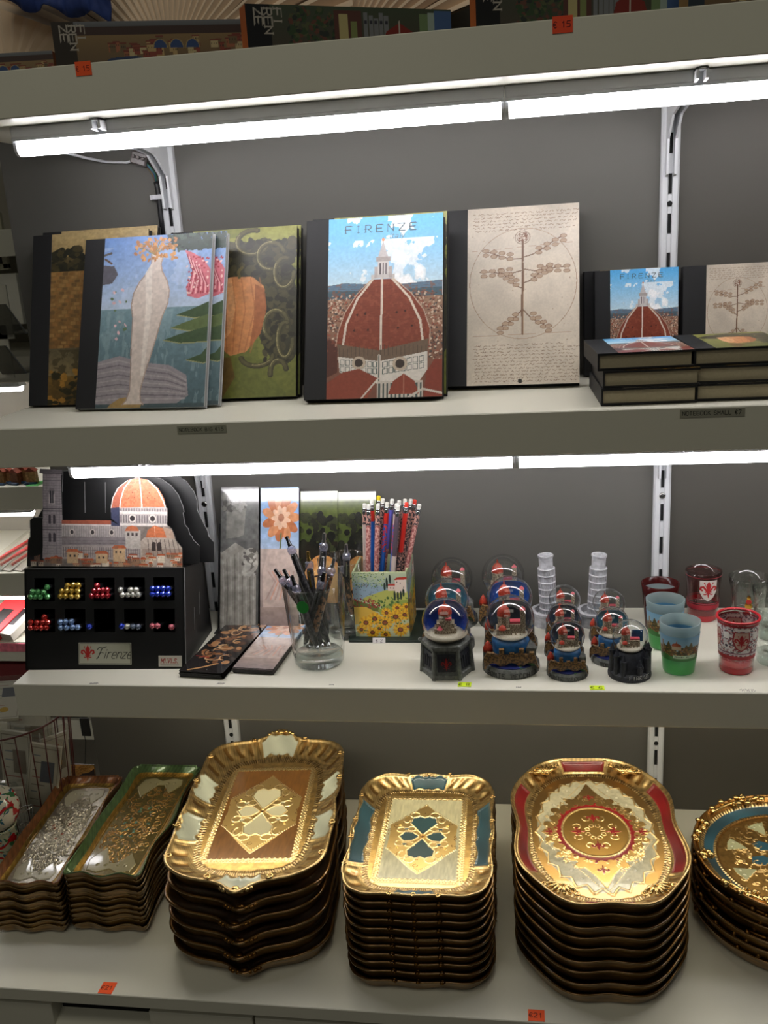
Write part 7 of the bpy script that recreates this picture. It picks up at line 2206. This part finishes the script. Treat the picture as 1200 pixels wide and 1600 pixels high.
# ---- narrow trays
def narrow(colin, colout, kind, a, b, seed):
    def lobeN(x, y, th):
        kx = 0.0030*np.cos(y*PI*1.9+.3)*(np.abs(y) < .97); ky = 0.0024*np.cos(x*PI*2.0)*(np.abs(x) < .97)
        return np.sign(x)*kx*(np.abs(x) > .7), np.sign(y)*ky*(np.abs(y) > .7)
    S = TrayShape(a, b, 13.0, 0.0165, 0.0150, 0.003, lobeN, lambda x, y, th: .0034*np.abs(x*y)**6-.0026*np.cos(y*PI*1.9)*(np.abs(x) > .85)-.0016*np.cos(x*PI*2)*(np.abs(y) > .9))
    def rim(t, X, Y, th):
        if t < .52: C = gold_noise(X, Y, th, t, seed, colout); M_ = np.full(len(X), .45)
        else: C = gold_noise(X, Y, th, t, seed+1, colin); M_ = np.full(len(X), .9)
        Z = np.where(np.sin(th*190) > 0, .0003, 0) if .5 < t < .62 else np.zeros(len(X))
        return C, M_, Z
    fl = floor_narrow((a-.0165)*1000, (b-.0165)*1000, kind)
    return S, build_tray(S, 'tray_body', None, rim, fl, N=640, gap=.0072), build_tray(S, 'tray_body', None, plain_rim((130, 100, 54)), None, N=260, nr=12, gap=.0072)
S5, T5, T5l = narrow((196, 156, 74), (150, 92, 50), 'silver', 0.0515, 0.1330, 1)
put_stack('copper', 10, 0.0078, -0.7025, 1.1405, math.radians(4), T5, T5l, labels('narrow tray with copper edge and silvery embossed bottom, topmost at the far left', 'thin dark gilt narrow tray', 'the far left copper-edged stack'), 'narrow copper-edged trays', jit=.0016, jr=.006, name='narrow_tray')
S6, T6, T6l = narrow((206, 160, 72), (92, 122, 74), 'olive', 0.0565, 0.1380, 2)
put_stack('green', 11, 0.0081, -0.5860, 1.1560, math.radians(1.0), T6, T6l, labels('narrow tray with green edge and gold inner sides, topmost of its stack', 'thin dark gilt narrow tray', 'the green-edged stack'), 'narrow green-edged trays', jit=.0016, jr=.006, name='narrow_tray')
# ================================================================== wire basket, ceramics and card on the left of the counter
m_redwire = mat('red_wire', (74, 18, 14), rough=.45)
BX, BY, BR = -0.8330, 1.2620, 0.0925
t = empty('wire_basket', (BX, BY, ZD), label='round red wire basket full of clear packets at the left edge', cat='basket')
def circ(r_, z, n=56): return [(r_*math.cos(2*PI*k/n), r_*math.sin(2*PI*k/n), z) for k in range(n)]
zt = 0.205
MB().tube(circ(BR, zt), 0.0016, 8, closed=True).build('rim', m_redwire, t, smooth=True)
mb = MB()
for k in range(26):
    a = 2*PI*k/26
    mb.tube([(BR*math.cos(a), BR*math.sin(a), zt), (BR*.93*math.cos(a), BR*.93*math.sin(a), zt*.5), (BR*.84*math.cos(a), BR*.84*math.sin(a), 0.003)], 0.0010, 6)
mb.build('upright_wire', m_redwire, t, smooth=True)
mb = MB().tube(circ(BR*.84, 0.003), 0.0018, 8, closed=True)
for k in range(7):
    x = -BR*.8+BR*1.6*k/6; y = math.sqrt(max(0, (BR*.84)**2-x*x)); mb.tube([(x, -y, 0.003), (x, y, 0.003)], 0.0012, 6)
mb.build('bottom_grid', m_redwire, t, smooth=True)
m_film = glass_mat('clear_film', (246, 246, 244), .08, 1.5, 1.5)
def packet(x, y, z, w, h, th, rx, ry, rz, seed, lab):
    r = random.Random(seed)
    o = empty('souvenir_packet', (x, y, z), label=lab, cat='packet', group=None); o.rotation_euler = (rx, ry, rz)
    c = Cv(70, 110, 0, 100, 0, 160, r.choice([(190, 186, 172), (176, 170, 158), (200, 196, 186)]))
    c.line([(6, 6), (94, 6), (94, 154), (6, 154), (6, 6)], 2, (120, 110, 100))
    for k in range(9): c.line([(14, 20+k*14), (14+r.uniform(10, 50), 20+k*14)], 1.6, r.choice([(96, 92, 90), (150, 46, 44), (60, 90, 120)]))
    c.rect(40, 30, 84, 70, r.choice([(120, 110, 96), (150, 120, 90), (96, 100, 110)])); c.ell(r.uniform(30, 70), r.uniform(90, 130), 14, 10, r.choice([(160, 50, 44), (60, 120, 130), (196, 160, 70), (150, 150, 140)]))
    X, Zc = np.meshgrid(np.linspace(-w/2, w/2, c.W), np.linspace(h, 0, c.H))
    link_mesh('printed_insert', grid_mesh('printed_insert', np.stack([X, np.zeros_like(X)-th*.5, Zc], -1), c.C, m_paper), o)
    MB().box(-w/2, w/2, -th*.48, th*.5, 0, h).build('card_insert', mat('insert_card', (186, 182, 168), .6), o)
    MB().box(-w/2-.002, w/2+.002, -th/2-.0015, th/2+.0015, -.002, h+.012, b=.001).build('clear_wrap', m_film, o)
descr = ['clear packet with a printed card leaning at the front left of the basket', 'clear packet standing upright in the middle of the basket', 'clear packet tilted to the right in the wire basket', 'clear packet at the back of the wire basket', 'clear packet lying across the top of the basket', 'clear packet against the right wires of the basket', 'small clear packet low at the front of the basket']
specs_ = [(-.045, -.035, .012, .060, .185, -.1, -.10, .2), (0.0, -.02, .012, .055, .165, -.08, .06, -.1), (.035, -.028, .012, .05, .150, -.05, .22, .1), (0.0, .035, .012, .075, .175, -.12, 0, 0), (-.02, .01, .185, .05, .09, -1.25, .1, .4), (.055, .01, .012, .045, .14, -.05, .10, 1.0), (.012, -.052, .012, .05, .085, -.06, -.05, .1)]
for k, (dx, dy, dz, w, h, rx, ry, rz_) in enumerate(specs_):
    packet(BX+dx, BY+dy, ZD+dz, w, h, .006, rx, ry, rz_, k+2, descr[k])
# painted ceramic ball on a small painted jar
def floral_mat(name, base):
    M = bpy.data.materials.new(name); M.use_nodes = True; nt = M.node_tree; b = nt.nodes['Principled BSDF']
    tc = nt.nodes.new('ShaderNodeTexCoord')
    prev = None
    last = L3(base)
    cur = None
    for (sc_, thr, col, seed) in ((26, .60, (40, 96, 120), 3.0), (20, .60, (60, 110, 70), 9.0), (17, .57, (170, 28, 34), 0.0)):
        mp = nt.nodes.new('ShaderNodeMapping'); mp.inputs['Location'].default_value = (seed, seed, 0); mp.inputs['Scale'].default_value = (1, 1, 1.4)
        n = nt.nodes.new('ShaderNodeTexNoise'); n.inputs['Scale'].default_value = sc_*2.2; n.inputs['Detail'].default_value = 1.2; n.inputs['Distortion'].default_value = 1.6
        r = nt.nodes.new('ShaderNodeMath'); r.operation = 'GREATER_THAN'; r.inputs[1].default_value = thr
        nt.links.new(tc.outputs['Object'], mp.inputs[0]); nt.links.new(mp.outputs[0], n.inputs['Vector']); nt.links.new(n.outputs['Fac'], r.inputs[0])
        mx = nt.nodes.new('ShaderNodeMix'); mx.data_type = 'RGBA'; mx.inputs['B'].default_value = L3(col)
        if cur is None: mx.inputs['A'].default_value = last
        else: nt.links.new(cur, mx.inputs['A'])
        nt.links.new(r.outputs[0], mx.inputs['Factor']); cur = mx.outputs['Result']
    nt.links.new(cur, b.inputs['Base Color']); b.inputs['Roughness'].default_value = .18; b.inputs['Coat Weight'].default_value = .4
    return M
m_flor = floral_mat('floral_glaze', (206, 200, 184)); m_flor2 = floral_mat('floral_glaze_pale', (176, 176, 150))
MB().sphere((0, 0, 0), 0.0365, 40).build('painted_ball', m_flor, smooth=True)
o = bpy.data.objects['painted_ball']; o.location = (-0.797, 1.128, ZD+0.1185); tag(o, 'white ceramic ball painted with red and blue flowers at the left edge', 'ornament')
o = MB().open_lathe([(0.0005, 0.0004), (0.022, 0.0004), (0.030, 0.008), (0.0345, 0.030), (0.033, 0.052), (0.026, 0.068), (0.0255, 0.0855), (0.0275, 0.090), (0.0245, 0.0905), (0.023, 0.070), (0.030, 0.050), (0.028, 0.012), (0.0005, 0.006)], 40).build('ceramic_jar', m_flor2, smooth=True)
o.location = (-0.797, 1.128, ZD); tag(o, 'pale painted ceramic jar carrying the floral ball', 'jar')
# silver wire stand
q = aty(47, 1258, 1.160)
mb = MB(); mb.tube([(0.026*math.cos(2*PI*k/40), 0.016*math.sin(2*PI*k/40), 0.098+0.006*math.cos(2*PI*k/40)) for k in range(40)], 0.0010, 6, closed=True)
mb.tube([(0.020*math.cos(2*PI*k/40), 0.012*math.sin(2*PI*k/40), 0.066) for k in range(40)], 0.0010, 6, closed=True)
for k in range(5):
    a = 2*PI*k/5; mb.tube([(0.026*math.cos(a), 0.016*math.sin(a), 0.098+0.006*math.cos(a)), (0.014*math.cos(a), 0.008*math.sin(a), 0.03), (0.020*math.cos(a), 0.012*math.sin(a), 0.0011)], 0.0009, 6)
o = mb.build('wire_stand', m_chrome, smooth=True); o.location = (-0.775, 1.152, ZD+0.032)
o.scale = (.6, .6, .9); o.location = (-0.779, 1.172, ZD); tag(o, 'small silver wire stand between the floral ball and the basket', 'stand')
# gilded card
a = aty(104, 1236, 1.325); b = aty(153, 1236, 1.325); c_ = aty(104, 1187, 1.340)
r = empty('gilded_plaque', (a.x, 1.322, ZD+0.0), label='small gilded plaque standing behind the copper-edged narrow trays', cat='plaque')
w = b.x-a.x; h = c_.z-ZD
MB().box(0, w, 0.002, 0.005, 0, h, b=.0006).build('plaque_board', mat('plaque_brown', (70, 52, 34), .5, noise=.3), r)
cv = Cv(90, 170, 0, 50, 0, 90, (222, 166, 92), met=.35); cv.mottle(.2, 8, 3)
rr = random.Random(3)
for k in range(24): cv.arc(rr.uniform(4, 46), rr.uniform(2, 22), rr.uniform(2, 6), 3, 0, 5, .6, (160, 104, 50), n=6, round_z=.0003)
cv.poly([(0, 34), (12, 26), (22, 28), (30, 20), (40, 18), (50, 8), (50, 90), (0, 90)], (66, 56, 56), met=.1)
X, Zc = np.meshgrid(np.linspace(0, w, cv.W), np.linspace(h, 0, cv.H))
link_mesh('gilded_face', grid_mesh('gilded_face', np.stack([X, np.full_like(X, .0018)-cv.Z, Zc], -1), cv.C, m_gild, A=cv.M), r)
r.rotation_euler = (math.radians(-5), 0, 0); r.location.y = 1.318
# hanging tag and thin cord at the panel edge
p1 = aty(124, 1122, YW-0.004); p2 = aty(143, 1150, YW-0.004)
r = empty('hanging_tag', (p1.x, YW-0.004, p2.z), label='small dark tag hanging on a thin cord on the back panel behind the basket', cat='tag')
MB().box(0, p2.x-p1.x, -0.001, 0.001, 0, 0.034, b=.0004).build('tag_card', mat('tag_dark', (34, 34, 34), .4), r)
p3 = aty(133, 1212, YW-0.004)
MB().tube([(0.004, -0.001, 0.03), (0.005, -0.001, -0.01), (p3.x-p1.x, -0.001, p3.z-p2.z)], 0.0007, 5).build('tag_cord', m_cable, r)

# ================================================================== neighbouring unit in the background
YN, YNW = 1.75, 2.058
def nshelf(z0, z1, label, xr=-0.80):
    o = MB().box(-2.2, xr, YN, YNW, z0, z1, b=.001).build('shelf', m_shelf)
    tag(o, label, 'shelf')
nshelf(1.1545, 1.2045, 'background shelf with toy houses, left of the pen display')
nshelf(0.9640, 1.0150, 'background shelf with clear red packets, left of the pen display')
nshelf(0.8100, 0.8560, 'background shelf with red and white books')
nshelf(.6200, .6680, 'lowest background shelf carrying the dark red carton')
nshelf(1.4190, 1.4700, 'background shelf beside the leftmost notebook', -0.93)
nshelf(1.66, 1.71, 'highest background shelf behind the picture frame', -0.93)
def ntube(x1, z, label, y=1.80):
    t = empty('led_tube', (0, y, z), label=label, cat='shelf light')
    MB().box(-2.1, x1, -.014, .014, 0.0, .012).build('housing', m_rail, t)
    pts = [(0.011*math.cos(a), 0.011*math.sin(a)) for a in np.linspace(0, -PI, 12)]
    MB().prism(pts, -2.09, x1-.003, axis='x').build('diffuser', m_tubeAB, t)
q = aty(54, 806, 1.80); ntube(q.x, 1.138, 'lit background tube below the toy houses shelf')
q = aty(40, 632, 1.80); ntube(q.x, 1.4050, 'lit background tube at the left edge beside the lowest notebook corner')
ntube(-0.85, 0.9480, 'lit background tube below the red packets shelf')
# side panel of the neighbouring unit seen beside the back panel
# toy houses
r = random.Random(12)
for k in range(5):
    q = aty(4+k*12, 757, 1.775+.012*(k % 2))
    t = empty('toy_house', (q.x, q.y, 1.2047), r.uniform(-.3, .3), label='%s tiny toy house from the left on the background shelf' % ('first', 'second', 'third', 'fourth', 'fifth')[k], cat='toy house')
    h = .022+r.uniform(0, .008)
    MB().box(-.010, .010, -.008, .008, 0, h, b=.0004).build('house_wall', mat('toywall%d' % (k % 3), [(150, 110, 66), (176, 130, 84), (120, 76, 50)][k % 3], .6, noise=.4, nscale=200), t)
    MB().prism([(-.012, h), (.012, h), (0, h+.009)], -.009, .009).build('house_roof', mat('toyroof', (140, 66, 44), .6, noise=.3), t)
    MB().box(-.013, .013, -.015, -.008, 0, .005, b=.001).build('house_quay', mat('toyquay', (40, 66, 96), .5, noise=.6, nscale=160), t)
q = aty(50, 756, 1.752); 
o = MB().add([(-.014, 0, 0), (.012, 0, 0), (.014, .05, 0), (.004, .05, 0), (-.014, 0, .0012), (.012, 0, .0012), (.014, .05, .0012), (.004, .05, .0012)], [(0, 3, 2, 1), (4, 5, 6, 7), (0, 1, 5, 4), (1, 2, 6, 5), (2, 3, 7, 6), (3, 0, 4, 7)]).build('price_sticker', mat('green_tag', (110, 220, 120), .5))
o.location = (q.x, 1.752, 1.2046); tag(o, 'green price tag lying beside the toy houses', 'price label')
# clear packets with red contents
for k in range(3):
    q = aty(2+k*17, 890, 1.80)
    t = empty('flat_packet', (q.x, 1.765, 1.0152), -.5, label='%s clear packet with a red item on the background shelf' % ('left', 'middle', 'right')[k], cat='packet')
    t.rotation_euler = (0.30, 0, -.35)
    MB().box(-.024, .024, 0, .14, 0, .003, b=.0006).build('backing_card', mat('packet_card', (186, 180, 170), .5), t)
    MB().tube([(-.014, .01, .006), (.0, .06, .008), (.012, .12, .006)], .004, 8).build('red_item', mat('packet_red', (196, 30, 34), .4), t, smooth=True)
    MB().box(-.022, .022, .004, .136, .0035, .011, b=.001).build('blister', m_film, t)
# books / boxes on the lower background shelf
for k, (u, col, lab) in enumerate(((0, (196, 40, 44), 'red box lying left on the lower background shelf'), (22, (206, 200, 188), 'white patterned box lying in the middle of the lower background shelf'))):
    q = aty(u, 1000, 1.80)
    t = empty('gift_carton', (q.x, 1.762, 0.8562), -.25, label=lab, cat='box'); t.rotation_euler = (.35, 0, -.3)
    MB().box(-.04, .03, 0, .12, 0, .018, b=.0006).build('carton', mat('nbox%d' % k, col, .5), t)
    MB().box(-.02, .012, .03, .08, .018, .0186).build('dark_window', m_black, t)
q1 = aty(0, 1027, YN-.001)
o = MB().box(-2.0, -0.80, YN-.0025, YN-.0005, 0.834, 0.853).build('shelf_strip', mat('pink_strip', (226, 120, 140), .5, noise=.3, nscale=90)); tag(o, 'pink printed strip along the lower background shelf edge', 'label strip')
q = aty(20, 1050, 1.70)
t = empty('gift_carton', (q.x-.02, 1.76, 0.0), label='dark red carton standing below the lower background shelf', cat='box')
MB().box(-.30, .045, 0, .04, .6685, .798, b=.001).build('carton', mat('dark_red_carton', (110, 20, 26), .5), t)
MB().box(.0455, .14, 0, .04, .6685, .79, b=.001).build('carton_side', m_black, t)
# picture frame, white box and acrylic pockets at the upper left
def quad_at(pts, y): return [aty(u, v, y) for u, v in pts]
q = aty(4, 412, 1.80)
t = empty('picture_frame', (q.x, 1.80, q.z), label='dark picture in a pale frame at the far left edge', cat='picture')
h = aty(4, 340, 1.80).z-q.z
MB().box(-.30, .002, 0, .004, 0, h).build('dark_picture', mat('dark_print', (40, 34, 32), .5), t)
fm = MB(); fm.box(.002, .013, -.004, .006, -.010, h+.01, b=.001); fm.box(-.3, .013, -.004, .006, -.012, 0, b=.001); fm.build('pale_frame', mat('pale_frame', (176, 172, 150), .5), t)
q = aty(2, 460, 1.80); h = aty(2, 428, 1.80).z-q.z; q2 = aty(30, 460, 1.80)
t = empty('white_box', (q.x, 1.80, q.z-.06), label='white box with a blue glass eye below the dark picture', cat='box')
MB().box(-.2, q2.x-q.x, 0, .05, 0, h+.06, b=.001).build('carton', mat('white_carton', (226, 224, 214), .5), t)
mb = MB(); Mx = Matrix.Translation((.004, -.002, .07)) @ Matrix.Rotation(PI/2, 4, 'X')
mb.lathe([(.0085, -.001), (.008, .002), (.001, .003)], 20, M=Mx); mb.build('blue_eye', mat('cobalt_glass', (30, 40, 150), .15, coat=.5), t, smooth=True)
mb = MB(); mb.lathe([(.0035, .003), (.001, .0042)], 14, M=Mx); mb.build('eye_white', mat('white_enamel2', (220, 226, 236), .3), t)
m_acr2 = glass_mat('smoky_acrylic', (200, 200, 196), .1, 1.5, 1.8, body=.30, bodycol=(150, 150, 146))
for k, (v0, lab) in enumerate(((520, 'upper smoky acrylic card pocket at the left edge'), (582, 'lower smoky acrylic card pocket at the left edge'))):
    q = aty(44 if k < 2 else 44, v0, 1.60)
    t = empty('acrylic_pocket', (q.x-.004, 1.60, q.z), label=lab, cat='holder')
    hh = .055 if k < 2 else .02
    mb = MB(); mb.prism([(0, 0), (-.055, hh), (-.0565, hh), (-.0025, -.0015), (.09, -.0015), (.09, 0)], -.045, 0, axis='x')
    mb.build('pocket_shell', m_acr2, t)
    MB().prism([(-.055, hh), (-.052, hh), (.003, .0), (0, 0)], -.0015, .0005, axis='x').build('bright_edge', mat('acrylic_edge', (150, 152, 150), .3), t)
    if k < 2: MB().box(-.16, -.03, .01, .013, -.01, .085).build('white_card', mat('white_card', (214, 210, 196), .6), t)
